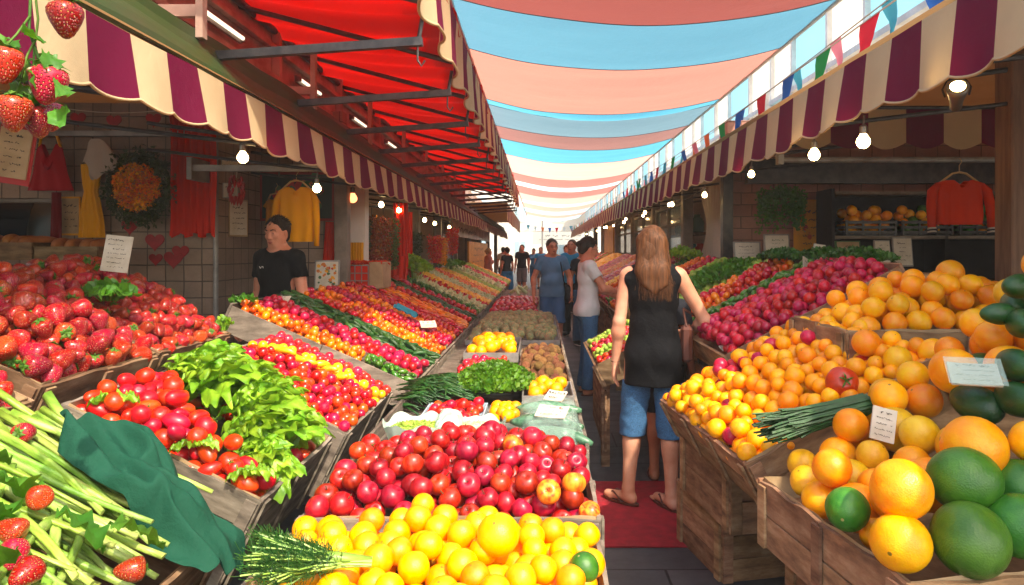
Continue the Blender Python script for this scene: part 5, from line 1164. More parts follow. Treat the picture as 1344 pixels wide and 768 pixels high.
# ------------------------------------------------------------------ green cloth over the rim
cloth('green_napkin', hx('154a39'), .04, bump=.35, bscale=90)
t = thing('green_cloth', 'crumpled dark green cloth draped over the rim of the stalk crate', 'cloth', at(200, 660, 2.1))
CLOTH = [   # the folded cloth's own shape: millimetres from (-1.190, 1.970, .880), one row per line
[-252,34,127,-247,17,140,-253,5,156,-260,-1,172,-268,-4,185,-279,-11,197,-288,0,203,-294,20,197,-297,38,190,-296,55,183,-291,70,177,-282,83,172,-269,96,173,-257,109,178,-254,116,164,-257,124,149,-262,136,139,-267,149,129,-273,155,111,-275,160,91,-272,170,72,-260,183,61,-246,194,54,-233,203,47],
[-255,8,128,-247,-8,142,-250,-17,159,-253,-19,174,-259,-15,189,-263,-11,205,-269,3,205,-274,22,194,-278,39,184,-279,53,173,-276,65,164,-265,78,163,-252,90,166,-239,103,171,-235,115,163,-237,124,149,-242,133,137,-248,145,124,-253,152,106,-256,155,85,-254,162,66,-245,173,53,-232,182,47,-219,189,40],
[-258,-17,129,-251,-31,143,-256,-37,158,-258,-38,173,-254,-33,189,-249,-18,200,-255,-1,192,-261,18,180,-263,34,171,-265,47,161,-261,60,153,-249,73,153,-235,84,158,-223,98,160,-217,114,159,-218,124,148,-223,131,134,-228,142,120,-233,150,103,-237,152,82,-236,155,63,-230,161,49,-218,169,40,-203,175,32],
[-257,-40,129,-257,-51,143,-255,-56,157,-247,-52,171,-237,-40,182,-233,-19,186,-244,-6,174,-250,11,163,-252,28,155,-252,41,147,-246,55,142,-233,67,145,-218,79,150,-208,94,149,-201,109,149,-199,123,147,-203,131,134,-209,139,117,-214,149,100,-217,152,82,-217,151,64,-212,153,49,-201,155,36,-186,159,24],
[-253,-60,127,-251,-69,141,-241,-68,153,-230,-58,163,-219,-42,172,-218,-20,171,-232,-10,157,-239,6,146,-240,21,140,-239,35,134,-230,50,133,-215,61,138,-201,75,141,-192,90,137,-185,105,138,-181,119,142,-184,132,134,-190,137,117,-195,145,100,-198,152,83,-197,151,67,-191,150,52,-179,150,38,-165,150,23],
[-249,-79,125,-237,-81,136,-224,-74,144,-211,-60,153,-200,-42,160,-204,-21,154,-219,-15,140,-227,0,131,-228,15,125,-224,30,123,-213,44,125,-197,56,131,-185,71,130,-176,87,125,-170,102,126,-165,115,132,-165,130,135,-171,138,119,-176,141,101,-178,149,85,-176,151,70,-169,150,55,-157,151,41,-141,154,25],
[-234,-90,118,-221,-86,127,-206,-76,134,-192,-61,142,-183,-41,147,-190,-23,137,-206,-20,124,-214,-6,116,-214,9,113,-208,24,113,-195,38,119,-179,52,124,-168,68,118,-160,84,113,-154,98,114,-149,109,123,-147,123,131,-151,138,122,-156,141,104,-158,145,88,-155,149,73,-147,150,59,-135,153,44,-120,157,28],
[-217,-96,110,-203,-88,116,-188,-78,123,-174,-62,131,-166,-40,133,-177,-27,121,-193,-26,110,-200,-12,103,-199,3,103,-190,19,106,-176,32,114,-161,49,114,-152,66,105,-143,81,101,-136,92,108,-133,103,113,-130,116,123,-131,134,124,-136,142,108,-138,144,92,-135,145,77,-127,148,62,-114,150,47,-100,150,31],
[-200,-100,101,-185,-91,106,-170,-80,113,-157,-63,119,-151,-42,119,-163,-32,107,-179,-31,97,-184,-17,93,-180,-3,99,-171,14,101,-157,28,108,-145,46,102,-135,63,93,-124,78,92,-116,84,104,-115,95,110,-115,112,111,-113,127,121,-116,138,112,-119,138,95,-116,141,80,-108,145,66,-97,151,52,-87,160,37],
[-182,-105,92,-168,-95,97,-153,-83,102,-141,-66,107,-136,-46,107,-149,-36,95,-164,-36,86,-167,-21,85,-162,-8,93,-152,8,97,-138,25,100,-128,44,89,-116,61,82,-104,73,87,-97,78,100,-95,87,110,-97,105,109,-101,125,108,-97,137,114,-103,145,100,-103,151,86,-98,158,73,-95,168,58,-92,178,41],
[-164,-110,83,-151,-101,88,-138,-87,90,-126,-71,95,-121,-52,95,-133,-41,85,-147,-41,76,-149,-24,77,-143,-13,87,-132,4,92,-120,22,89,-111,41,77,-97,57,75,-84,67,83,-79,69,97,-77,82,102,-87,96,95,-88,116,95,-83,132,103,-86,149,96,-89,161,87,-91,172,76,-92,184,63,-93,195,47],
[-147,-118,77,-135,-107,78,-123,-93,78,-112,-79,83,-107,-61,85,-117,-51,75,-130,-44,66,-130,-29,70,-124,-18,82,-113,-1,86,-105,18,77,-93,37,67,-78,52,69,-67,57,82,-60,63,92,-61,78,91,-74,90,82,-76,108,82,-70,127,89,-74,144,82,-77,157,73,-75,171,65,-74,185,56,-75,200,45],
[-132,-124,67,-119,-114,70,-109,-101,66,-99,-88,70,-92,-72,75,-101,-60,66,-110,-48,58,-111,-33,64,-105,-22,75,-96,-5,77,-90,13,65,-76,31,60,-61,43,66,-50,48,80,-43,59,85,-47,73,79,-61,83,69,-63,103,69,-56,123,75,-60,142,68,-66,152,56,-66,164,46,-60,179,40,-57,195,33],
[-116,-131,59,-102,-123,63,-94,-111,56,-87,-97,55,-79,-84,62,-83,-68,58,-90,-53,52,-91,-39,59,-87,-27,69,-80,-11,68,-74,5,56,-60,21,57,-45,32,65,-33,41,73,-29,56,72,-37,66,64,-50,77,55,-49,98,56,-43,119,61,-45,140,54,-53,150,41,-57,159,28,-51,172,21,-43,188,17],
[-99,-137,51,-86,-132,55,-78,-121,47,-73,-107,41,-68,-91,44,-64,-74,51,-69,-58,48,-72,-44,53,-69,-33,63,-64,-18,60,-60,-6,49,-46,7,58,-31,21,59,-21,36,59,-18,51,56,-25,63,49,-38,72,40,-35,94,42,-30,116,46,-31,139,40,-38,150,26,-44,154,12,-42,167,2,-31,181,0],
[-82,-143,43,-68,-139,52,-58,-129,44,-54,-117,36,-54,-101,31,-53,-82,33,-52,-63,39,-53,-51,48,-51,-39,58,-47,-26,55,-43,-16,44,-36,1,42,-31,19,37,-18,32,37,-11,46,36,-14,60,32,-25,69,25,-20,89,30,-17,112,31,-18,135,25,-22,150,14,-29,156,-1,-32,164,-15,-21,175,-18],
[-65,-147,34,-50,-146,48,-40,-137,43,-35,-123,37,-34,-109,30,-37,-90,24,-37,-72,29,-36,-59,44,-32,-45,54,-27,-31,53,-23,-21,42,-21,-7,31,-19,9,21,-16,26,15,-9,41,14,-3,54,14,-11,67,10,-6,85,17,-5,107,16,-7,129,10,-8,147,1,-14,157,-13,-19,161,-28,-11,169,-34],
[-48,-152,26,-33,-150,41,-21,-140,47,-17,-126,43,-17,-115,32,-20,-100,20,-20,-81,24,-18,-67,41,-14,-50,50,-11,-35,46,-2,-24,41,3,-11,32,6,3,21,7,18,9,6,33,0,7,48,-4,6,63,-1,8,80,4,6,100,2,3,120,-4,3,139,-13,-3,148,-26,-8,151,-41,1,162,-48],
[-31,-157,17,-17,-151,30,-4,-146,41,2,-132,40,1,-119,32,-3,-107,17,-2,-89,21,0,-74,38,4,-54,43,3,-40,31,8,-29,22,22,-19,21,30,-5,16,31,11,7,29,26,-3,26,42,-10,24,58,-9,22,75,-8,17,92,-12,12,109,-19,13,127,-27,10,139,-40,5,144,-54,15,155,-60],
[-13,-163,9,-2,-153,15,11,-152,28,19,-139,33,19,-125,27,15,-114,13,16,-95,18,19,-79,35,22,-58,34,18,-45,17,19,-33,4,30,-22,-1,45,-15,1,53,1,0,51,18,-8,47,36,-14,42,53,-17,36,69,-20,28,82,-26,21,97,-33,21,113,-42,23,127,-53,19,135,-67,29,147,-72],
[-1,-166,-7,11,-157,-2,25,-155,10,35,-145,19,38,-132,19,34,-119,10,36,-101,17,38,-83,31,37,-63,23,32,-51,4,33,-39,-11,40,-26,-19,53,-16,-20,67,-6,-14,71,11,-14,67,31,-19,59,48,-25,50,63,-33,40,74,-40,31,84,-48,28,98,-57,32,113,-67,34,125,-79,45,138,-83],
[5,-163,-29,23,-162,-22,37,-155,-11,48,-147,0,57,-139,10,54,-123,14,55,-105,17,57,-86,25,52,-70,11,47,-57,-7,48,-44,-23,54,-32,-33,65,-19,-36,76,-6,-33,88,5,-23,86,26,-25,76,44,-34,64,56,-45,54,68,-53,47,80,-60,42,90,-68,43,99,-80,51,115,-88,60,129,-94],
[12,-154,-49,29,-153,-44,45,-149,-34,55,-140,-23,62,-130,-11,66,-119,0,69,-105,11,73,-90,15,68,-75,2,64,-62,-15,65,-50,-31,70,-37,-43,81,-25,-46,92,-12,-43,102,3,-35,103,21,-33,91,38,-45,81,56,-51,73,72,-56,67,86,-60,63,90,-72,60,89,-89,66,104,-99,76,121,-104],
[19,-145,-69,35,-141,-65,51,-141,-58,60,-131,-45,66,-121,-32,71,-112,-19,78,-109,-5,85,-94,1,86,-75,-3,83,-63,-19,83,-54,-36,87,-43,-50,97,-32,-47,109,-20,-43,119,-3,-40,118,16,-44,106,35,-55,93,53,-62,84,69,-66,85,85,-66,82,92,-77,79,85,-93,82,96,-108,92,114,-114],
[32,-151,-84,45,-140,-85,58,-132,-79,69,-125,-66,78,-120,-50,85,-117,-34,90,-114,-20,91,-98,-17,98,-81,-16,102,-65,-22,103,-52,-36,107,-45,-52,112,-32,-60,123,-21,-57,133,-7,-52,129,11,-59,114,27,-70,100,45,-77,97,64,-77,101,80,-75,101,91,-84,98,88,-100,99,91,-116,108,110,-123],
[49,-163,-93,60,-151,-98,71,-137,-96,83,-129,-83,92,-125,-66,99,-122,-48,102,-115,-34,96,-102,-36,103,-88,-34,114,-73,-35,121,-57,-41,126,-43,-53,130,-35,-66,138,-26,-68,145,-11,-68,141,9,-74,128,26,-83,114,41,-91,107,60,-93,112,73,-89,117,85,-93,114,82,-107,116,88,-125,126,108,-131],
[66,-173,-101,76,-161,-106,85,-145,-109,97,-134,-97,107,-130,-79,114,-126,-60,115,-114,-49,102,-107,-53,107,-93,-53,118,-80,-54,130,-66,-57,140,-52,-64,147,-40,-74,153,-30,-80,155,-14,-84,152,5,-89,143,23,-95,129,38,-103,120,55,-108,120,70,-107,131,77,-104,131,76,-116,135,87,-133,145,108,-141],
[82,-181,-108,93,-169,-114,101,-152,-117,112,-138,-108,122,-134,-89,130,-127,-71,127,-112,-64,112,-111,-70,110,-99,-73,121,-86,-73,134,-74,-76,146,-60,-82,157,-47,-89,162,-34,-96,164,-19,-101,163,-1,-105,157,19,-108,145,34,-114,135,49,-120,132,65,-123,144,70,-116,149,79,-125,153,88,-143,164,109,-150],
[99,-188,-116,110,-175,-118,120,-157,-122,129,-141,-118,140,-138,-98,146,-125,-82,139,-110,-81,123,-114,-86,115,-106,-91,125,-93,-92,139,-79,-95,152,-66,-100,162,-53,-107,169,-39,-113,173,-25,-117,173,-7,-120,169,12,-122,162,30,-125,151,44,-131,147,58,-136,158,68,-133,168,79,-135,173,90,-153,183,110,-160],
[116,-193,-126,125,-177,-131,135,-159,-134,148,-145,-125,159,-140,-105,161,-122,-95,150,-109,-98,134,-113,-102,123,-114,-107,132,-99,-109,145,-85,-112,159,-71,-117,171,-58,-123,180,-45,-129,186,-31,-131,185,-14,-134,181,4,-137,176,23,-138,168,38,-143,164,53,-148,172,65,-148,186,76,-147,193,92,-161,203,111,-169],
[133,-195,-135,143,-179,-140,154,-161,-143,168,-148,-130,179,-139,-112,175,-119,-110,161,-110,-115,146,-116,-117,134,-122,-121,142,-105,-125,155,-89,-129,170,-76,-134,183,-63,-138,191,-50,-145,199,-37,-145,200,-20,-146,195,-2,-149,189,16,-152,184,32,-154,183,47,-158,188,62,-162,201,75,-163,213,92,-168,221,110,-179],
[152,-197,-144,162,-180,-149,175,-162,-149,189,-150,-135,197,-134,-124,187,-118,-127,172,-114,-131,159,-123,-128,148,-128,-133,155,-110,-139,169,-94,-142,183,-80,-149,197,-69,-153,203,-55,-160,208,-41,-162,214,-26,-159,211,-8,-160,206,10,-162,201,27,-164,201,42,-166,207,57,-169,217,73,-174,225,89,-184,229,106,-197],
[171,-198,-154,182,-180,-159,197,-165,-152,210,-150,-141,211,-131,-138,198,-120,-143,183,-124,-143,172,-134,-136,163,-133,-146,173,-115,-148,188,-98,-151,198,-85,-163,212,-74,-167,218,-61,-173,220,-45,-177,226,-31,-174,223,-14,-175,219,4,-175,217,21,-175,218,37,-176,222,52,-180,227,68,-190,229,85,-203,230,100,-216],
[191,-198,-164,204,-181,-166,219,-167,-157,227,-148,-152,223,-131,-154,208,-128,-158,197,-136,-150,185,-145,-146,181,-135,-158,194,-118,-157,207,-102,-161,215,-91,-174,225,-79,-182,226,-66,-190,227,-50,-195,236,-37,-189,232,-19,-191,227,-1,-191,226,15,-191,225,31,-192,226,47,-198,227,63,-208,228,79,-221,229,93,-234],
[210,-198,-173,224,-181,-173,238,-165,-167,242,-146,-166,234,-134,-170,220,-140,-167,213,-147,-154,199,-153,-160,202,-136,-169,215,-119,-167,225,-106,-174,228,-97,-189,231,-85,-200,230,-71,-209,236,-55,-211,247,-40,-205,242,-22,-207,233,-6,-209,229,10,-209,224,25,-210,223,41,-217,225,57,-227,225,72,-239,227,85,-252],
[230,-197,-184,243,-181,-182,253,-163,-180,253,-146,-182,241,-142,-186,235,-149,-173,225,-161,-166,216,-158,-174,223,-136,-178,235,-122,-175,242,-109,-188,242,-100,-203,241,-89,-215,240,-74,-225,247,-56,-228,258,-41,-222,251,-24,-225,240,-10,-227,232,4,-227,224,18,-229,220,34,-235,222,50,-245,223,64,-257,225,76,-269],]
n1, n2 = 36, 24; q = MB()
CA = np.array(CLOTH, float).reshape(-1, 3); fit = np.linalg.lstsq(np.c_[CA[:, :2], np.ones(len(CA))], CA[:, 2], rcond=None)[0]; pl_ = CA[:, 0]*fit[0]+CA[:, 1]*fit[1]+fit[2]; dz_ = CA[:, 2]-pl_
CA[:, 2] = pl_+dz_*1.5+12*np.maximum(0, np.sin(CA[:, 0]*.045+CA[:, 1]*.07)); CLOTH = CA.reshape(n1, -1).tolist()
q.add([Vector((r_[3*j]/1000-1.190+.052, r_[3*j+1]/1000*.85+1.970+.055, r_[3*j+2]/1000+.880+.004))-t.location for r_ in CLOTH for j in range(n2)], [(i*n2+j, (i+1)*n2+j, (i+1)*n2+j+1, i*n2+j+1) for i in range(n1-1) for j in range(n2-1)])
o = q.build('cloth', 'green_napkin', t, smooth=True); sm = o.modifiers.new('thickness', 'SOLIDIFY'); sm.thickness = .002; ss_ = o.modifiers.new('smooth', 'SUBSURF'); ss_.levels = ss_.render_levels = 2

# ------------------------------------------------------------------ left sloping stand, strips of produce
BX0, BZ0, BX1, BZ1 = -.80, .72, -1.93, 1.215
sloped_stand('long sloping wooden stand of produce strips along the left shops', BX0, BZ0, BX1, BZ1, 4.28, 19.0, 'grey_wood')
def strip(side, xl, zl, xh, zh, y0, y1, key, kind, label, group, cat, r=.03, hump=.05, seed=0, x0=0., x1=1., layers=1.6, rot=None, spec=None):
    Fm, L, W = midframe(xl, zl, xh, zh, y0, y1); s = 1 if xh < xl else -1   # local x points down the slope on the left, up on the right
    a, b = (-L/2+(1-x1)*L, L/2-x0*L) if s == 1 else (-L/2+x0*L, -L/2+x1*L)
    hm = lambda x, y: hump*max(0, 1-abs(y/(W/2))**2.2)**.6
    far = y0 > 9.5
    if far:
        P = []; ny = max(1, int(W/(r*1.75))); nx = max(1, int((b-a)/(r*1.75)))
        for i in range(nx):
            for j in range(ny): x = a+(i+.5+.5*(j % 2))*(b-a)/nx; y = -W/2+(j+.5)*W/ny; P.append((min(x+rng.uniform(-.3, .3)*r, b-r*.5), y+rng.uniform(-.3, .3)*r, -.05+hm(x, y)+rng.uniform(0, .5)*r, r*rng.uniform(.85, 1.15)))
    else:
        P = pile((a, b, -W/2+.012, W/2-.012), lambda x, y: -.045+hm(x, y)*.7-r*layers*.5, lambda x, y: .012+hm(x, y), lambda g: g.uniform(r*.85, r*1.12), 700, 22, seed, .9)
    f = spec or (lambda x, y, z, i: (key, kind, label, group, cat, rot() if rot else None))
    fill(Fm, P, f)
LS = lambda *a, **k: strip(-1, BX0-.01, BZ0, BX1, BZ1, *a, **k)
def divider(xl, zl, xh, zh, y, lab, wood='grey_wood'):
    u = Vector((xh-xl, 0, zh-zl)); nrm = Vector((-u.z, 0, u.x)).normalized(); nrm = nrm if nrm.z > 0 else -nrm; q = MB(); p = Vector((xl, y, zl)); vs = [p+u*a+nrm*h_+Vector((0, d, 0)) for a in (0.005, .995) for d in (-.006, .006) for h_ in (-.083, .022)]
    q.add(vs, [(0, 1, 3, 2), (4, 6, 7, 5), (0, 4, 5, 1), (2, 3, 7, 6), (0, 2, 6, 4), (1, 5, 7, 3)]); q.build('divider_board', wood, label=lab, cat='board')
lean = lambda: lying(0, .35)
LS(4.30, 4.52, 'cherry_o', 'orange_tomato', 'small orange tomato in the nearest strip of the left stand', 'orange tomatoes on the left stand', 'tomato', r=.026, seed=10, x0=.30)
LS(4.30, 4.52, 'jalapeno', 'green_pepper', 'small green pepper at the low end of the nearest left strip', 'green peppers at the low end of the left stand', 'pepper', r=.026, seed=11, x1=.29, rot=lying)
LS(4.54, 4.98, 'radish', 'radish', 'pinkish red radish in the strip on the left stand', 'radishes on the left stand', 'radish', r=.030, seed=12)
LS(5.0, 5.42, 'cucumber', 'cucumber', 'dark green cucumber in the left stand strip', 'cucumbers on the left stand', 'cucumber', r=.026, seed=13, rot=lambda: Euler((rng.uniform(0, 6), rng.gauss(0, .2), rng.gauss(0, .5))).to_matrix(), layers=2)
def mixs(a, b, fr): 
    def f(x, y, z, i): s_ = a if mnoise.noise(Vector((x*3, y*2.2, fr))) > 0 else b; return s_
    return f
red = ('cherry', 'cherry_tomato', 'small red tomato in a mixed strip of the left stand', 'red tomatoes in mixed left strips', 'tomato'); orr = ('cherry_o', 'orange_tomato', 'small orange tomato in a mixed strip of the left stand', 'orange tomatoes in mixed left strips', 'tomato')
LS(5.44, 5.78, '', '', '', '', '', r=.026, seed=14, spec=mixs(red, orr, 1))
LS(5.80, 6.02, '', '', '', '', '', r=.026, seed=15, spec=mixs(orr, red, 2))
far_r = ('radish', 'radish', 'radish in the second red strip of the left stand', 'radishes in the second left strip', 'radish')
LS(6.04, 6.38, *far_r, r=.027, seed=16); LS(6.40, 6.62, *orr, r=.026, seed=17); LS(6.64, 6.98, 'cherry', 'cherry_tomato', 'red cherry tomato in the third red strip of the left stand', 'red tomatoes in the third left strip', 'tomato', r=.026, seed=18)
LS(7.0, 7.35, 'rpepper', 'red_pepper', 'long red pepper on the left stand', 'red peppers on the left stand', 'pepper', r=.026, seed=19, rot=lambda: Euler((rng.uniform(0, 6), 0, rng.gauss(0, .4))).to_matrix())
LS(7.37, 7.85, 'carrot', 'orange_pepper', 'long orange pepper on the left stand', 'orange peppers on the left stand', 'pepper', r=.028, seed=20, rot=lambda: Euler((rng.uniform(0, 6), 0, rng.gauss(0, .4))).to_matrix())
LS(7.87, 8.15, *red, r=.03, seed=21); LS(8.17, 8.6, 'cucumber', 'cucumber', 'cucumber in the second green strip of the left stand', 'cucumbers in the second left strip', 'cucumber', r=.03, seed=22, rot=lambda: Euler((0, 0, rng.gauss(0, .4))).to_matrix())
LS(8.62, 8.95, 'cherry_p', 'cherry_tomato', 'pink cherry tomato far along the left stand', 'pink tomatoes far along the left stand', 'tomato', r=.032, seed=23)
seq = [('jalapeno', 'green_pepper', .45), ('paleveg', 'pale_marrow', .8), ('rpepper', 'red_pepper', .5), ('yellow', 'yellow_tomato', .7), ('paleveg', 'pale_marrow', .8), ('cherry_o', 'orange_tomato', .8), ('yellow', 'yellow_tomato', .8), ('pea', 'pea', .9), ('paleveg', 'pale_marrow', 1.2), ('cherry_p', 'cherry_tomato', 1), ('pea', 'pea', 1.5), ('yellow', 'yellow_tomato', 2)]
y = 9.0; k = 0
while y < 18.6:
    key, kd, wd = seq[k % len(seq)]; wd = min(wd, 18.9-y); LS(y, y+wd-.03, key, kd, f"small {kd.replace('_', ' ')} far down the left stand", f"far {kd.replace('_', ' ')} heaps on the left stand", kd.split('_')[-1], r=.036 if y < 14 else .055, seed=30+k); y += wd; k += 1
for i, y in enumerate((4.53, 4.99, 5.43, 6.03, 6.63, 7.36, 8.16, 8.61, 9.0)):
    divider(BX0-.01, BZ0, BX1+.01, BZ1, y, f'{ORD[i]} grey divider board between produce strips on the left stand')
herb('asparagus_bundle', 'bright green bushy bundle standing at the top of the left stand', Vector((-1.72, 9.3, 1.18)), 500, (.26, .3), .28, .07, 'lettuce_leaf', 31)
herb('leafy_bunch', 'green leafy heap further along the top of the left stand', Vector((-1.75, 13.5, 1.2)), 200, (.25, .4), .16, .08, 'green_leaf', 32)

# ------------------------------------------------------------------ centre row
FF2 = frame((-.297, 2.63, .69)); L2, W2 = 1.0, .79; crate('grey wooden crate heaped with red apples in the centre', FF2, L2, W2, .26, 'grey_wood', 2)
m3 = mound(L2, W2, .12, cy=.08); P = pile((-L2/2, L2/2, -W2/2, W2/2), lambda x, y: m3(x, y)*.75-.10, lambda x, y: .035+m3(x, y), lambda r: r.uniform(.036, .044), 420, 50, 6, .92)
def s3(x, y, z, i):
    if z > .0 and i % 37 == 5: return ('blush', 'apple', 'orange blushed apple among the red ones in the centre crate', 'orange blushed apples in the centre crate', 'apple')
    if x < -.25 and y > .1 and i % 2: return ('bigtomato', 'tomato', 'red tomato among the apples at the rear left of the centre crate', 'tomatoes mixed into the apple crate', 'tomato', None, .9)
    return ('apple', 'apple', 'dark red apple in the centre crate', 'red apples in the centre crate', 'apple')
fill(FF2, P, s3)
for px, py, Y, lab in ((720, 643, 2.34, 'orange blushed apple at the front right of the apple crate, left of its twin'), (753, 632, 2.38, 'orange and red apple by the right rim of the apple crate')): reg('blush', 'apple', at(px, py, Y)+Vector((0, -.02, 0)), .042, lab, None, 'apple')
reg('apple', 'apple', at(645, 566, 2.80), .045, 'large dark red apple topmost on the apple heap', None, 'apple')
FF1 = frame((-.31, 1.77, .665)); L1, W1 = 1.0, .84; crate('wooden crate of oranges at the front centre', FF1, L1, W1, .26, 'grey_wood', 2)
m4 = lambda x, y: .085*max(0, 1-abs((x+.0)/.50)**2)*(1-.3*abs(y/.42)**2); P = pile((-L1/2+.02, L1/2, -W1/2, W1/2), lambda x, y: m4(x, y)-.10, lambda x, y: (.03+m4(x, y)+.03*max(0, (y)/.42)) if x > -.30 or y > .1 else -.03, lambda r: r.uniform(.037, .043), 420, 50, 7, .93)
def s4(x, y, z, i): return ('orange', 'orange', 'bright orange in the heap at the front centre', 'oranges in the front centre crate', 'orange')
fill(FF1, P, s4)
reg('bigorange', 'orange', at(654, 702, 1.86), .058, 'largest orange standing out on top of the front centre heap', None, 'orange')
reg('green_melon', 'lime', at(767, 745, 1.84), .040, 'single green lime at the right corner of the front oranges', None, 'lime')
# dill bunch
def brush(name, lab, A, B, n, rb, rt, m, seed, tuft=.5, fine=.0014, cat='herbs', feather=True):
    """bundle of stems running from the tied end A to the loose end B"""
    r = random.Random(seed); A, B = Vector(A), Vector(B); t = thing(name, lab, cat, A); d = (B-A); L = d.length; d.normalize(); s_ = d.cross(Vector((0, 0, 1))).normalized(); u_ = s_.cross(d); q = MB(); q2 = MB()
    for i in range(n):
        a = r.uniform(0, 6.28); k = math.sqrt(r.random()); o0 = (s_*math.cos(a)+u_*math.sin(a))*k; l = L*r.uniform(.7, 1.05); pts = []
        for j in range(7):
            f_ = j/6; sp_r = rb+(rt-rb)*max(0, (f_-.3)/.7)**1.3; pts.append(d*l*f_+Vector((o0.x*sp_r, o0.y*sp_r, o0.z*sp_r*.7+.0))+Vector((r.gauss(0, .004), r.gauss(0, .004), r.gauss(0, .003)))*f_)
        q.tube(pts, [fine*1.4]*4+[fine]*3, 4)
        if feather:
            for j in range(34):
                f_ = r.uniform(.45, 1); p = pts[min(6, int(f_*6))]+(pts[6]-pts[5])*r.uniform(0, 1); dd = (d+Vector((r.gauss(0, .7), r.gauss(0, .7), r.gauss(.2, .6)))).normalized()*r.uniform(.015, .04); q2.tube([p, p+dd*.6, p+dd+Vector((0, 0, .003))], .0009, 3)
    q.build('stems', m, t)
    if feather: q2.build('fronds', 'dill_leaf', t)
    return t
dl = brush('dill_bunch', 'bushy dark green dill bunch lying on the front oranges', at(488, 748, 1.72)+Vector((0, 0, .02)), at(330, 735, 1.66)+Vector((0, .0, .0)), 130, .014, .085, 'stalk_skin', 41, fine=.0024)
q = MB(); q.tube([at(488, 748, 1.72)+Vector((0, 0, .02)), at(440, 740, 1.70)+Vector((0, 0, .015)), at(400, 738, 1.69)+Vector((0, 0, .01))], [.013, .016, .012], 12); me = q.mesh('thick_stem', 'stalk_skin', True); me.transform(Matrix.Translation(-dl.location)); link('thick_stem', me, dl)
# the long centre table
t = thing('display_table', 'long low wooden table of the centre row with grey plank sides', 'table', (-.3, 3.05, 0))
def rel(q, nm, m, o): me = q.mesh(nm, m); me.transform(Matrix.Translation(-o.location)); return link(nm, me, o)
q = MB(); 
for k in range(5): q.box((-.79+.198*k, 3.05, .625), (-.79+.198*k+.194, 9.4 if k == 4 else 16.0, .645))
rel(q, 'table_top', 'grey_wood', t)
for x0, x1, nk in ((-.80, -.782, 14), (.205, .222, 7)):
    q = MB()
    for k in range(nk): q.box((x0, 3.05+.9*k, .50), (x1, 3.05+.9*k+.895, .70+rng.uniform(-.01, .01)), j=.002)
    rel(q, 'side_board', 'grey_wood', t)
q = MB()
for k in range(7): q.box((.206, 3.07+.9*k, .02), (.215, 3.07+.9*k+.88, .25), j=.002); q.box((.206, 3.07+.9*k, .26), (.215, 3.07+.9*k+.88, .49), j=.002)
rel(q, 'skirt_board', 'brown_wood', t)
q = MB(); q.box((-.80, 3.032, .50), (.22, 3.048, .68)); rel(q, 'end_board', 'grey_wood', t)
for y in range(7):
    for x in (-.74, -.06): q = MB(); q.box((x, 3.2+1.9*y, 0), (x+.06, 3.26+1.9*y, .62)); rel(q, 'leg', 'brown_wood', t)
# supports of the front centre crates
boxstack('wooden box under the apple crate in the centre', -.78, .18, 2.27, 2.99, .0, .425, 'brown_wood'); boxstack('wooden box under the front centre orange crate', -.78, .16, 1.4, 2.15, 0, .40, 'brown_wood')
# trays on the centre table
def tray(lab, x0, x1, y0, y1, z=.65, h_=.06, m='light_steel', name='shallow_tray', cat='tray'):
    t = thing(name, lab, cat, ((x0+x1)/2, (y0+y1)/2, z)); L, W = (x1-x0)/2, (y1-y0)/2; q = MB(); q.box((-L, -W, .002), (L, W, .010)); q.box((-L, -W, .0115), (L, -W+.008, h_)); q.box((-L, W-.008, .0115), (L, W, h_)); q.box((-L, -W+.0085, .0115), (-L+.008, W-.0085, h_)); q.box((L-.008, -W+.0085, .0115), (L, W-.0085, h_)); q.build('tray', m, t); return t
pbr('pale_blue_plastic', hx('b8ccd6'), hx('9fb6c4'), 5, .35)
def heap(x0, x1, y0, y1, z0, h_, spec, r, seed, nmax=260):
    L, W = x1-x0, y1-y0; mm = mound(L, W, h_); Fm = frame(((x0+x1)/2, (y0+y1)/2, z0)); P = pile((-L/2+.01, L/2-.01, -W/2+.01, W/2-.01), lambda x, y: mm(x, y)*.7-.01, lambda x, y: .05+mm(x, y), lambda g: g.uniform(r*.88, r*1.12), nmax, 30, seed, .92); fill(Fm, P, lambda x, y, z, i: spec)
tray('pale blue tray of red tomatoes on the centre table', -.62, -.29, 3.38, 3.86, m='pale_blue_plastic'); heap(-.62, -.29, 3.38, 3.86, .67, .05, ('tomato', 'tomato', 'round red tomato in the pale blue tray', 'tomatoes in the pale blue tray', 'tomato'), .029, 50)
tray('small grey tray of mandarins beside the parsley', -.275, -.075, 3.40, 3.80); heap(-.275, -.075, 3.40, 3.80, .67, .05, ('deep', 'orange', 'small orange in the grey tray in front of the parsley', 'small oranges in the grey tray', 'orange'), .033, 51)
tray('grey box of oranges at the aisle edge of the centre table', -.10, .20, 3.90, 4.34, h_=.09); heap(-.10, .20, 3.90, 4.34, .67, .09, ('deep', 'orange', 'orange in the small box at the aisle edge of the centre table', 'oranges in the aisle edge box', 'orange'), .042, 52)
tray('pale box of oranges on the centre table further back', -.62, -.17, 5.55, 6.55, h_=.09); heap(-.62, -.17, 5.55, 6.55, .67, .10, ('deep', 'orange', 'orange in the pale box further back on the centre table', 'oranges in the rear pale box', 'orange'), .05, 53)
tray('wooden tray of rough tan fruit on the centre table', -.15, .20, 4.42, 5.95, h_=.07, m='old_wood'); heap(-.15, .20, 4.42, 5.95, .67, .10, ('tan', 'rough_fruit', 'rough orange-tan fruit in the tray by the aisle', 'rough tan fruits on the centre table', 'fruit'), .030, 54, 480)
heap(-.62, -.22, 4.85, 5.5, .655, .05, ('cherry_p', 'cherry_tomato', 'pink cherry tomato behind the parsley on the centre table', 'pink tomatoes behind the parsley', 'tomato'), .028, 55)
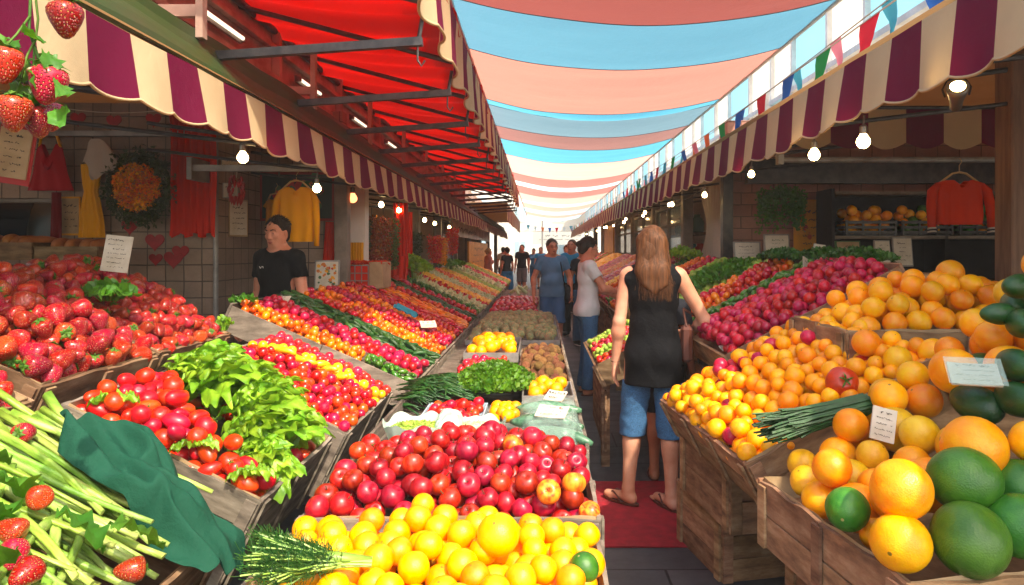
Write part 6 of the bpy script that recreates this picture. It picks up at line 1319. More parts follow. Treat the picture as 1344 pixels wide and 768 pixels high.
tray('grey tray of netted onions across the centre table', -.72, .20, 6.62, 9.3, h_=.05); heap(-.72, .20, 6.62, 9.3, .66, .12, ('netonion', 'netted_onion', 'onion in pale green netting on the centre table', 'netted onions on the centre table', 'onion'), .042, 56, 520)
heap(-.72, .0, 9.5, 12.2, .66, .12, ('cherry_p', 'cherry_tomato', 'pinkish tomato in the heap beyond the netted onions', 'tomatoes beyond the netted onions', 'tomato'), .045, 57, 420)
heap(-.72, .0, 12.4, 15.9, .66, .08, ('paleveg', 'pale_marrow', 'pale green marrow far along the centre table', 'pale marrows on the centre table', 'marrow'), .06, 58, 300)
# parsley mound and long green beans
q = MB(); q.lathe([(0, .0), (.20, .0), (.235, .05), (.24, .07), (.23, .07), (.2, .02), (0, .02)], 32); 
t = thing('round_basket', 'round black tray under the parsley mound', 'basket', (-.28, 4.25, .66)); q.build('basket', 'black_plastic', t, smooth=True)
herb('parsley', 'bright green curly parsley mound on the round black tray', Vector((-.28, 4.22, .69)), 3800, (.24, .32), .17, .030, 'parsley_leaf', 61)
t = thing('green_beans', 'heap of long dark green beans beside the parsley', 'beans', (-.56, 4.15, .66)); t['kind'] = 'stuff'
q = MB(); r_ = random.Random(5)
for i in range(330):
    x = r_.uniform(-.2, .12); y = r_.uniform(-.27, .32); z = .02+.11*max(0, 1-(x/.24)**2-(y/.36)**2)**.5+r_.uniform(-.02, .015); a = r_.gauss(-.5, .35); l = r_.uniform(.07, .13)
    q.tube([(x-l*math.cos(a), y-l*math.sin(a), z-.012), (x, y, z+.006), (x+l*math.cos(a), y+l*math.sin(a), z-.012)], [.003, .0065, .003], 6)
q.build('beans', 'chive_leaf', t, smooth=True)
# wrapped zucchini and bags
n = NT('clear_film'); n.base(hx('bfe0d4')); n.b.inputs['Roughness'].default_value = .22; n.b.inputs['Alpha'].default_value = .25; n.bump(n.noise(n.co('Object'), 22, 4), .5, .01); MATS['clear_film'] = n.m
pbr('film_pale', hx('b4d6c8'), hx('d6e8de'), 9, .3, bump=.4, bscale=20, tl=.2); pbr('zucchini_skin', hx('356048'), hx('5c8a6a'), 9, .35, var=(.01, .2), stretch=(1, 1, 1))
ZM = [bent('zucchini', 'zucchini_skin', 1, .2, s, 14, .1) for s in (1, 2)]
zs = [(.06, 3.75, .70, -22), (.10, 3.66, .72, -24), (.04, 3.58, .75, -20), (.02, 3.45, .71, -28), (.10, 3.36, .73, -26), (.08, 3.24, .70, -24), (.02, 3.30, .75, -20), (.12, 3.14, .71, -24)]
for i, (x, y, z, a) in enumerate(zs):
    o = link('zucchini', ZM[i % 2], None, label=f'{ORD[i]} film wrapped zucchini from the rear at the aisle edge of the centre table' if i else 'rearmost film wrapped zucchini at the aisle edge of the centre table', cat='zucchini', group='wrapped zucchini'); o.location = (x-.02, y, z); o.rotation_euler = (rng.uniform(0, 6), 0, R(a)); o.scale = (.15, .15, .15)
def filmbag(lab, x0, x1, y0, y1, z, h_, m, seed, inner=None):
    t = thing('plastic_bag', lab, 'bag', ((x0+x1)/2, (y0+y1)/2, z)); L, W = (x1-x0)/2, (y1-y0)/2; q = MB()
    def fn(u, v):
        a = u*6.2832; rr = math.sin(v*math.pi*.5)**.55; x = L*rr*math.copysign(abs(math.cos(a))**.6, math.cos(a)); y = W*rr*math.copysign(abs(math.sin(a))**.6, math.sin(a)); p = Vector((x*9, y*9, seed))
        return (x*(1+.1*mnoise.noise(p*2)), y*(1+.1*mnoise.noise(p*2.4)), h_*math.cos(v*math.pi*.5)**.7+.022*mnoise.noise(p*1.8)+.008*math.sin(u*60+v*8)*v)
    q.grid(fn, 60, 20); q.build('film', m, t, smooth=True); return t
filmbag('clear film over the rear zucchini with a white label', -.11, .20, 3.48, 3.84, .655, .12, 'clear_film', 3); filmbag('clear film over the front zucchini nearest the apples', -.10, .21, 3.06, 3.46, .655, .125, 'clear_film', 5)
def openbag(lab, cx, cy, z, r0, h_, seed, contents):
    t = thing('plastic_bag', lab, 'bag', (cx, cy, z)); q = MB(); q.grid(lambda u, v: (r0[0]*math.cos(u*6.2832)*(.8+.3*v+.07*mnoise.noise(Vector((math.cos(u*6.28)*2, math.sin(u*6.28)*2, seed)))), r0[1]*math.sin(u*6.2832)*(.8+.3*v), h_*v+(.025*mnoise.noise(Vector((math.cos(u*6.28)*2.5, math.sin(u*6.28)*2.5, seed+3)))+.01*math.sin(u*40))*v), 60, 10); q.build('film', 'film_pale', t, smooth=True)
    q = MB(); r_ = random.Random(seed)
    for i in range(260): a = r_.uniform(0, 6.28); k = math.sqrt(r_.random())*.8; x, y = r0[0]*k*math.cos(a), r0[1]*k*math.sin(a); zz = h_*.72+.02*(1-k*k); b = r_.uniform(0, 3.1); q.tube([(x-.018*math.cos(b), y-.018*math.sin(b), zz), (x+.018*math.cos(b), y+.018*math.sin(b), zz+r_.uniform(-.004, .008))], .0035, 5)
    q.build('contents', contents, t, smooth=True)
openbag('open pale plastic bag of green sprouts behind the apples on the left', -.58, 3.20, .65, (.14, .12), .12, 4, 'pea_green'); openbag('open pale plastic bag of white sprouts behind the apples in the middle', -.30, 3.22, .65, (.13, .11), .11, 8, 'pale_veg')
filmbag('crumpled pale plastic bag between the two open bags', -.50, -.36, 3.12, 3.36, .655, .15, 'film_pale', 9)
card('price_label', 'white label lying on the rear wrapped zucchini', (.085, 3.66, .795), .11, .08, rz=R(-30), rx=R(-60), rows=2, seed=31); card('price_label', 'white printed label on the wrapped zucchini nearest the apples', (.06, 3.28, .80), .15, .09, rz=R(-20), rx=R(-65), rows=3, seed=32, ink='print_red')

# ------------------------------------------------------------------ right side
SL = .516
RZ = lambda x: .82+SL*(x-.6)
# big fruit crate at the front right
FG1 = frame((1.29, 1.97, .82), 0, R(8.3)); LG, WG = 1.04, .74; crate('front right brown wooden crate heaped with big oranges and green melons', FG1, LG, WG, .21, 'brown_wood', 2, rag=.008)
def tG(x, y): s_ = max(0, (x+.52)/1.04); return .075+.05*max(0, y+.2)+.71*s_**1.2*(.75+.25*math.cos((y-.1)*3))
def rG(g): return g.uniform(.046, .072)
P = pile((-LG/2+.01, LG/2+.25, -WG/2, WG/2+.03), lambda x, y: tG(x, y)*.9-.15, tG, rG, 260, 60, 8, .92)
def sG(x, y, z, i):
    h_ = mnoise.noise(Vector((x*4.1, y*4.3, 7)))+.4*mnoise.noise(Vector((i*1.7, 0, 3)))+.25*max(0, x)
    if h_ > .30 and x > -.15: return ('dark_melon' if x > .1 and y > 0 else 'green_melon', 'melon', 'round dark green melon among the big oranges at the front right', 'green melons in the front right crate', 'melon', lying(), 1.0)
    if h_ > .18: return ('amber', 'grapefruit', 'dull amber grapefruit in the front right crate', 'amber grapefruits in the front right crate', 'grapefruit')
    return ('bigorange', 'orange', 'big round orange in the front right crate', 'big oranges in the front right crate', 'orange')
big = [(1183, 642, 1.66, .072, 'bigorange', 'orange', 'large orange resting left of the big green melon'), (1182, 712, 1.62, .068, 'bigorange', 'orange', 'large orange at the front rim next to the lowest green melon'), (1273, 708, 1.60, .084, 'green_melon', 'melon', 'largest green melon leaning on the front rim'), (1265, 630, 1.70, .080, 'green_melon', 'melon', 'green melon above the largest one'),
       (1112, 668, 1.78, .055, 'green_melon', 'melon', 'dark green melon at the left rim of the front right crate'), (1278, 588, 1.80, .082, 'bigorange', 'orange', 'widest orange beneath the plastic covered card'), (1092, 614, 1.98, .055, 'bigorange', 'orange', 'orange in the left part of the front right crate'), (1150, 702, 1.78, .042, 'bigorange', 'orange', 'small orange low at the front rim'),
       (1281, 530, 2.0, .068, 'dark_melon', 'melon', 'dark green oval fruit right of the folded card'), (1340, 690, 1.62, .075, 'green_melon', 'melon', 'green melon cut by the right edge'), (1338, 640, 1.75, .07, 'green_melon', 'melon', 'darker green melon above it at the right edge')]
bp = [(at(px, py, Y), r) for px, py, Y, r, *_ in big]
Gi = FG1
keep = []
for x, y, z, r in P:
    w_ = Gi @ Vector((x, y, z)); ok = all((w_-b).length > (r+rb)*.86 for b, rb in bp) and not any((Vector((b.x, b.y, 0))-Vector((w_.x, w_.y, 0))).length < (r+rb)*.7 and w_.z > b.z+.0 and w_.y < b.y-.02 for b, rb in bp)
    if ok: keep.append((x, y, z, r))
fill(FG1, keep, sG)
for (px, py, Y, r, key, kd, lab) in big: reg(key, kd, at(px, py, Y), r, lab, None, kd, lying())
boxstack('brown wooden box under the front right crate, near side', .86, 1.75, 1.62, 2.32, 0, .60, 'brown_wood', R(8.3))
# avocados at top right
for i, (px, py, Y, r, lab, a) in enumerate(((1310, 412, 2.05, .042, 'long dark green zucchini lying highest by the oranges', 0), (1338, 376, 2.1, .05, 'large dark green oval fruit topmost at the right edge', 20), (1342, 425, 2.0, .055, 'dark green oval fruit at the right edge under the topmost one', 60), (1335, 480, 1.95, .06, 'green oval fruit beside the plastic covered card', 80), (1285, 480, 2.1, .05, 'dark green fruit behind the plastic covered card', 30), (1338, 525, 1.9, .062, 'large dark green fruit right of the oval one', 90))):
    reg('dark_melon', 'green_gourd', at(px, py, Y), r, lab, None, 'gourd', Euler((0, R(90), R(a))).to_matrix())
# second crate: small oranges and tomatoes
FG2, LG2, WG2 = midframe(.66, .82, 1.40, .82+SL*.74, 2.42, 3.50, R(6)); crate('brown wooden crate of small oranges and tomatoes right of the woman', FG2, LG2, WG2, .20, 'brown_wood', 2, rag=.008)
mG2 = lambda x, y: .07*max(0, 1-abs(y/.54)**2.5)*(.5+.5*min(1, (x+.42)*3))
P = pile((-LG2/2, LG2/2, -WG2/2, WG2/2), lambda x, y: mG2(x, y)*.7-.10, lambda x, y: .03+mG2(x, y), lambda r: r.uniform(.026, .040), 640, 40, 9, .92)
def sG2(x, y, z, i):
    if (abs(y-.28) < .08 and x > -.25 and x < .15 and i % 3) or (x < -.25 and i % 19 == 3) or (x > .2 and abs(y) < .1 and i % 3 == 0): return ('radish', 'radish', 'red radish among the small oranges right of the woman', 'radishes among the small oranges', 'radish')
    return ('deep' if i % 3 else 'orange', 'orange', 'small orange in the crate right of the woman', 'small oranges in the crate right of the woman', 'orange')
fill(FG2, P, sG2)
for (px, py, Y, r, lab) in ((1105, 502, 2.50, .058, 'large glossy red tomato with its navel showing among the oranges'), (1135, 482, 2.66, .052, 'large red tomato behind the glossy one'), (1163, 463, 2.75, .048, 'dark red tomato against the upper crate')): reg('bigtomato', 'tomato', at(px, py, Y), r, lab, None, 'tomato', Euler((R(70), R(-20), 0)).to_matrix())
for (px, py, Y, r, lab) in ((1137, 450, 2.62, .053, 'large orange high against the upper crate'), (1178, 472, 2.50, .050, 'orange right of the dark red tomato'), (1165, 520, 2.35, .062, 'amber orange beside the small folded card'), (1224, 462, 2.5, .050, 'orange just under the upper crate')): reg('amber' if 'amber' in lab else 'bigorange', 'orange', at(px, py, Y), r, lab, None, 'orange')
boxstack('brown wooden box standing under the small orange crate', .80, 1.5, 3.28, 3.80, 0, .33, 'brown_wood', R(12)); boxstack('upper brown wooden box under the small orange crate', .78, 1.45, 3.0, 3.62, .335, .62, 'brown_wood', R(8))
# upper crate of oranges
FG3 = frame((1.72, 3.02, 1.25)); crate('upper wooden crate heaped with oranges in front of the right shop', FG3, 1.0, .62, .16, 'brown_wood', 1, rag=.008)
mG3 = mound(1.0, .62, .2, cx=.1, cy=.05); P = pile((-.5, .5, -.31, .31), lambda x, y: mG3(x, y)*.8-.09, lambda x, y: .03+mG3(x, y), lambda r: r.uniform(.040, .052), 260, 50, 12, .92)
fill(FG3, P, lambda x, y, z, i: ('bigorange', 'orange', 'orange in the upper right crate', 'oranges in the upper right crate', 'orange'))
reg('bigorange', 'orange', at(1247, 358, 3.05), .058, 'topmost orange of the upper right crate', None, 'orange')
boxstack('brown wooden stand box under the upper right crate', 1.50, 2.2, 2.78, 3.3, 0, 1.08, 'brown_wood')
# chives
pb = brush('chive_bunch', 'bundle of long dark green chives lying between the two orange crates', at(1140, 545, 2.30)+Vector((0, 0, .04)), at(1000, 580, 2.28)+Vector((0, 0, .04)), 150, .045, .07, 'chive_leaf', 43, fine=.0032, feather=False)
# sloping stands on the right
sloped_stand('sloping stand of radishes behind the woman on the right', .98, RZ(.98), 1.88, RZ(1.88), 3.56, 4.80, 'brown_wood', [3.9, 4.7])
sloped_stand('sloping stand of peas and cherries in front of the woman in grey', .41, RZ(.52)-.03, 1.88, RZ(1.88), 4.84, 6.08, 'old_wood')
sloped_stand('long sloping stand of produce along the right shops', .82, RZ(.82)-.02, 1.9, RZ(1.9)-.02, 6.12, 27, 'old_wood')
def RS(xl, xh, *a, **k): strip(1, xl, RZ(xl), xh, RZ(xh), *a, **k)
RS(1.0, 1.87, 3.58, 4.50, 'radish', 'radish', 'bright red radish in the big bank behind the orange crate', 'radishes in the right bank', 'radish', r=.030, hump=.08, seed=70)
RS(1.0, 1.87, 4.52, 4.78, 'jalapeno', 'green_pepper', 'dark green pepper in the narrow right strip', 'green peppers in the right strip', 'pepper', r=.028, seed=71, rot=lying)
redr = ('cherry', 'cherry_tomato', 'small red tomato in the right stand behind the woman', 'red tomatoes on the right stand', 'tomato'); orrr = ('cherry_o', 'orange_tomato', 'small orange tomato in the right stand behind the woman', 'orange tomatoes on the right stand', 'tomato')
RS(1.10, 1.87, 4.87, 5.42, '', '', '', '', '', r=.030, hump=.07, seed=72, spec=mixs(orrr, redr, 4))
pea = ('pea', 'pea', 'pale green pea in the strip in front of the woman in grey', 'peas on the right stand', 'pea')
RS(.43, 1.09, 4.87, 5.14, 'cherry', 'cherry_tomato', 'small red cherry at the near end of the stand before the woman in grey', 'red cherries at the stand corner', 'tomato', r=.024, seed=73)
RS(.43, 1.09, 5.16, 5.42, *pea, r=.020, seed=74); RS(.43, 1.09, 5.44, 5.72, 'cherry_p', 'cherry_tomato', 'pinkish cherry in the second red strip before the woman in grey', 'pinkish cherries in the second right strip', 'tomato', r=.022, seed=75)
RS(.43, 1.09, 5.74, 6.06, *pea, r=.022, seed=76)
RS(1.10, 1.87, 5.44, 6.06, 'pea', 'pea', 'green pea heaped under the parsley on the right stand', 'peas under the parsley', 'pea', r=.03, seed=77)
herb('herb_heap', 'bushy dark green herb heap on the right stand beyond the orange tomatoes', Vector((1.55, 5.75, RZ(1.5)+.02)), 1000, (.34, .28), .13, .045, 'green_leaf', 80, rot=(0, -.35, 0))
for i, (x, y, s_) in enumerate(((1.98, 4.25, 1.0), (2.0, 4.75, 1.0), (1.82, 5.1, .8))):
    herb('dill_heap', ('right hand dill heap above the radishes in the right shop', 'middle feathery green heap above the radishes', 'left feathery green heap above the orange tomatoes')[i], Vector((x, y, RZ(1.84)+.02)), 1300, (.20*s_, .26*s_), .085, .035, 'dill_leaf', 84+i)
t = thing('shelf_board', 'rear shelf board carrying the dill heaps', 'board', (2.05, 4.5, 1.42)); q = MB(); q.bbox((-.12, -.6, -.02), (.25, .9, .02), .004); q.box((.18, -.55, -1.42), (.24, -.49, -.021)); q.box((.18, .8, -1.42), (.24, .86, -.021)); q.build('board', 'brown_wood', t)
seq = [('tan', 'rough_fruit', .5), ('pea', 'pea', .45), ('cherry_p', 'cherry_tomato', .5), ('cherry_o', 'orange_tomato', .5), ('jalapeno', 'green_pepper', .5), ('radish', 'radish', .7), ('carrot', 'orange_pepper', .8), ('yellow', 'yellow_tomato', .9), ('cherry', 'cherry_tomato', 1.3), ('cherry_o', 'orange_tomato', 1.4), ('cherry_p', 'cherry_tomato', 1.8), ('yellow', 'yellow_tomato', 2)]
y = 6.15; k = 0
while y < 26.6:
    key, kd, wd = seq[k % len(seq)]; wd = min(wd, 26.9-y); nm = kd.replace('_', ' '); strip(1, .83, RZ(.83)-.02, 1.89, RZ(1.89)-.02, y, y+wd-.03, key, kd, f"small {nm} further down the right stand", f"{nm} heaps on the right stand", kd.split('_')[-1], r=.028 if y < 9 else (.036 if y < 14 else .055), seed=100+k); y += wd; k += 1
herb('leafy_bunch', 'yellow green leafy heap at the top of the far right stand', Vector((1.75, 8.4, RZ(1.8))), 500, (.2, .35), .14, .06, 'lettuce_leaf', 90)
# ------------------------------------------------------------------ people
def m_skin(name, c):
    n = NT(name); co = n.co('Object'); c2 = (c[0]*.8, c[1]*.62, c[2]*.55)
    n.base(n.ramp(n.noise(co, 5, 4), [(.35, c2), (.62, c)])); n.b.inputs['Roughness'].default_value = .5
    n.b.inputs['Subsurface Weight'].default_value = .12; n.b.inputs['Subsurface Radius'].default_value = (1, .35, .2); n.b.inputs['Subsurface Scale'].default_value = .01
    n.bump(n.noise(co, 120, 3), .08, .003); MATS[name] = n.m
m_skin('skin_fair', hx('d9a184')); m_skin('skin_tan', hx('c08462')); m_skin('skin_rosy', hx('cf8c70'))
def m_hair(name, c1, c2):
    n = NT(name); co = n.co('Object', (60, 60, 2.2)); n.base(n.ramp(n.noise(co, 1.5, 3), [(.3, c1), (.7, c2)])); n.b.inputs['Roughness'].default_value = .6; n.b.inputs['Specular IOR Level'].default_value = .25
    n.bump(n.noise(co, 2, 2), .6, .006); MATS[name] = n.m
m_hair('hair_brown', hx('38200f'), hx('6e4529')); m_hair('hair_dark', hx('17110e'), hx('33241c')); m_hair('hair_grey', hx('3c342e'), hx('6a5f56')); m_hair('hair_blond', hx('7c5a34'), hx('b08a58'))
for k, c, d in (('black_knit', '0a0b0f', .1), ('blue_tee', '5580a8', .25), ('grey_tee', 'cfcfd0', .2), ('white_tee', 'dcdad4', .15), ('navy_short', '3f6ca0', .3), ('cyan_top', '2c96c8', .2), ('dark_vest', '23262e', .2), ('grey_short', '6c6e74', .2), ('pink_top', 'c98a84', .2), ('blue_skirt', '2c7ab0', .2), ('dark_trouser', '22242c', .2)):
    cloth(k, hx(c), 0, bump=.3, bscale=70, dirt=d)
def m_denim(name, c1, c2):
    n = NT(name); co = n.co('Object'); n.base(n.mix(n.ramp(n.noise(co, 160, 2), [(.35, 0.0), (.65, 1.0)]), n.ramp(n.noise(co, 6, 4), [(.35, c1), (.65, c2)]), tuple(v*1.6 for v in c2))); n.b.inputs['Roughness'].default_value = .9
    n.bump(n.noise(co, 14, 4), .4, .01); MATS[name] = n.m
m_denim('denim', hx('1c3c5c'), hx('2e5a80')); m_denim('denim_light', hx('2c5876'), hx('4a86a4'))
pbr('sandal', hx('5a2e22'), rough=.6); pbr('eye_white', hx('e8e2da'), rough=.3); pbr('eye_dark', hx('1c120c'), rough=.2); pbr('lip', hx('9c4a42'), rough=.5)
def V3(*a): return Vector(a)
def person(label, loc, rz, s=1.0, J=None, skin='skin_fair', hair='short', hairm='hair_dark', top=None, bottom=None, h=.008, fat=1.0, female=False, headrot=(0, 0, 0), curl=.5, sandals=False, group=None, belly=0, feet=(0, 0), extras=None):
    """faces +y; joints in metres for a 1.72 m figure, then scaled by s"""
    P = dict(head=V3(0, .015, 1.585), neck=V3(0, -.01, 1.455), chest=V3(0, 0, 1.28), waist=V3(0, 0, 1.09), pelvis=V3(0, 0, .94),
             ls=V3(-.17, -.005, 1.40), rs=V3(.17, -.005, 1.40), le=V3(-.215, -.02, 1.12), re=V3(.215, -.02, 1.12), lw=V3(-.235, .04, .875), rw=V3(.235, .04, .875),
             lh=V3(-.085, 0, .90), rh=V3(.085, 0, .90), lk=V3(-.095, .01, .50), rk=V3(.095, .01, .50), la=V3(-.10, -.02, .09), ra=V3(.10, -.02, .09))
    if female:
        for k in ('ls', 'rs'): P[k].x *= .91
    for k, v in (J or {}).items(): P[k] = Vector(v)
    P = {k: v*s for k, v in P.items()}
    t = thing('person', label, 'person', loc, rz, group)
    allp = list(P.values()); lo = [min(p[i] for p in allp)-.26 for i in range(3)]; hi = [max(p[i] for p in allp)+.26 for i in range(3)]; lo[2] = -.01; hi[2] = P['head'].z+.17*s
    Fd = lambda hh=h: Field(lo, hi, hh)
    HM = Euler(headrot).to_matrix(); hc = P['head']; hp = lambda x, y, z: hc+HM @ V3(x*s, y*s, z*s)
    def torso(f, inf, k=.04):
        w_ = fat
        f.ell(P['chest'], (s*(.150*w_+inf), s*(.100*w_+inf), s*(.175+inf)), k*s); f.cone(P['ls']+V3(.03, 0, -.01)*s, P['rs']+V3(-.03, 0, -.01)*s, s*(.058+inf), s*(.058+inf), k*s)
        f.ell(P['waist']+V3(0, belly*.4, 0)*s, (s*((.125 if female else .138)*w_+inf), s*(.092*w_+inf+belly*.6), s*(.13+inf)), k*s); f.ell(P['pelvis'], (s*((.165 if female else .155)*w_+inf), s*(.112*w_+inf), s*(.12+inf)), k*s)
        if female:
            for q in (-1, 1): f.ell(P['chest']+V3(.068*q, .085, .0)*s, (s*(.058+inf),)*3, .03*s)
        for q in (-1, 1): f.ell(P['pelvis']+V3(.07*q, -.055, -.03)*s, (s*(.078*w_+inf),)*3, .04*s)
    def legs(f, inf, r=((.088, .060), (.058, .036)), k=.025):
        for a in 'lr':
            f.cone(P[a+'h']+V3(0, 0, -.02)*s, P[a+'k'], s*(r[0][0]*fat+inf), s*(r[0][1]+inf), k*s); f.cone(P[a+'k'], P[a+'a'], s*(r[1][0]+inf), s*(r[1][1]+inf), k*s)
            if inf == 0: m_ = P[a+'k'].lerp(P[a+'a'], .3)+V3(0, -.018, 0)*s; f.ell(m_, (.048*s, .05*s, .10*s), .03*s)
    f = Fd(); torso(f, 0); legs(f, 0)
    f.cone(P['neck']+V3(0, 0, -.06)*s, hp(0, -.01, -.06), .062*s, .050*s, .03*s); f.cone(P['ls']+V3(.04, 0, .01)*s, P['neck'], .05*s, .05*s, .05*s); f.cone(P['rs']+V3(-.04, 0, .01)*s, P['neck'], .05*s, .05*s, .05*s)
    for a, sg in (('l', -1), ('r', 1)):
        S_, E, W_ = P[a+'s'], P[a+'e'], P[a+'w']; f.cone(S_, E, .050*s*fat**.5, .037*s*fat**.5, .02*s); f.cone(E, W_, .040*s, .025*s, .015*s); f.ell(E.lerp(W_, .25), (.041*s,)*3, .03*s)
        d = (W_-E).normalized(); fw = V3(0, 1, 0) if abs(d.y) < .7 else V3(0, 0, 1); sd = (fw-d*fw.dot(d)).normalized(); pn = d.cross(sd).normalized()*(-sg if abs(d.y) < .7 else 1)   # sd: thumb side, pn: palm normal
        if abs(d.y) >= .7: pn = V3(-sg, 0, -.6).normalized(); pn = (pn-d*pn.dot(d)).normalized(); sd = V3(0, 0, 1); sd = (sd-d*sd.dot(d)-pn*sd.dot(pn)).normalized()
        c = W_+d*.05*s; f.cone(W_, W_+d*.03*s, .023*s, .026*s, .01*s, flat=(pn, .7)); f.cone(c-d*.01*s, c+d*.025*s, .036*s, .038*s, .012*s, flat=(pn, .42))
        for q, (o, ln) in enumerate(((.028, .068), (.0095, .078), (-.0095, .072), (-.027, .056))):
            b0 = W_+d*(.088-.003*q)*s+sd*o*s; m1 = b0+(d*(1-.3*curl)+pn*.75*curl+sd*o*.9).normalized()*ln*.52*s; m2 = m1+(d*(1-.9*curl)+pn*1.5*curl+sd*o*.5).normalized()*ln*.5*s
            rr = .0088 if h < .0075 else .0100; f.cone(b0-d*.02*s, m1, rr*s, rr*.93*s, .004); f.cone(m1, m2, rr*.93*s, rr*.8*s, .002)
        tb = W_+d*.022*s+sd*.022*s; t1 = tb+(d*.72+sd*.62+pn*.25).normalized()*.045*s; t2 = t1+(d*.95+sd*.1+pn*.4).normalized()*.032*s; f.cone(tb, t1, .014*s, .011*s, .008); f.cone(t1, t2, .011*s, .009*s, .003)
    for i, a in enumerate('lr'):
        an = P[a+'a']; ya = feet[i]; fd = V3(-math.sin(ya), math.cos(ya), 0); z = .035*s
        f.ell(V3(an.x, an.y, z)-fd*.025*s, (.034*s, .036*s, .036*s), .02*s); f.cone(V3(an.x, an.y, .045*s), V3(an.x, an.y, .030*s)+fd*.15*s, .038*s, .030*s, .02*s, flat=((0, 0, 1), .8)); f.cone(an, V3(an.x, an.y, .05*s), .036*s, .036*s, .02*s)
        sdx = V3(fd.y, -fd.x, 0)
        for q in range(5): b0 = V3(an.x, an.y, .020*s)+fd*(.155-.006*q*q*.5)*s+sdx*(.026-.013*q)*(1 if a == 'l' else -1)*s; f.cone(b0, b0+fd*.028*s, (.0125-.001*q)*s, (.010-.001*q)*s, .004)
    # head
    f.ell(hp(0, -.015, .030), (.076*s, .094*s, .088*s), .02*s, HM); f.ell(hp(0, .022, -.020), (.062*s, .070*s, .092*s), .02*s, HM); f.ell(hp(0, .045, -.082), (.032*s, .030*s, .026*s), .03*s, HM)
    for q in (-1, 1):
        f.cone(hp(.055*q, -.005, -.035), hp(.022*q, .055, -.088), .020*s, .018*s, .02*s); f.ell(hp(.036*q, .066, -.018), (.020*s, .016*s, .016*s), .015*s, HM)
        f.ell(hp(.030*q, .094, .008), (.017*s, .012*s, .011*s), .008*s, HM, sub=True); f.ell(hp(.029*q, .078, .007), (.013*s,)*3, .003*s)
        f.cone(hp(.012*q, .086, .030), hp(.048*q, .072, .028), .008*s, .007*s, .008*s); f.ell(hp(.076*q, -.005, -.008), (.010*s, .020*s, .032*s), .008*s, HM @ Euler((R(-10), 0, R(-18*q))).to_matrix())
    f.cone(hp(0, .088, .015), hp(0, .104, -.026), .008*s, .012*s, .008*s); f.cone(hp(-.012, .094, -.028), hp(.012, .094, -.028), .008*s, .008*s, .006*s)
    f.cone(hp(-.018, .084, -.054), hp(.018, .084, -.054), .008*s, .008*s, .008*s); f.cone(hp(-.014, .083, -.065), hp(.014, .083, -.065), .0085*s, .0085*s, .004*s)
    f.cone(hp(-.02, .096, -.0595), hp(.02, .096, -.0595), .003*s, .003*s, .003*s, sub=True)
    f.plane((0, 0, .001), (0, 0, -1)); f.build('body', skin, t)
    # eyes and brows, lips
    q_ = MB()
    for q in (-1, 1): q_.lathe([(0, -.011*s), (.0085*s, -.007*s), (.0112*s, 0), (.0085*s, .007*s), (0, .011*s)], 10, Matrix.Translation(hp(.030*q, .0775, .007)))
    q_.build('eyes', 'eye_white', t, smooth=True)
    q_ = MB()
    for q in (-1, 1): q_.lathe([(0, -.006*s), (.005*s, -.003*s), (.0058*s, 0), (.005*s, .003*s), (0, .006*s)], 8, Matrix.Translation(hp(.030*q, .0848, .007)))
    q_.build('pupils', 'eye_dark', t, smooth=True)
    q_ = MB()
    for q in (-1, 1): q_.tube([hp(.014*q, .0935, .030), hp(.032*q, .0885, .036), hp(.050*q, .074, .030)], [.004*s, .0045*s, .002*s], 6)
    q_.build('eyebrows', hairm, t, smooth=True)
    q_ = MB(); q_.tube([hp(-.021, .087, -.060), hp(-.008, .0935, -.056), hp(.008, .0935, -.056), hp(.021, .087, -.060)], [.002*s, .0045*s, .0045*s, .002*s], 6); q_.tube([hp(-.018, .087, -.061), hp(0, .0935, -.066), hp(.018, .087, -.061)], [.002*s, .0055*s, .002*s], 6); q_.build('lips', 'lip', t, smooth=True)
    # hair
    f = Field([hc[i]-.2*s for i in (0, 1)]+[P['chest'].z-.12*s], [hc[i]+.2*s for i in range(3)], min(h, .007))
    f.ell(hp(0, -.024, .036), (.082*s, .097*s, .092*s), .01*s, HM)
    if hair == 'short': f.cone(hp(0, -.06, -.03), hp(0, -.04, .03), .055*s, .07*s, .02*s)
    f.ell(hp(0, .095, -.030), (.080*s, .075*s, .088*s), .012*s, HM, sub=True)
    if hair in ('short', 'bun'):
        for q in (-1, 1): f.ell(hp(.085*q, .018, -.040), (.034*s, .042*s, .055*s), .01*s, HM, sub=True); f.ell(hp(.055*q, .078, .02), (.035*s, .040*s, .040*s), .01*s, HM, sub=True)
    if hair == 'bun': f.cone(hp(0, -.07, -.02), hp(0, -.05, .04), .05*s, .07*s, .02*s); f.ell(hp(0, -.125, .03), (.036*s, .034*s, .036*s), .01*s); f.cone(hp(0, .06, .085), hp(0, -.02, .105), .025*s, .04*s, .02*s)
    if hair == 'long':
        for x in (-.062, -.035, 0, .035, .062): f.cone(hp(x*.9, -.058, .02), P['neck']+V3(x*1.0, -.070, -.02)*s, .032*s, .032*s, .05*s); f.cone(P['neck']+V3(x*1.0, -.070, -.02)*s, P['chest']+V3(x*.95+.015, -.108, .03+.05*abs(x)/.06)*s, .032*s, .016*s, .05*s)
        for q in (-1, 1): f.cone(hp(.074*q, .0, .01), P['neck']+V3(.070*q, -.03, -.03)*s, .022*s, .022*s, .02*s)
    f.wrinkle(.0018 if hair == 'long' else .002, 150 if hair == 'long' else 60, 90, 8 if hair == 'long' else 60, 3)
    ho = f.build('hair', hairm, t)
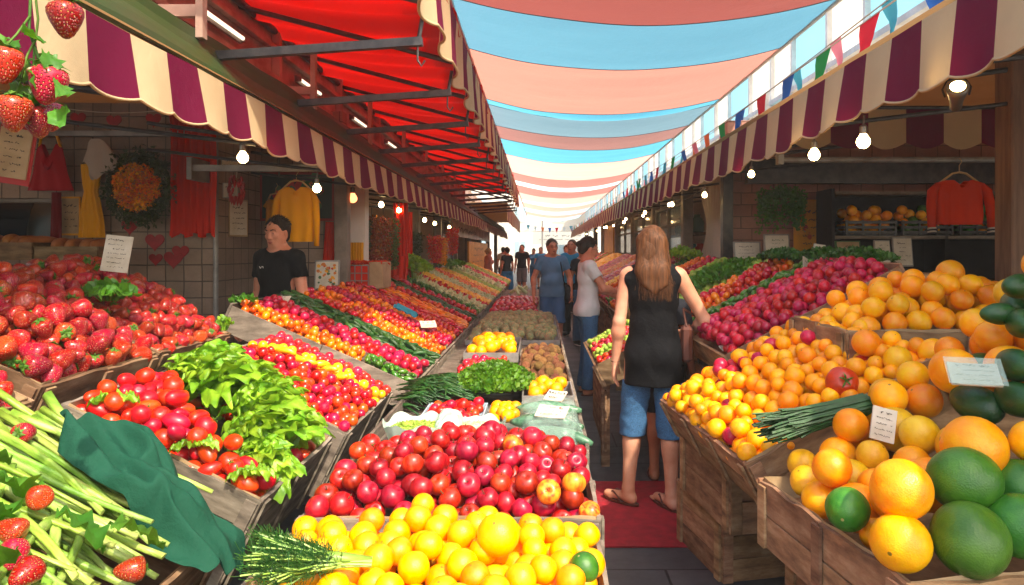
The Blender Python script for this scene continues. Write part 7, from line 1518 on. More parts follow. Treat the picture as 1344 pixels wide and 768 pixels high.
    if hair != 'long' and h < .0095:
        q_ = MB(); r_ = random.Random(4)
        for i in range(650):
            a, b = r_.uniform(0, 6.28), r_.uniform(.05, 1.45); d_ = V3(math.cos(a)*math.sin(b), math.sin(a)*math.sin(b), math.cos(b)); c_ = V3(d_.x*.082, -.024+d_.y*.097, .036+d_.z*.092)
            if (c_.y > .045 and c_.z < .075) or (abs(c_.x) > .05 and c_.y > .0 and c_.z < .03): continue
            e_ = (d_*.6+V3(r_.gauss(0, .4), r_.gauss(.25, .4), r_.gauss(-.3, .3))).normalized()*r_.uniform(.010, .022); q_.tube([hp(*c_), hp(*(c_+e_*.6)), hp(*(c_+e_+V3(0, 0, -.003)))], [.0022, .0018, .0006], 4, cap=False)
        q_.build('strands', hairm, ho, smooth=True)
    if hair == 'long':
        q_ = MB(); r_ = random.Random(9)
        for i in range(800):
            a = r_.uniform(-1.9, 1.9); x = math.sin(a)*.080; y = -.022-math.cos(a)*.092; top_ = hp(x*.2, y*.2-.0, .130); m1 = hp(x*1.02, y*1.03, .03); m2 = P['neck']+V3(x*1.18+r_.gauss(0, .006), -.040-math.cos(a)*.064, .0)*s; e = P['chest']+V3(x*1.1+.015+r_.gauss(0, .014), -.085-math.cos(a)*.038+r_.gauss(0, .006), r_.uniform(-.03, .10))*s
            pts = []
            for j in range(12):
                u = j/11*3; k_ = min(int(u), 2); f2 = u-k_; A_ = [top_, m1, m2, e]; a0, b0, c0, d0 = A_[max(k_-1, 0)], A_[k_], A_[k_+1], A_[min(k_+2, 3)]
                pts.append(.5*((2*b0)+(c0-a0)*f2+(2*a0-5*b0+4*c0-d0)*f2*f2+(3*b0-a0-3*c0+d0)*f2**3))
            q_.tube(pts, [.0016]*10+[.0012, .0005], 3, cap=False)
        q_.build('strands', hairm, ho, smooth=True)
    # clothes
    def cyl(f, a, b, r1, r2, hole, k=.012): 
        d = (b-a).normalized(); f.cone(a, b, r1, r2, k); return b, d, hole
    if top:
        kind, m = top[0], top[1]; hem = top[2]*s if len(top) > 2 else P['pelvis'].z-.02*s; f = Fd(); torso(f, .012 if kind != 'tank' else .014, .045)
        if len(top) > 3: # flared hem
            f.cone(P['waist'], V3(P['pelvis'].x, P['pelvis'].y-.01, hem-.02), .13*s*fat, .168*s*fat*top[3], .05*s, flat=((0, 1, 0), .74))
        if kind == 'tank': 
            for a, x in (('l', -1), ('r', 1)): f.cone(P[a+'s']+V3(-x*.05, 0, -.01)*s, P[a+'s']+V3(-x*.06, 0, .03)*s, .05*s, .045*s, .03*s)
        if kind == 'tee':
            f.cone(P['ls']+V3(.04, 0, .005)*s, P['neck']+V3(0, 0, -.03)*s, .055*s, .055*s, .04*s); f.cone(P['rs']+V3(-.04, 0, .005)*s, P['neck']+V3(0, 0, -.03)*s, .055*s, .055*s, .04*s)
            for a in 'lr': S_, E = P[a+'s'], P[a+'e']; f.cone(S_, S_.lerp(E, .52), .060*s*fat**.5, .060*s*fat**.5, .02*s)
        f.wrinkle(.0042, 34, 30, 26, 1+len(label) % 5); f.wrinkle(.0018, 80, 70, 60, 2)
        if kind == 'tee':
            for a in 'lr':
                S_, E = P[a+'s'], P[a+'e']; d = (E-S_).normalized(); c = S_.lerp(E, .58)
                f.cone(c+d*.03*s, c+d*.16*s, .075*s, .09*s, .004, sub=True); f.cone(c-d*.05*s, c+d*.2*s, .046*s*fat**.5, .05*s, .004, sub=True)
        else:
            for a, x in (('l', -1), ('r', 1)): S_ = P[a+'s']; f.cone(S_+V3(x*.055, 0, .06)*s, S_+V3(x*.048, 0, -.12)*s, .062*s, .062*s, .008, sub=True)
        f.ell(P['neck']+V3(0, .035 if kind != 'tank' else .0, .04)*s, (.070*s, .075*s, .07*s), .008, sub=True)
        f.plane((0, 0, hem), (0, 0, -1)); f.build('top', m, t)
    if bottom:
        kind, m, hem = bottom[0], bottom[1], bottom[2]*s; f = Fd(); w_ = fat
        f.ell(P['pelvis'], (s*(.168*w_+.008), s*(.118*w_+.008), s*.13), .03*s)
        for q in (-1, 1): f.ell(P['pelvis']+V3(.07*q, -.055, -.03)*s, (s*(.078*w_+.012),)*3, .04*s)
        rr = {'shorts': (.094, .084), 'jeans': (.096, .074), 'skirt': (.12, .14)}[kind]; r2 = (.078, .074)
        for a in 'lr': f.cone(P[a+'h'], P[a+'k'], rr[0]*s*w_, rr[1]*s, .03*s); f.cone(P[a+'k'], P[a+'a'], (r2[0] if kind == 'jeans' else rr[1])*s, r2[1]*s, .02*s)
        f.wrinkle(.005, 30, 28, 24, 4); f.wrinkle(.002, 70, 60, 90, 6); f.plane((0, 0, min(P['waist'].z-.02*s, ((top[2]*s+.015) if top and len(top) > 2 else P['pelvis'].z) if top else 9)), (0, 0, 1))
        if kind != 'jeans':
            for a in 'lr':
                A_, B_ = (P[a+'k'], P[a+'a']) if hem < P[a+'k'].z else (P[a+'h'], P[a+'k']); tt = (A_.z-hem)/(A_.z-B_.z); c = A_.lerp(B_, tt); f.cone(c+V3(0, 0, .04), c+V3(0, 0, -.1), .066*s, .070*s, .004, sub=True)
        f.plane((0, 0, hem), (0, 0, -1)); f.build('shorts' if kind == 'shorts' else 'jeans' if kind == 'jeans' else 'skirt', m, t)
    for i, a in enumerate('lr'):
        an = P[a+'a']; ya = feet[i]; M = Matrix.Translation((an.x, an.y, 0)) @ Matrix.Rotation(ya, 4, 'Z'); q_ = MB(); n = 22; o0 = []
        for j in range(n): a_ = 6.283*j/n; o0.append(V3((.042+.006*math.sin(a_))*math.cos(a_)*s, (.055+.132*math.sin(a_))*s, 0))
        vs = [M @ (p+V3(0, 0, -.001+.002)) for p in o0]+[M @ (p+V3(0, 0, .014*s)) for p in o0]; q_.add(vs, [tuple(range(n-1, -1, -1)), tuple(range(n, 2*n))]+[(j, (j+1) % n, n+(j+1) % n, n+j) for j in range(n)])
        if sandals:
            tp = M @ V3(0, .15*s, .03*s)
            for x in (-1, 1): q_.tube([M @ V3(0, .145*s, .012), tp, M @ V3(.022*x*s, .10*s, .062*s), M @ V3(.042*x*s, .045*s, .04*s), M @ V3(.040*x*s, .03*s, .010)], .005*s, 6)
            q_.build('sandal', 'sandal', t)
        else:
            q_.build('sole', 'eye_white', t); f = Field([an.x-.2, an.y-.22, 0], [an.x+.2, an.y+.28, .16], max(h, .008)); fd = V3(-math.sin(ya), math.cos(ya), 0)
            f.ell(V3(an.x, an.y, .045*s)-fd*.025*s, (.045*s, .045*s, .05*s), .02); f.cone(V3(an.x, an.y, .055*s), V3(an.x, an.y, .036*s)+fd*.16*s, .05*s, .040*s, .02, flat=((0, 0, 1), .8)); f.cone(V3(an.x, an.y, .06*s), V3(an.x, an.y, .09*s), .046*s, .044*s, .02); f.plane((0, 0, .0145), (0, 0, -1)); f.build('shoe', 'dark_trouser', t)
    if extras: extras(t, P, s, hp)
    return t
def bag_strap(m, side=1, cross=True):
    def fx(t, P, s, hp):
        q_ = MB(); a = P['rs' if side > 0 else 'ls']+V3(-side*.06, 0, .055)*s; pts = []
        pts = [P['pelvis']+V3(side*.19, -.02, .10)*s, P['waist']+V3(side*.17, -.06, .02)*s, P['chest']+V3(side*.15, -.115, .0)*s, a+V3(0, -.05, -.01), a+V3(0, .03, .005), P['chest']+V3(side*.12, .118, .02)*s, P['waist']+V3(side*.16, .09, 0)*s, P['pelvis']+V3(side*.20, .03, .10)*s]
        for p0, p1 in zip(pts, pts[1:]): pass
        q_.tube(pts, .008, 6); q_.build('strap', m, t, smooth=True)
        f = Field([P['pelvis'].x+side*.22-.15, -.25, P['pelvis'].z-.25], [P['pelvis'].x+side*.22+.15, .25, P['pelvis'].z+.25], .012); c = P['pelvis']+V3(side*.225, .0, -.02)*s
        f.cone(c+V3(0, -.08, .05), c+V3(0, .08, .05), .07, .07, .03, flat=((1, 0, 0), .6)); f.cone(c+V3(0, -.08, -.08), c+V3(0, .08, -.08), .08, .08, .05, flat=((1, 0, 0), .6)); f.build('bag', m, t)
    return fx
# woman seen from behind
wb = bag_strap('dark_vest', 1)
def wext(t, P, s, hp):
    q_ = MB(); n = 16; w0 = P['lw']+V3(0, 0, .01); q_.tube([w0+V3(.026*math.cos(6.283*i/n), .026*math.sin(6.283*i/n), .004*math.sin(6.283*i/n)) for i in range(n+1)], .0025, 5); q_.build('bracelet', 'eye_dark', t)
    q_ = MB(); c = P['pelvis']+V3(.20, .05, .06)*s; q_.bbox((c.x-.035, c.y-.09, c.z-.12), (c.x+.035, c.y+.09, c.z+.10), .02); q_.tube([c+V3(0, -.07, .10), c+V3(-.02, -.04, .2), P['re']+V3(-.02, .05, 0), c+V3(-.02, .05, .2), c+V3(0, .07, .10)], .007, 6); q_.build('handbag', 'sandal', t)
person('woman with long brown hair in black sleeveless top and denim shorts, seen from behind', (.70, 4.2, .012), R(-14), 1.0,
       dict(lw=(-.235, .01, .86), le=(-.205, -.03, 1.12), re=(.31, .06, 1.13), rw=(.20, .25, 1.02), rs=(.158, -.005, 1.40), ls=(-.158, -.005, 1.40), lk=(-.125, .02, .50), la=(-.15, -.03, .09), rk=(.10, .0, .5), ra=(.115, -.06, .09), lh=(-.09, 0, .9)),
       'skin_fair', 'long', 'hair_brown', ('tank', 'black_knit', .74, 1.10), ('shorts', 'denim', .42), .006, .99, True, (R(-6), 0, R(-10)), .35, True, feet=(R(62), R(38)), extras=wext)
person('person mostly hidden behind the woman in black, only bare lower legs showing', (.84, 4.66, 0), R(-30), .85, dict(lk=(-.07, .01, .5), rk=(.07, .01, .5), la=(-.07, 0, .09), ra=(.06, .02, .09)), 'skin_tan', 'short', 'hair_dark', ('tee', 'dark_vest'), ('shorts', 'dark_trouser', .55), .01, .95, feet=(R(30), R(10)), sandals=True)
def logo(t, P, s, hp):
    q_ = scribble(1, .10, .05, 77, .95); me = q_.mesh('shirt_print', 'eye_white'); M = Matrix.Translation(P['chest']+V3(.055, .122, .05)) @ Matrix.Rotation(R(180), 4, 'Z') @ Matrix.Rotation(R(-14), 4, 'X'); me.transform(M); link('shirt_print', me, t)
person('dark haired man in a black shirt standing behind the left stand', (-2.14, 5.6, 0), R(158), 1.08, dict(lw=(-.26, .10, .93), rw=(.25, .10, .90)), 'skin_rosy', 'short', 'hair_dark', ('tee', 'black_knit'), ('jeans', 'denim', .06), .007, 1.1, False, (R(-8), 0, R(6)), .6, extras=logo)
def glasses(t, P, s, hp):
    q_ = MB()
    for q in (-1, 1): n = 14; q_.tube([hp(.031*q+.019*math.cos(6.283*i/n), .100-.004*abs(math.cos(6.283*i/n)), .006+.014*math.sin(6.283*i/n)) for i in range(n+1)], .0016*s, 5); q_.tube([hp(.050*q, .097, .008), hp(.080*q, .01, .006)], .0016*s, 5)
    q_.tube([hp(-.012, .101, .008), hp(.012, .101, .008)], .0016*s, 5); q_.build('glasses', 'eye_dark', t)
def p3x(t, P, s, hp): glasses(t, P, s, hp); bag_strap('dark_vest', -1)(t, P, s, hp)
person('heavy man in blue tee shirt, blue shorts and shoulder strap walking towards the camera', (.19, 10.3, 0), R(188), 1.02, dict(lk=(-.10, .06, .5), la=(-.10, .0, .09), rk=(.10, .0, .5), ra=(.11, -.12, .09), re=(.27, -.03, 1.13), le=(-.27, -.03, 1.13), rw=(.28, .06, .88), lw=(-.27, .10, .90)), 'skin_rosy', 'short', 'hair_grey', ('tee', 'blue_tee', .86, 1.06), ('shorts', 'navy_short', .48), .009, 1.10, False, (0, 0, R(10)), .5, belly=.05, extras=p3x)
person('woman in pale grey tee and blue jeans reaching over the right stand', (.53, 7.5, 0), R(-80), 1.0, dict(le=(-.21, .10, 1.14), lw=(-.16, .30, 1.08), re=(.21, .13, 1.16), rw=(.13, .34, 1.12), lk=(-.09, .03, .5), la=(-.10, -.02, .09), rk=(.09, .0, .5)), 'skin_rosy', 'bun', 'hair_dark', ('tee', 'grey_tee', .86, 1.02), ('jeans', 'denim', .07), .008, 1.03, True, (R(-12), 0, 0), .5, True, extras=glasses)
person('person in bright blue top standing just behind the man in the blue tee', (.60, 12.6, 0), R(160), 1.04, None, 'skin_rosy', 'short', 'hair_brown', ('tee', 'cyan_top'), ('jeans', 'dark_trouser', .07), .012, 1.0)
person('dark haired woman behind the woman in the pale grey tee', (.72, 11.4, 0), R(200), .98, None, 'skin_tan', 'bun', 'hair_dark', ('tee', 'dark_vest'), ('jeans', 'denim', .07), .012, 1.0, True)
far = [(-1.02, 21.5, 40, .98, 'dark_vest', 'blue_skirt', 'skirt', .35, 'hair_dark', 'person in dark vest and bright blue skirt by the end of the left stand', True), (-.60, 23.5, 170, 1.04, 'dark_vest', 'grey_short', 'shorts', .48, 'hair_dark', 'man in dark tee and grey shorts walking away at the far end', False),
       (-1.55, 20.8, -60, .96, 'pink_top', 'blue_skirt', 'skirt', .3, 'hair_blond', 'person in pink top beside the yellow board', True), (-1.35, 25.5, -20, 1.0, 'white_tee', 'denim', 'jeans', .07, 'hair_dark', 'tall person in white by the last left posts', False), (.05, 27.5, 180, 1.0, 'cyan_top', 'grey_short', 'shorts', .48, 'hair_brown', 'far person in pale blue near the centre of the lane', False),
       (-.25, 29.5, 160, .97, 'blue_tee', 'denim', 'jeans', .07, 'hair_dark', 'far person in blue left of the centre of the lane', True), (-.85, 31.0, 180, 1.0, 'pink_top', 'dark_trouser', 'jeans', .07, 'hair_grey', 'far person in faded pink left of the pole', False),
       (.42, 24.5, 185, .98, 'white_tee', 'denim', 'jeans', .07, 'hair_dark', 'far person in white just left of the man in the blue tee', True), (.70, 17.5, 190, 1.0, 'pink_top', 'dark_trouser', 'jeans', .07, 'hair_brown', 'person in pink between the right stand and the man in the bright blue top', True)]
for x, y, a, s_, tm, bm, bk, hem, hm, lab, fem in far:
    st = .05 if a > 100 else 0
    person(lab, (x, y, 0), R(a), s_, dict(lk=(-.09, .03+st, .5), la=(-.09, st, .09), ra=(.09, -st-.03, .09)), 'skin_rosy', 'bun' if fem else 'short', hm, ('tee', tm), (bk, bm, hem), .016, 1.0, fem, group='distant shoppers')
# ------------------------------------------------------------------ hanging strawberries near the camera
t = thing('strawberry_vine', 'cluster of large strawberries hanging on a vine at the top left', 'strawberry vine', at(45, 60, 1.2)); o_ = t.location.copy()
ber = [(86, 24, 1.22, .029, (.1, .05)), (6, 84, 1.15, .028, (.0, .1)), (63, 110, 1.20, .031, (.12, -.1)), (18, 147, 1.17, .028, (-.1, 0)), (50, 158, 1.22, .026, (.1, .25)), (66, 152, 1.27, .024, (0, -.1))]
for i, (px, py, Y, r, tl_) in enumerate(ber):
    p = at(px, py, Y)-o_; b = link('strawberry', MESH['straw'][i % 3], t); b.location = p; b.scale = (r,)*3; b.rotation_euler = (tl_[0], tl_[1], i*1.3)
    c = link('calyx', star(9, 1.0, .4, .5, i+10, .93).mesh('calyx', 'calyx'), b)
def vine(pts, r=.0018): q = MB(); q.tube([Vector(p)-o_ for p in pts], r, 6); q.build('stem', 'calyx', t, smooth=True)
top1 = at(36, -60, 1.2); 
vine([top1, at(40, 0, 1.2), at(38, 40, 1.2), at(45, 60, 1.2), at(50, 75, 1.2), at(62, 88, 1.2)], .0024); vine([at(50, -60, 1.2), at(46, -10, 1.19), at(50, 25, 1.2), at(47, 52, 1.2), at(36, 72, 1.19), at(28, 100, 1.18), at(20, 128, 1.17)], .002)
vine([at(45, 60, 1.2), at(44, 90, 1.21), at(46, 118, 1.22), at(50, 140, 1.22)]); vine([at(45, 60, 1.2), at(55, 100, 1.25), at(64, 132, 1.27)]); vine([at(88, -60, 1.22), at(90, -20, 1.22), at(86, 2, 1.22)]); vine([at(40, 20, 1.2), at(22, 45, 1.17), at(6, 62, 1.15)])
for i, (px, py) in enumerate(((32, 45), (68, 72), (40, 78), (55, 88), (82, 112), (30, 112), (15, 118), (45, 128), (80, 142), (12, 50), (5, 58), (62, 70), (28, 100))):
    q = leafmesh('leaf', 'green_leaf', .045, .036, .3, .005, i, .3, 8, 7); l = link('leaf', q, t); l.location = at(px, py, 1.19+.01*(i % 3))-o_; l.rotation_euler = (rng.uniform(-.6, .6), rng.uniform(0, 1.2), rng.uniform(0, 6.28))
# ------------------------------------------------------------------ cards
card('price_card', 'tall cream price card with a red heading standing in the strawberries', at(153, 333, 3.45), .13, .185, rz=R(4), rx=R(-8), ry=R(6), rows=7, seed=14)
t = card('price_card', 'white card in clear plastic lying on the oranges at the front right', at(1279, 490, 1.93), .125, .08, rz=R(-18), rx=R(-50), rows=4, seed=16)
q = MB(); q.box((-.072, -.010, -.048), (.072, -.009, .05)); q.build('sleeve', 'clear_film', t)
card('price_card', 'small white folded card standing between the large oranges', at(1160, 557, 2.06), .07, .10, rz=R(-8), rx=R(-20), ry=R(14), rows=5, seed=17)
card('price_card', 'pale tilted card stuck into the rear of the radish bank', at(1060, 352, 4.55), .07, .17, rz=R(20), rx=R(-30), ry=R(28), rows=3, seed=18)
card('price_card', 'tiny white card on the radishes at the man in black', at(372, 392, 4.9), .09, .06, rz=R(-10), rx=R(-50), rows=2, seed=19)
card('price_card', 'crumpled white label lying on the radishes behind the woman', at(952, 456, 3.75), .06, .04, rz=R(30), rx=R(-60), rows=1, seed=20)
card('price_card', 'white bag label on the mixed tomato strip of the left stand', at(562, 425, 6.1), .14, .10, rz=R(20), rx=R(-60), rows=2, seed=21)
cloth('teal_cloth', hx('2f8aa0'), 0)
t = thing('folded_cloth', 'folded blue cloth lying on the red strip of the left stand', 'cloth', at(533, 410, 6.3)); q = MB(); q.grid(lambda u, v: ((u-.5)*.22, (v-.5)*.10+.02*math.sin(u*5), .03*math.sin(v*3.14)+.008*math.sin(u*20)-.10*(u-.5)*.9), 20, 12); q.build('cloth', 'teal_cloth', t, smooth=True); q = MB(); q.grid(lambda u, v: ((u-.5)*.18+.01, (v-.5)*.09, .045*math.sin(v*3.14)-.10*(u-.5)*.9), 14, 10); q.build('fold', 'teal_cloth', t, smooth=True)
# ------------------------------------------------------------------ left shops beyond the man
picture('picture_card', 'colourful printed board leaning at the top of the left stand', 413, 341, 445, 386, 6.55, 'light_steel', 'paper', 0, rx=R(-12), rz=R(8), inner=splats(['print_red', 'yellow_board', 'print_green', 'print_orange'], 34, 6))
t = thing('netted_crate', 'red netted wooden crate standing at the top of the left stand', 'crate', (-1.86, 7.35, 1.17))
q = MB(); q.bbox((-.21, -.2, 0), (.07, .2, .24), .01); q.build('red_fill', 'curtain_red', t); q = MB(); q.bbox((.075, -.2, 0), (.22, .2, .28), .006); q.build('paper_side', 'tan_board', t)
q = MB()
for k in range(5): q.box((-.215+.07*k, -.212, -.0), (-.207+.07*k, -.203, .25)); 
for z in (.0, .08, .16, .24): q.box((-.215, -.222, z), (.075, -.2135, z+.009))
q.build('net', 'light_steel', t)
q = MB(); r_ = random.Random(8)
for i in range(90): x, y = r_.uniform(-.2, .2), r_.uniform(-.2, .2); a = r_.uniform(0, 3.1); q.tube([(x-.05*math.cos(a), y-.05*math.sin(a), .25+.02*r_.random()), (x, y, .275+.02*r_.random()), (x+.05*math.cos(a), y+.05*math.sin(a), .25+.02*r_.random())], .007, 5)
q.build('dried_peppers', 'orange_red', t, smooth=True)
pbr('garland_green', hx('3a5a1c'), hx('6a7a2c'), 5, .7, var=(.03, .3)); pbr('garland_rust', hx('8a3c18'), hx('b0581c'), 5, .7, var=(.03, .3)); pbr('tassel_red', hx('c81e10'), hx('e0401c'), 5, .7, var=(.02, .25))
def tassel(lab, px, py, Y, w_, h_, m, seed, name='garland', group='garlands hanging in the left shops', n=800):
    p = at(px, py, Y); t = thing(name, lab, 'garland', p, 0, group); r = random.Random(seed)
    q = MB(); q.tube([(0, 0, 0), (0, 0, .12)], .006, 5); q.build('cord', 'dark_steel', t)
    q = clump(n, lambda r: (lambda a, k, z: (w_*.5*math.cos(a)*k*(1-.35*(z/h_)**2), w_*.4*math.sin(a)*k, -z))(r.uniform(0, 6.28), math.sqrt(r.random()), r.random()*h_), .045, seed=seed, w_=.5, curl=.5); q.build('strands', m, t)
for i, a in enumerate(((478, 290, 7.9, .14, .42, 'dark_leaf', 'dark leafy garland nearest the white pillar'), (488, 286, 8.0, .14, .5, 'garland_rust', 'rust brown garland second from the white pillar'), (503, 286, 8.2, .26, .56, 'garland_rust', 'wide rust brown garland in the middle of the row'), (516, 288, 8.5, .16, .6, 'garland_green', 'green garland right of the wide rust one'), (545, 305, 10.2, .22, .4, 'dark_leaf', 'dark green garland beyond the red cloths'),
        (571, 310, 11.0, .26, .42, 'tassel_red', 'bright red tassel lantern under the left bulbs'), (581, 312, 11.2, .16, .42, 'yellow_board', 'yellow tassel lantern beside the red one'), (594, 300, 12.3, .24, .45, 'tassel_red', 'farthest red tassel lantern on the left'))):
    tassel(a[6], *a[:5], a[5], 50+i)
for i, (px, Y, z1, z0, w_) in enumerate(((526, 9.0, 2.2, 1.25, .2), (534, 9.4, 2.1, 1.2, .16), (519, 8.8, 1.5, 1.2, .3))):
    p = at(px, 300, Y); q = MB(); q.grid(lambda u, v: ((u-.5)*w_, .02*math.sin(u*24+v), (z0-z1)*v), 40, 10); o = q.build('hanging_cloth', 'curtain_red', smooth=True, label=('tall red cloth hanging behind the green garland', 'narrow red cloth hanging furthest right of the garlands', 'low red cloth bundle beneath the garlands')[i], cat='cloth'); o.location = (p.x, Y, z1)
q = MB(); q.tube([(-2.15, 7.7, 2.17), (-2.15, 12.8, 2.17)], .012, 6); q.build('garland_rail', 'dark_steel', label='dark rail carrying the garlands along the left shops', cat='rail')
q = MB(); q.grid(lambda u, v: (-.10+.2*u, .015*math.sin(u*40), -.42*v), 40, 8); o = q.build('yellow_slat_cloth', 'mustard', smooth=True, label='mustard pleated cloth hanging low on the white pillar', cat='cloth'); o.location = (-2.04, 7.52, 1.66)
t = thing('yellow_board', 'large orange yellow board with dark scribbles in the far left shops', 'sign', (-2.02, 23.0, 1.42)); q = MB(); q.box((-.05, -3.4, -.48), (0, 3.6, .42)); q.build('board', 'yellow_board', t); mb = scribble(3, 5, .6, 33, .6, t=0); me = mb.mesh('writing', 'ink'); me.transform(Matrix.Translation((.006, 0, 0)) @ Matrix.Rotation(R(90), 4, 'Z')); link('writing', me, t)
t = thing('white_sign', 'pale fascia sign with dark lettering above the orange yellow board', 'sign', (-2.0, 18.0, 2.1)); q = MB(); q.box((-.04, -2.6, -.18), (0, 9, .2)); q.build('board', 'white_plaster', t); mb = scribble(1, 7, .3, 35, .9, t=0); me = mb.mesh('writing', 'ink'); me.transform(Matrix.Translation((.006, 1.5, 0)) @ Matrix.Rotation(R(90), 4, 'Z')); link('writing', me, t)
# ------------------------------------------------------------------ right shop
t = blouse('red_sweater', 'orange red sweater with striped cuffs on a wooden hanger in the right shop', 1259, 237, 4.95, 'orange_red', .47, .32, True, ['white_rag', 'dark_vest', 'white_rag', 'dark_vest'], 'sweater', .0)
t = thing('rack_shelf', 'dark shelving holding crates of oranges at the back of the right shop', 'shelf', (3.75, 7.1, 0))
q = MB(); 
for z in (1.26, 1.72, 2.17): q.box((-.75, -.18, z-.03), (1.55, .2, z))
q.build('shelf_board', 'grey_wood', t); 
for x in (-.79, .36, 1.555): q = MB(); q.box((x, -.18, 0), (x+.035, .2, 2.2)); q.build('upright', 'dark_fabric', t)
q = MB(); q.box((-.75, .205, 0), (1.55, .22, 2.2)); q.build('back_panel', 'dark_fabric', t)
for i, x in enumerate((3.35, 3.92, 4.5)):
    t = thing('plastic_crate', f"{('left', 'middle', 'right')[i]} black plastic crate on the upper shelf of the right shop", 'crate', (x, 7.05, 1.722), 0, 'black crates on the right shop shelf'); q = MB()
    q.box((-.26, -.15, 0), (.26, .15, .01)); 
    for s in (-1, 1):
        for z in (.02, .07, .12): q.box((-.26, s*.15-.006, z), (.26, s*.15+.006, z+.028)); q.box((s*.26-.006, -.14, z), (s*.26+.006, .14, z+.028))
        for xx in (-.255, -.09, .08, .24): q.box((xx, s*.15-.01, .0), (xx+.02, s*.15+.01, .155))
    q.build('crate', 'black_plastic', t)
    P = pile((-.25, .25, -.14, .14), lambda x, y: .02, lambda x, y: .30, lambda r: r.uniform(.045, .055), 60, 20, 90+i); fill(frame((x, 7.05, 1.722)), P, lambda x_, y, z, j: ('deep' if i == 0 else ('green_melon' if j % 3 else 'deep'), 'orange' if i == 0 or j % 3 == 0 else 'melon', 'orange on the dim shelf of the right shop' if i == 0 or j % 3 == 0 else 'green melon on the dim shelf of the right shop', 'fruit on the right shop shelf', 'fruit'))
t = thing('hanging_plant', 'bushy green plant hanging on the pinkish brick wall', 'plant', at(1024, 262, 7.15)); q = MB(); q.lathe([(0, -.12), (.10, -.12), (.14, 0), (.13, 0), (.09, -.1), (0, -.1)], 18); q.build('pot', 'brown_wood', t); q = MB()
for k in range(3): q.tube([(.12*math.cos(k*2.1), .12*math.sin(k*2.1), 0), (0, 0, .28)], .003, 4)
q.build('cord', 'paper', t)
def plf(r): a = r.uniform(0, 6.28); k = r.random()**.5; z = r.uniform(-.1, .16)*(1-k*.4); d = r.random()**2*.34*k; return (math.cos(a)*.25*k, math.sin(a)*.16*k-.03, z-d)
clump(2200, plf, .042, seed=6, w_=.7, curl=.6).build('foliage', 'green_leaf', t)
picture('orange_banner', 'tall orange banner with faint writing leaning on the brick wall', 1042, 262, 1084, 336, 7.35, 'yellow_board', 'yellow_board', 5, inner=splats(['print_orange', 'tassel_red'], 8, 9))
for i, (a, lab) in enumerate((((963, 317, 999, 348, 6.9, 'light_steel', 'paper', 5), 'grey paper notice against the brick wall by the dark post'), ((1003, 307, 1037, 346, 6.7, 'light_steel', 'paper', 6), 'grey notice with green print under the hanging plant'), ((1097, 316, 1130, 346, 6.3, 'print_green', 'tan_board', 4), 'green bordered notice left of the white ones'), ((1148, 315, 1169, 348, 5.9, 'light_steel', 'paper', 6), 'bright white price sheet in front of the shelf'), ((1172, 311, 1198, 350, 6.3, 'light_steel', 'paper', 5), 'grey white sheet hanging below the shelf'))):
    picture('notice', lab, *a[:7], a[7], rx=R(-8), seed=60+i, ink='print_green' if i == 1 else 'ink')
card('price_card', 'narrow pale card standing among the green heaps left of the dill', at(1075, 334, 5.2), .09, .16, ry=R(8), rx=R(-10), rows=4, seed=41)
q = MB(); q.bbox((2.15, 5.9, 0), (7.2, 6.35, 1.20), .01); 
for k in range(9): q.box((2.2+.55*k, 5.885, .05), (2.72+.55*k, 5.898, 1.15))
q.build('shop_counter', 'brown_wood', label='dark wooden counter inside the right shop under the notices', cat='counter')
# windows, curtain and boards further along the right
t = thing('white_curtain', 'gathered off white curtain hanging beside the dark grey post', 'curtain', (2.14, 8.3, 2.45)); cloth('white_curtain', hx('d8cfc0'), .3, dirt=.3)
q = MB(); q.grid(lambda u, v: (.04*math.sin(u*60+v*2)*(.4+.6*abs(v-.55)), (u-.5)*1.5*(1-.55*math.sin(math.pi*min(1, v*1.25))**2)+.2*v*(1-v), -1.45*v), 140, 24); q.build('cloth', 'white_curtain', t, smooth=True)
q = MB(); q.tube([(0, -.8, .02), (0, .85, .02)], .012, 6); q.build('rod', 'dark_steel', t)
def shopwin(lab, s, y0, y1, z0, z1):
    t = thing('shop_window', lab, 'window', (2.14*s, y0, z0)); W = y1-y0; H = z1-z0; q = MB()
    for y in (0, W*.5-.02, W-.05): q.box((-.03, y, 0), (.03, y+.05, H))
    q.box((-.032, 0, -.05), (.032, W, -.002)); q.box((-.032, 0, H+.002), (.032, W, H+.05)); q.box((-.034, 0, H*.68), (.034, W, H*.68+.03)); q.build('frame', 'post_paint', t)
    q = MB(); q.box((-.004, .05, .0), (.004, W-.05, H)); q.build('pane', 'window_glass', t)
    q = MB(); q.box((-.06 if s < 0 else .0, 0, -z0+.02), (.0 if s < 0 else .06, W, -.052)); q.build('lower_panel', 'white_plaster', t)
n = NT('window_glass'); n.base(hx('88b0c0')); n.b.inputs['Roughness'].default_value = .08; n.b.inputs['Alpha'].default_value = .35; MATS['window_glass'] = n.m
shopwin('shop window with bright goods behind it beyond the white curtain', 1, 10.1, 12.4, 1.35, 2.25); shopwin('second shop window further along the right shops', 1, 12.8, 15.2, 1.35, 2.25); shopwin('third shop window far along the right shops', 1, 15.6, 18.4, 1.35, 2.25)
shopwin('shop window far along the left shops behind the tassels', -1, 14.4, 16.8, 1.3, 2.2)
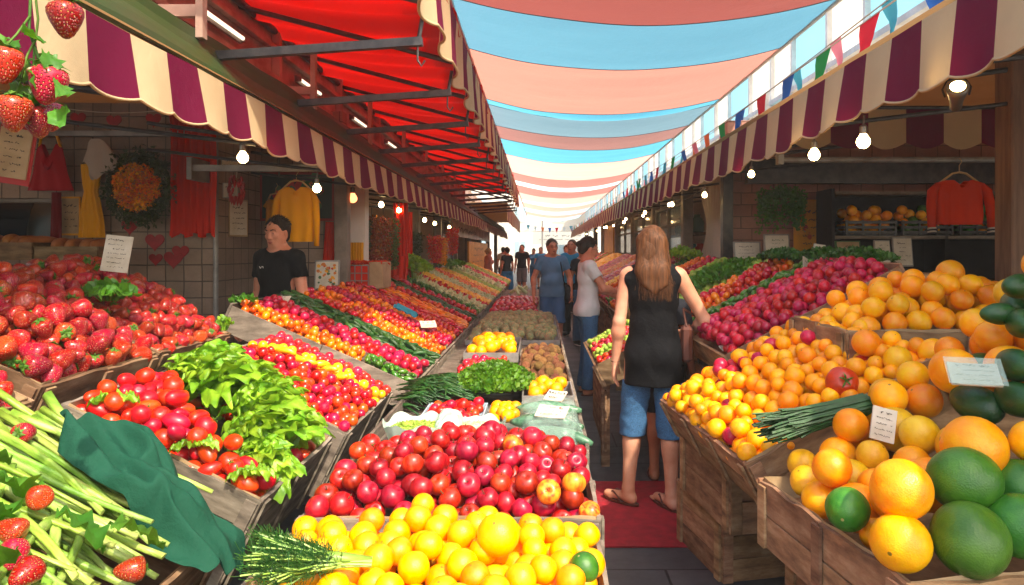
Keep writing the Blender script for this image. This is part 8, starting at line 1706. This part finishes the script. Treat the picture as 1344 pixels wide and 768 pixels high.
for i, (y, z) in enumerate(((10.4, 1.5), (10.9, 1.5), (11.4, 1.52), (11.9, 1.5), (10.6, 1.95), (11.2, 1.95), (11.8, 1.95), (13.2, 1.5), (13.9, 1.5), (14.5, 1.5))):
    q = MB(); q.lathe([(0, 0), (.09, 0), (.11, .04), (.11, .16), (.08, .22), (.05, .24), (.05, .28), (0, .28)], 14); o = q.build('storage_jar', ('print_red', 'teal_cloth', 'white_rag', 'yellow_board', 'print_green')[i % 5], smooth=True, label=f"{('red', 'teal', 'off white', 'yellow', 'green')[i % 5]} jar number {i+1} from the curtain behind the right shop windows" if False else f"{('red', 'teal', 'off white', 'yellow', 'green')[i % 5]} jar on the {'upper' if z > 1.9 else 'lower'} shelf behind the {'first' if y < 12.5 else 'second'} right shop window", cat='jar', group='jars behind the shop windows'); o.location = (2.45, y, z-.1)
t = thing('wall_shelf', 'wooden wall shelf of jars behind the right shop windows', 'shelf', (2.45, 10.2, 0)); q = MB(); q.box((-.14, 0, 1.36), (.14, 4.8, 1.395)); q.box((-.14, 0, 1.81), (.14, 4.8, 1.845)); q.build('board', 'old_wood', t); q = MB(); 
for y in (0.0, 2.3, 4.76): q.box((.142, y, 0), (.18, y+.04, 2.2))
q.build('bracket', 'dark_steel', t)
t = thing('yellow_board', 'tall yellow board far along the right shops', 'sign', (2.05, 19.0, 1.75)); q = MB(); q.box((0, 0, -.45), (.04, 2.6, .55)); q.build('board', 'yellow_board', t)
t = thing('orange_string', 'string of small warm festoon bulbs along the right shops', 'lights', (1.9, 8, 2.3)); q = MB(); q.tube([(0, i*.5, -.06*abs(math.sin(i*.9))) for i in range(40)], .005, 4); q.build('cable', 'dark_steel', t); q = MB()
for i in range(4, 40, 5): 
    b_ = MB(); b_.lathe([(0, -.03), (.02, -.02), (.024, 0), (.015, .02), (0, .025)], 8, Matrix.Translation((0, i*.5, -.06*abs(math.sin(i*.9))-.03))); b_.build('festoon_bulb', 'bulb_glow', t, smooth=True)
# ------------------------------------------------------------------ haze
n = NT('haze_air'); n.t.nodes.remove(n.b); pv = n.n('ShaderNodeVolumePrincipled'); pv.inputs['Color'].default_value = (1, .97, .92, 1); pv.inputs['Density'].default_value = HAZE; pv.inputs['Anisotropy'].default_value = 0.2; n.l(pv.outputs[0], n.out.inputs['Volume']); MATS['haze_air'] = n.m
if HAZE > 0:
    q = MB(); q.box((-160, -62, -1), (160, 262, 16)); q.build('haze', 'haze_air', kind='stuff', label='thin bright haze filling the market lane', cat='haze')
# ------------------------------------------------------------------ place the fruit: 300 most visible of a kind as things, the rest as one mass
def visible_counts():
    Wd, Hd = 1024, 585; f_ = 896*Wd/1344; zb = np.full((Hd, Wd), 1e9, np.float32); ib = np.full((Hd, Wd), -1, np.int32)
    for i, d in enumerate(REG):
        p = d['p']
        if p.y < .3: continue
        r = d['r']*f_/p.y; cx = (708*Wd/1344)+p.x*f_/p.y; cyy = 329*Wd/1344+(EYE-p.z)*f_/p.y
        x0, x1 = int(max(0, cx-r)), int(min(Wd-1, cx+r)+1); y0, y1 = int(max(0, cyy-r)), int(min(Hd-1, cyy+r)+1)
        if x0 >= x1 or y0 >= y1: continue
        yy_, xx = np.mgrid[y0:y1, x0:x1]; d2 = ((xx-cx)**2+(yy_-cyy)**2)/(r*r); z = p.y-d['r']*np.sqrt(np.maximum(1-d2, 0))
        m = (d2 < 1) & (z < zb[y0:y1, x0:x1]); zb[y0:y1, x0:x1][m] = z[m]; ib[y0:y1, x0:x1][m] = i
    return np.bincount(ib[ib >= 0], minlength=len(REG))
cnt = visible_counts(); byk = {}
for i, d in enumerate(REG): byk.setdefault(d['kind'], []).append(i)
def zone(names, pts):
    """words for where each member of a group lies in its heap: depth and side as seen from the camera"""
    P_ = np.array(pts); sc_ = 1024*24/36; X = P_[:, 0]/P_[:, 1]; Yd = P_[:, 1]; out = []
    def rk(a): return a.argsort().argsort()/max(1, len(a)-1)
    rx, ry = rk(X), rk(Yd); nx = 5 if len(pts) > 60 else 3; ny = 4 if len(pts) > 60 else 3
    sx = {3: ['left', 'middle', 'right'], 5: ['far left', 'left', 'middle', 'right', 'far right']}[nx]; sy = {3: ['front', 'centre', 'rear'], 4: ['front row', 'second row', 'third row', 'rear row']}[ny]
    return [f'{sy[min(ny-1, int(b*ny))]}, {sx[min(nx-1, int(a*nx))]} part' for a, b in zip(rx, ry)]
PLURAL = {'strawberry': 'strawberries', 'tomato': 'tomatoes', 'cherry_tomato': 'cherry tomatoes', 'orange_tomato': 'orange tomatoes', 'yellow_tomato': 'yellow tomatoes', 'radish': 'radishes'}
for kind, ids in byk.items():
    ids.sort(key=lambda i: -cnt[i]); alone = [i for i in ids[:295] if cnt[i] >= 3 or REG[i]['group'] is None]; rest = [i for i in ids if i not in set(alone)]
    for i in alone:
        d = REG[i]; mv = MESH[d['key']]; o = link(kind, mv[i % len(mv)], None, label=d['label'], cat=d['cat'], group=d['group']); o.matrix_world = d['M']
        if cnt[i] > 40:
            for nm, ms, pr in KIDS.get(d['key'], ()):
                if rng.random() < pr: link(nm, ms[i % len(ms)], o)
    if rest:
        by = {}
        for i in rest: by.setdefault(REG[i]['key'], []).append(i)
        V = []; Fq = []; MI = []; mats = []; base = 0
        tv, tf, tm, tn = [], [], [], 0
        for key, lst in by.items():
            me = MESH[key][0]; m = me.materials[0]; mi = len(mats); mats.append(m)
            co = np.array([v.co[:] for v in me.vertices]); pol = [tuple(p.vertices) for p in me.polygons]
            for i in lst:
                M = np.array(REG[i]['M']); tv.append(co @ M[:3, :3].T+M[:3, 3]); tf += [tuple(a+tn for a in f_) for f_ in pol]; tm += [mi]*len(pol); tn += len(co)
        me = bpy.data.meshes.new(kind+'_mass'); me.from_pydata(np.concatenate(tv).tolist(), [], tf)
        for m in mats: me.materials.append(m)
        me.polygons.foreach_set('material_index', tm); me.polygons.foreach_set('use_smooth', [True]*len(tf)); me.update()
        nm = PLURAL.get(kind, kind.replace('_', ' ')+'s'); link('more_'+nm.replace(' ', '_'), me, None, label=f'the remaining {nm} deeper in and further along the heaps', cat=nm.split()[-1], kind='stuff')
G = {}
for o in col.objects:
    if o.parent is None and o.get('group') and o.get('label'): G.setdefault((o['group'], o['label']), []).append(o)
for (g_, l_), obs in G.items():
    if len(obs) < 6: continue
    for o, z_ in zip(obs, zone(None, [tuple(o.matrix_world.translation) if o.matrix_world.translation.length > .01 else tuple(o.location) for o in obs])):
        if len(l_.split()) <= 11: o['label'] = f'{l_}, {z_}'
print('FRUIT', {k: (len(v), int((cnt[v] >= 3).sum())) for k, v in byk.items()})
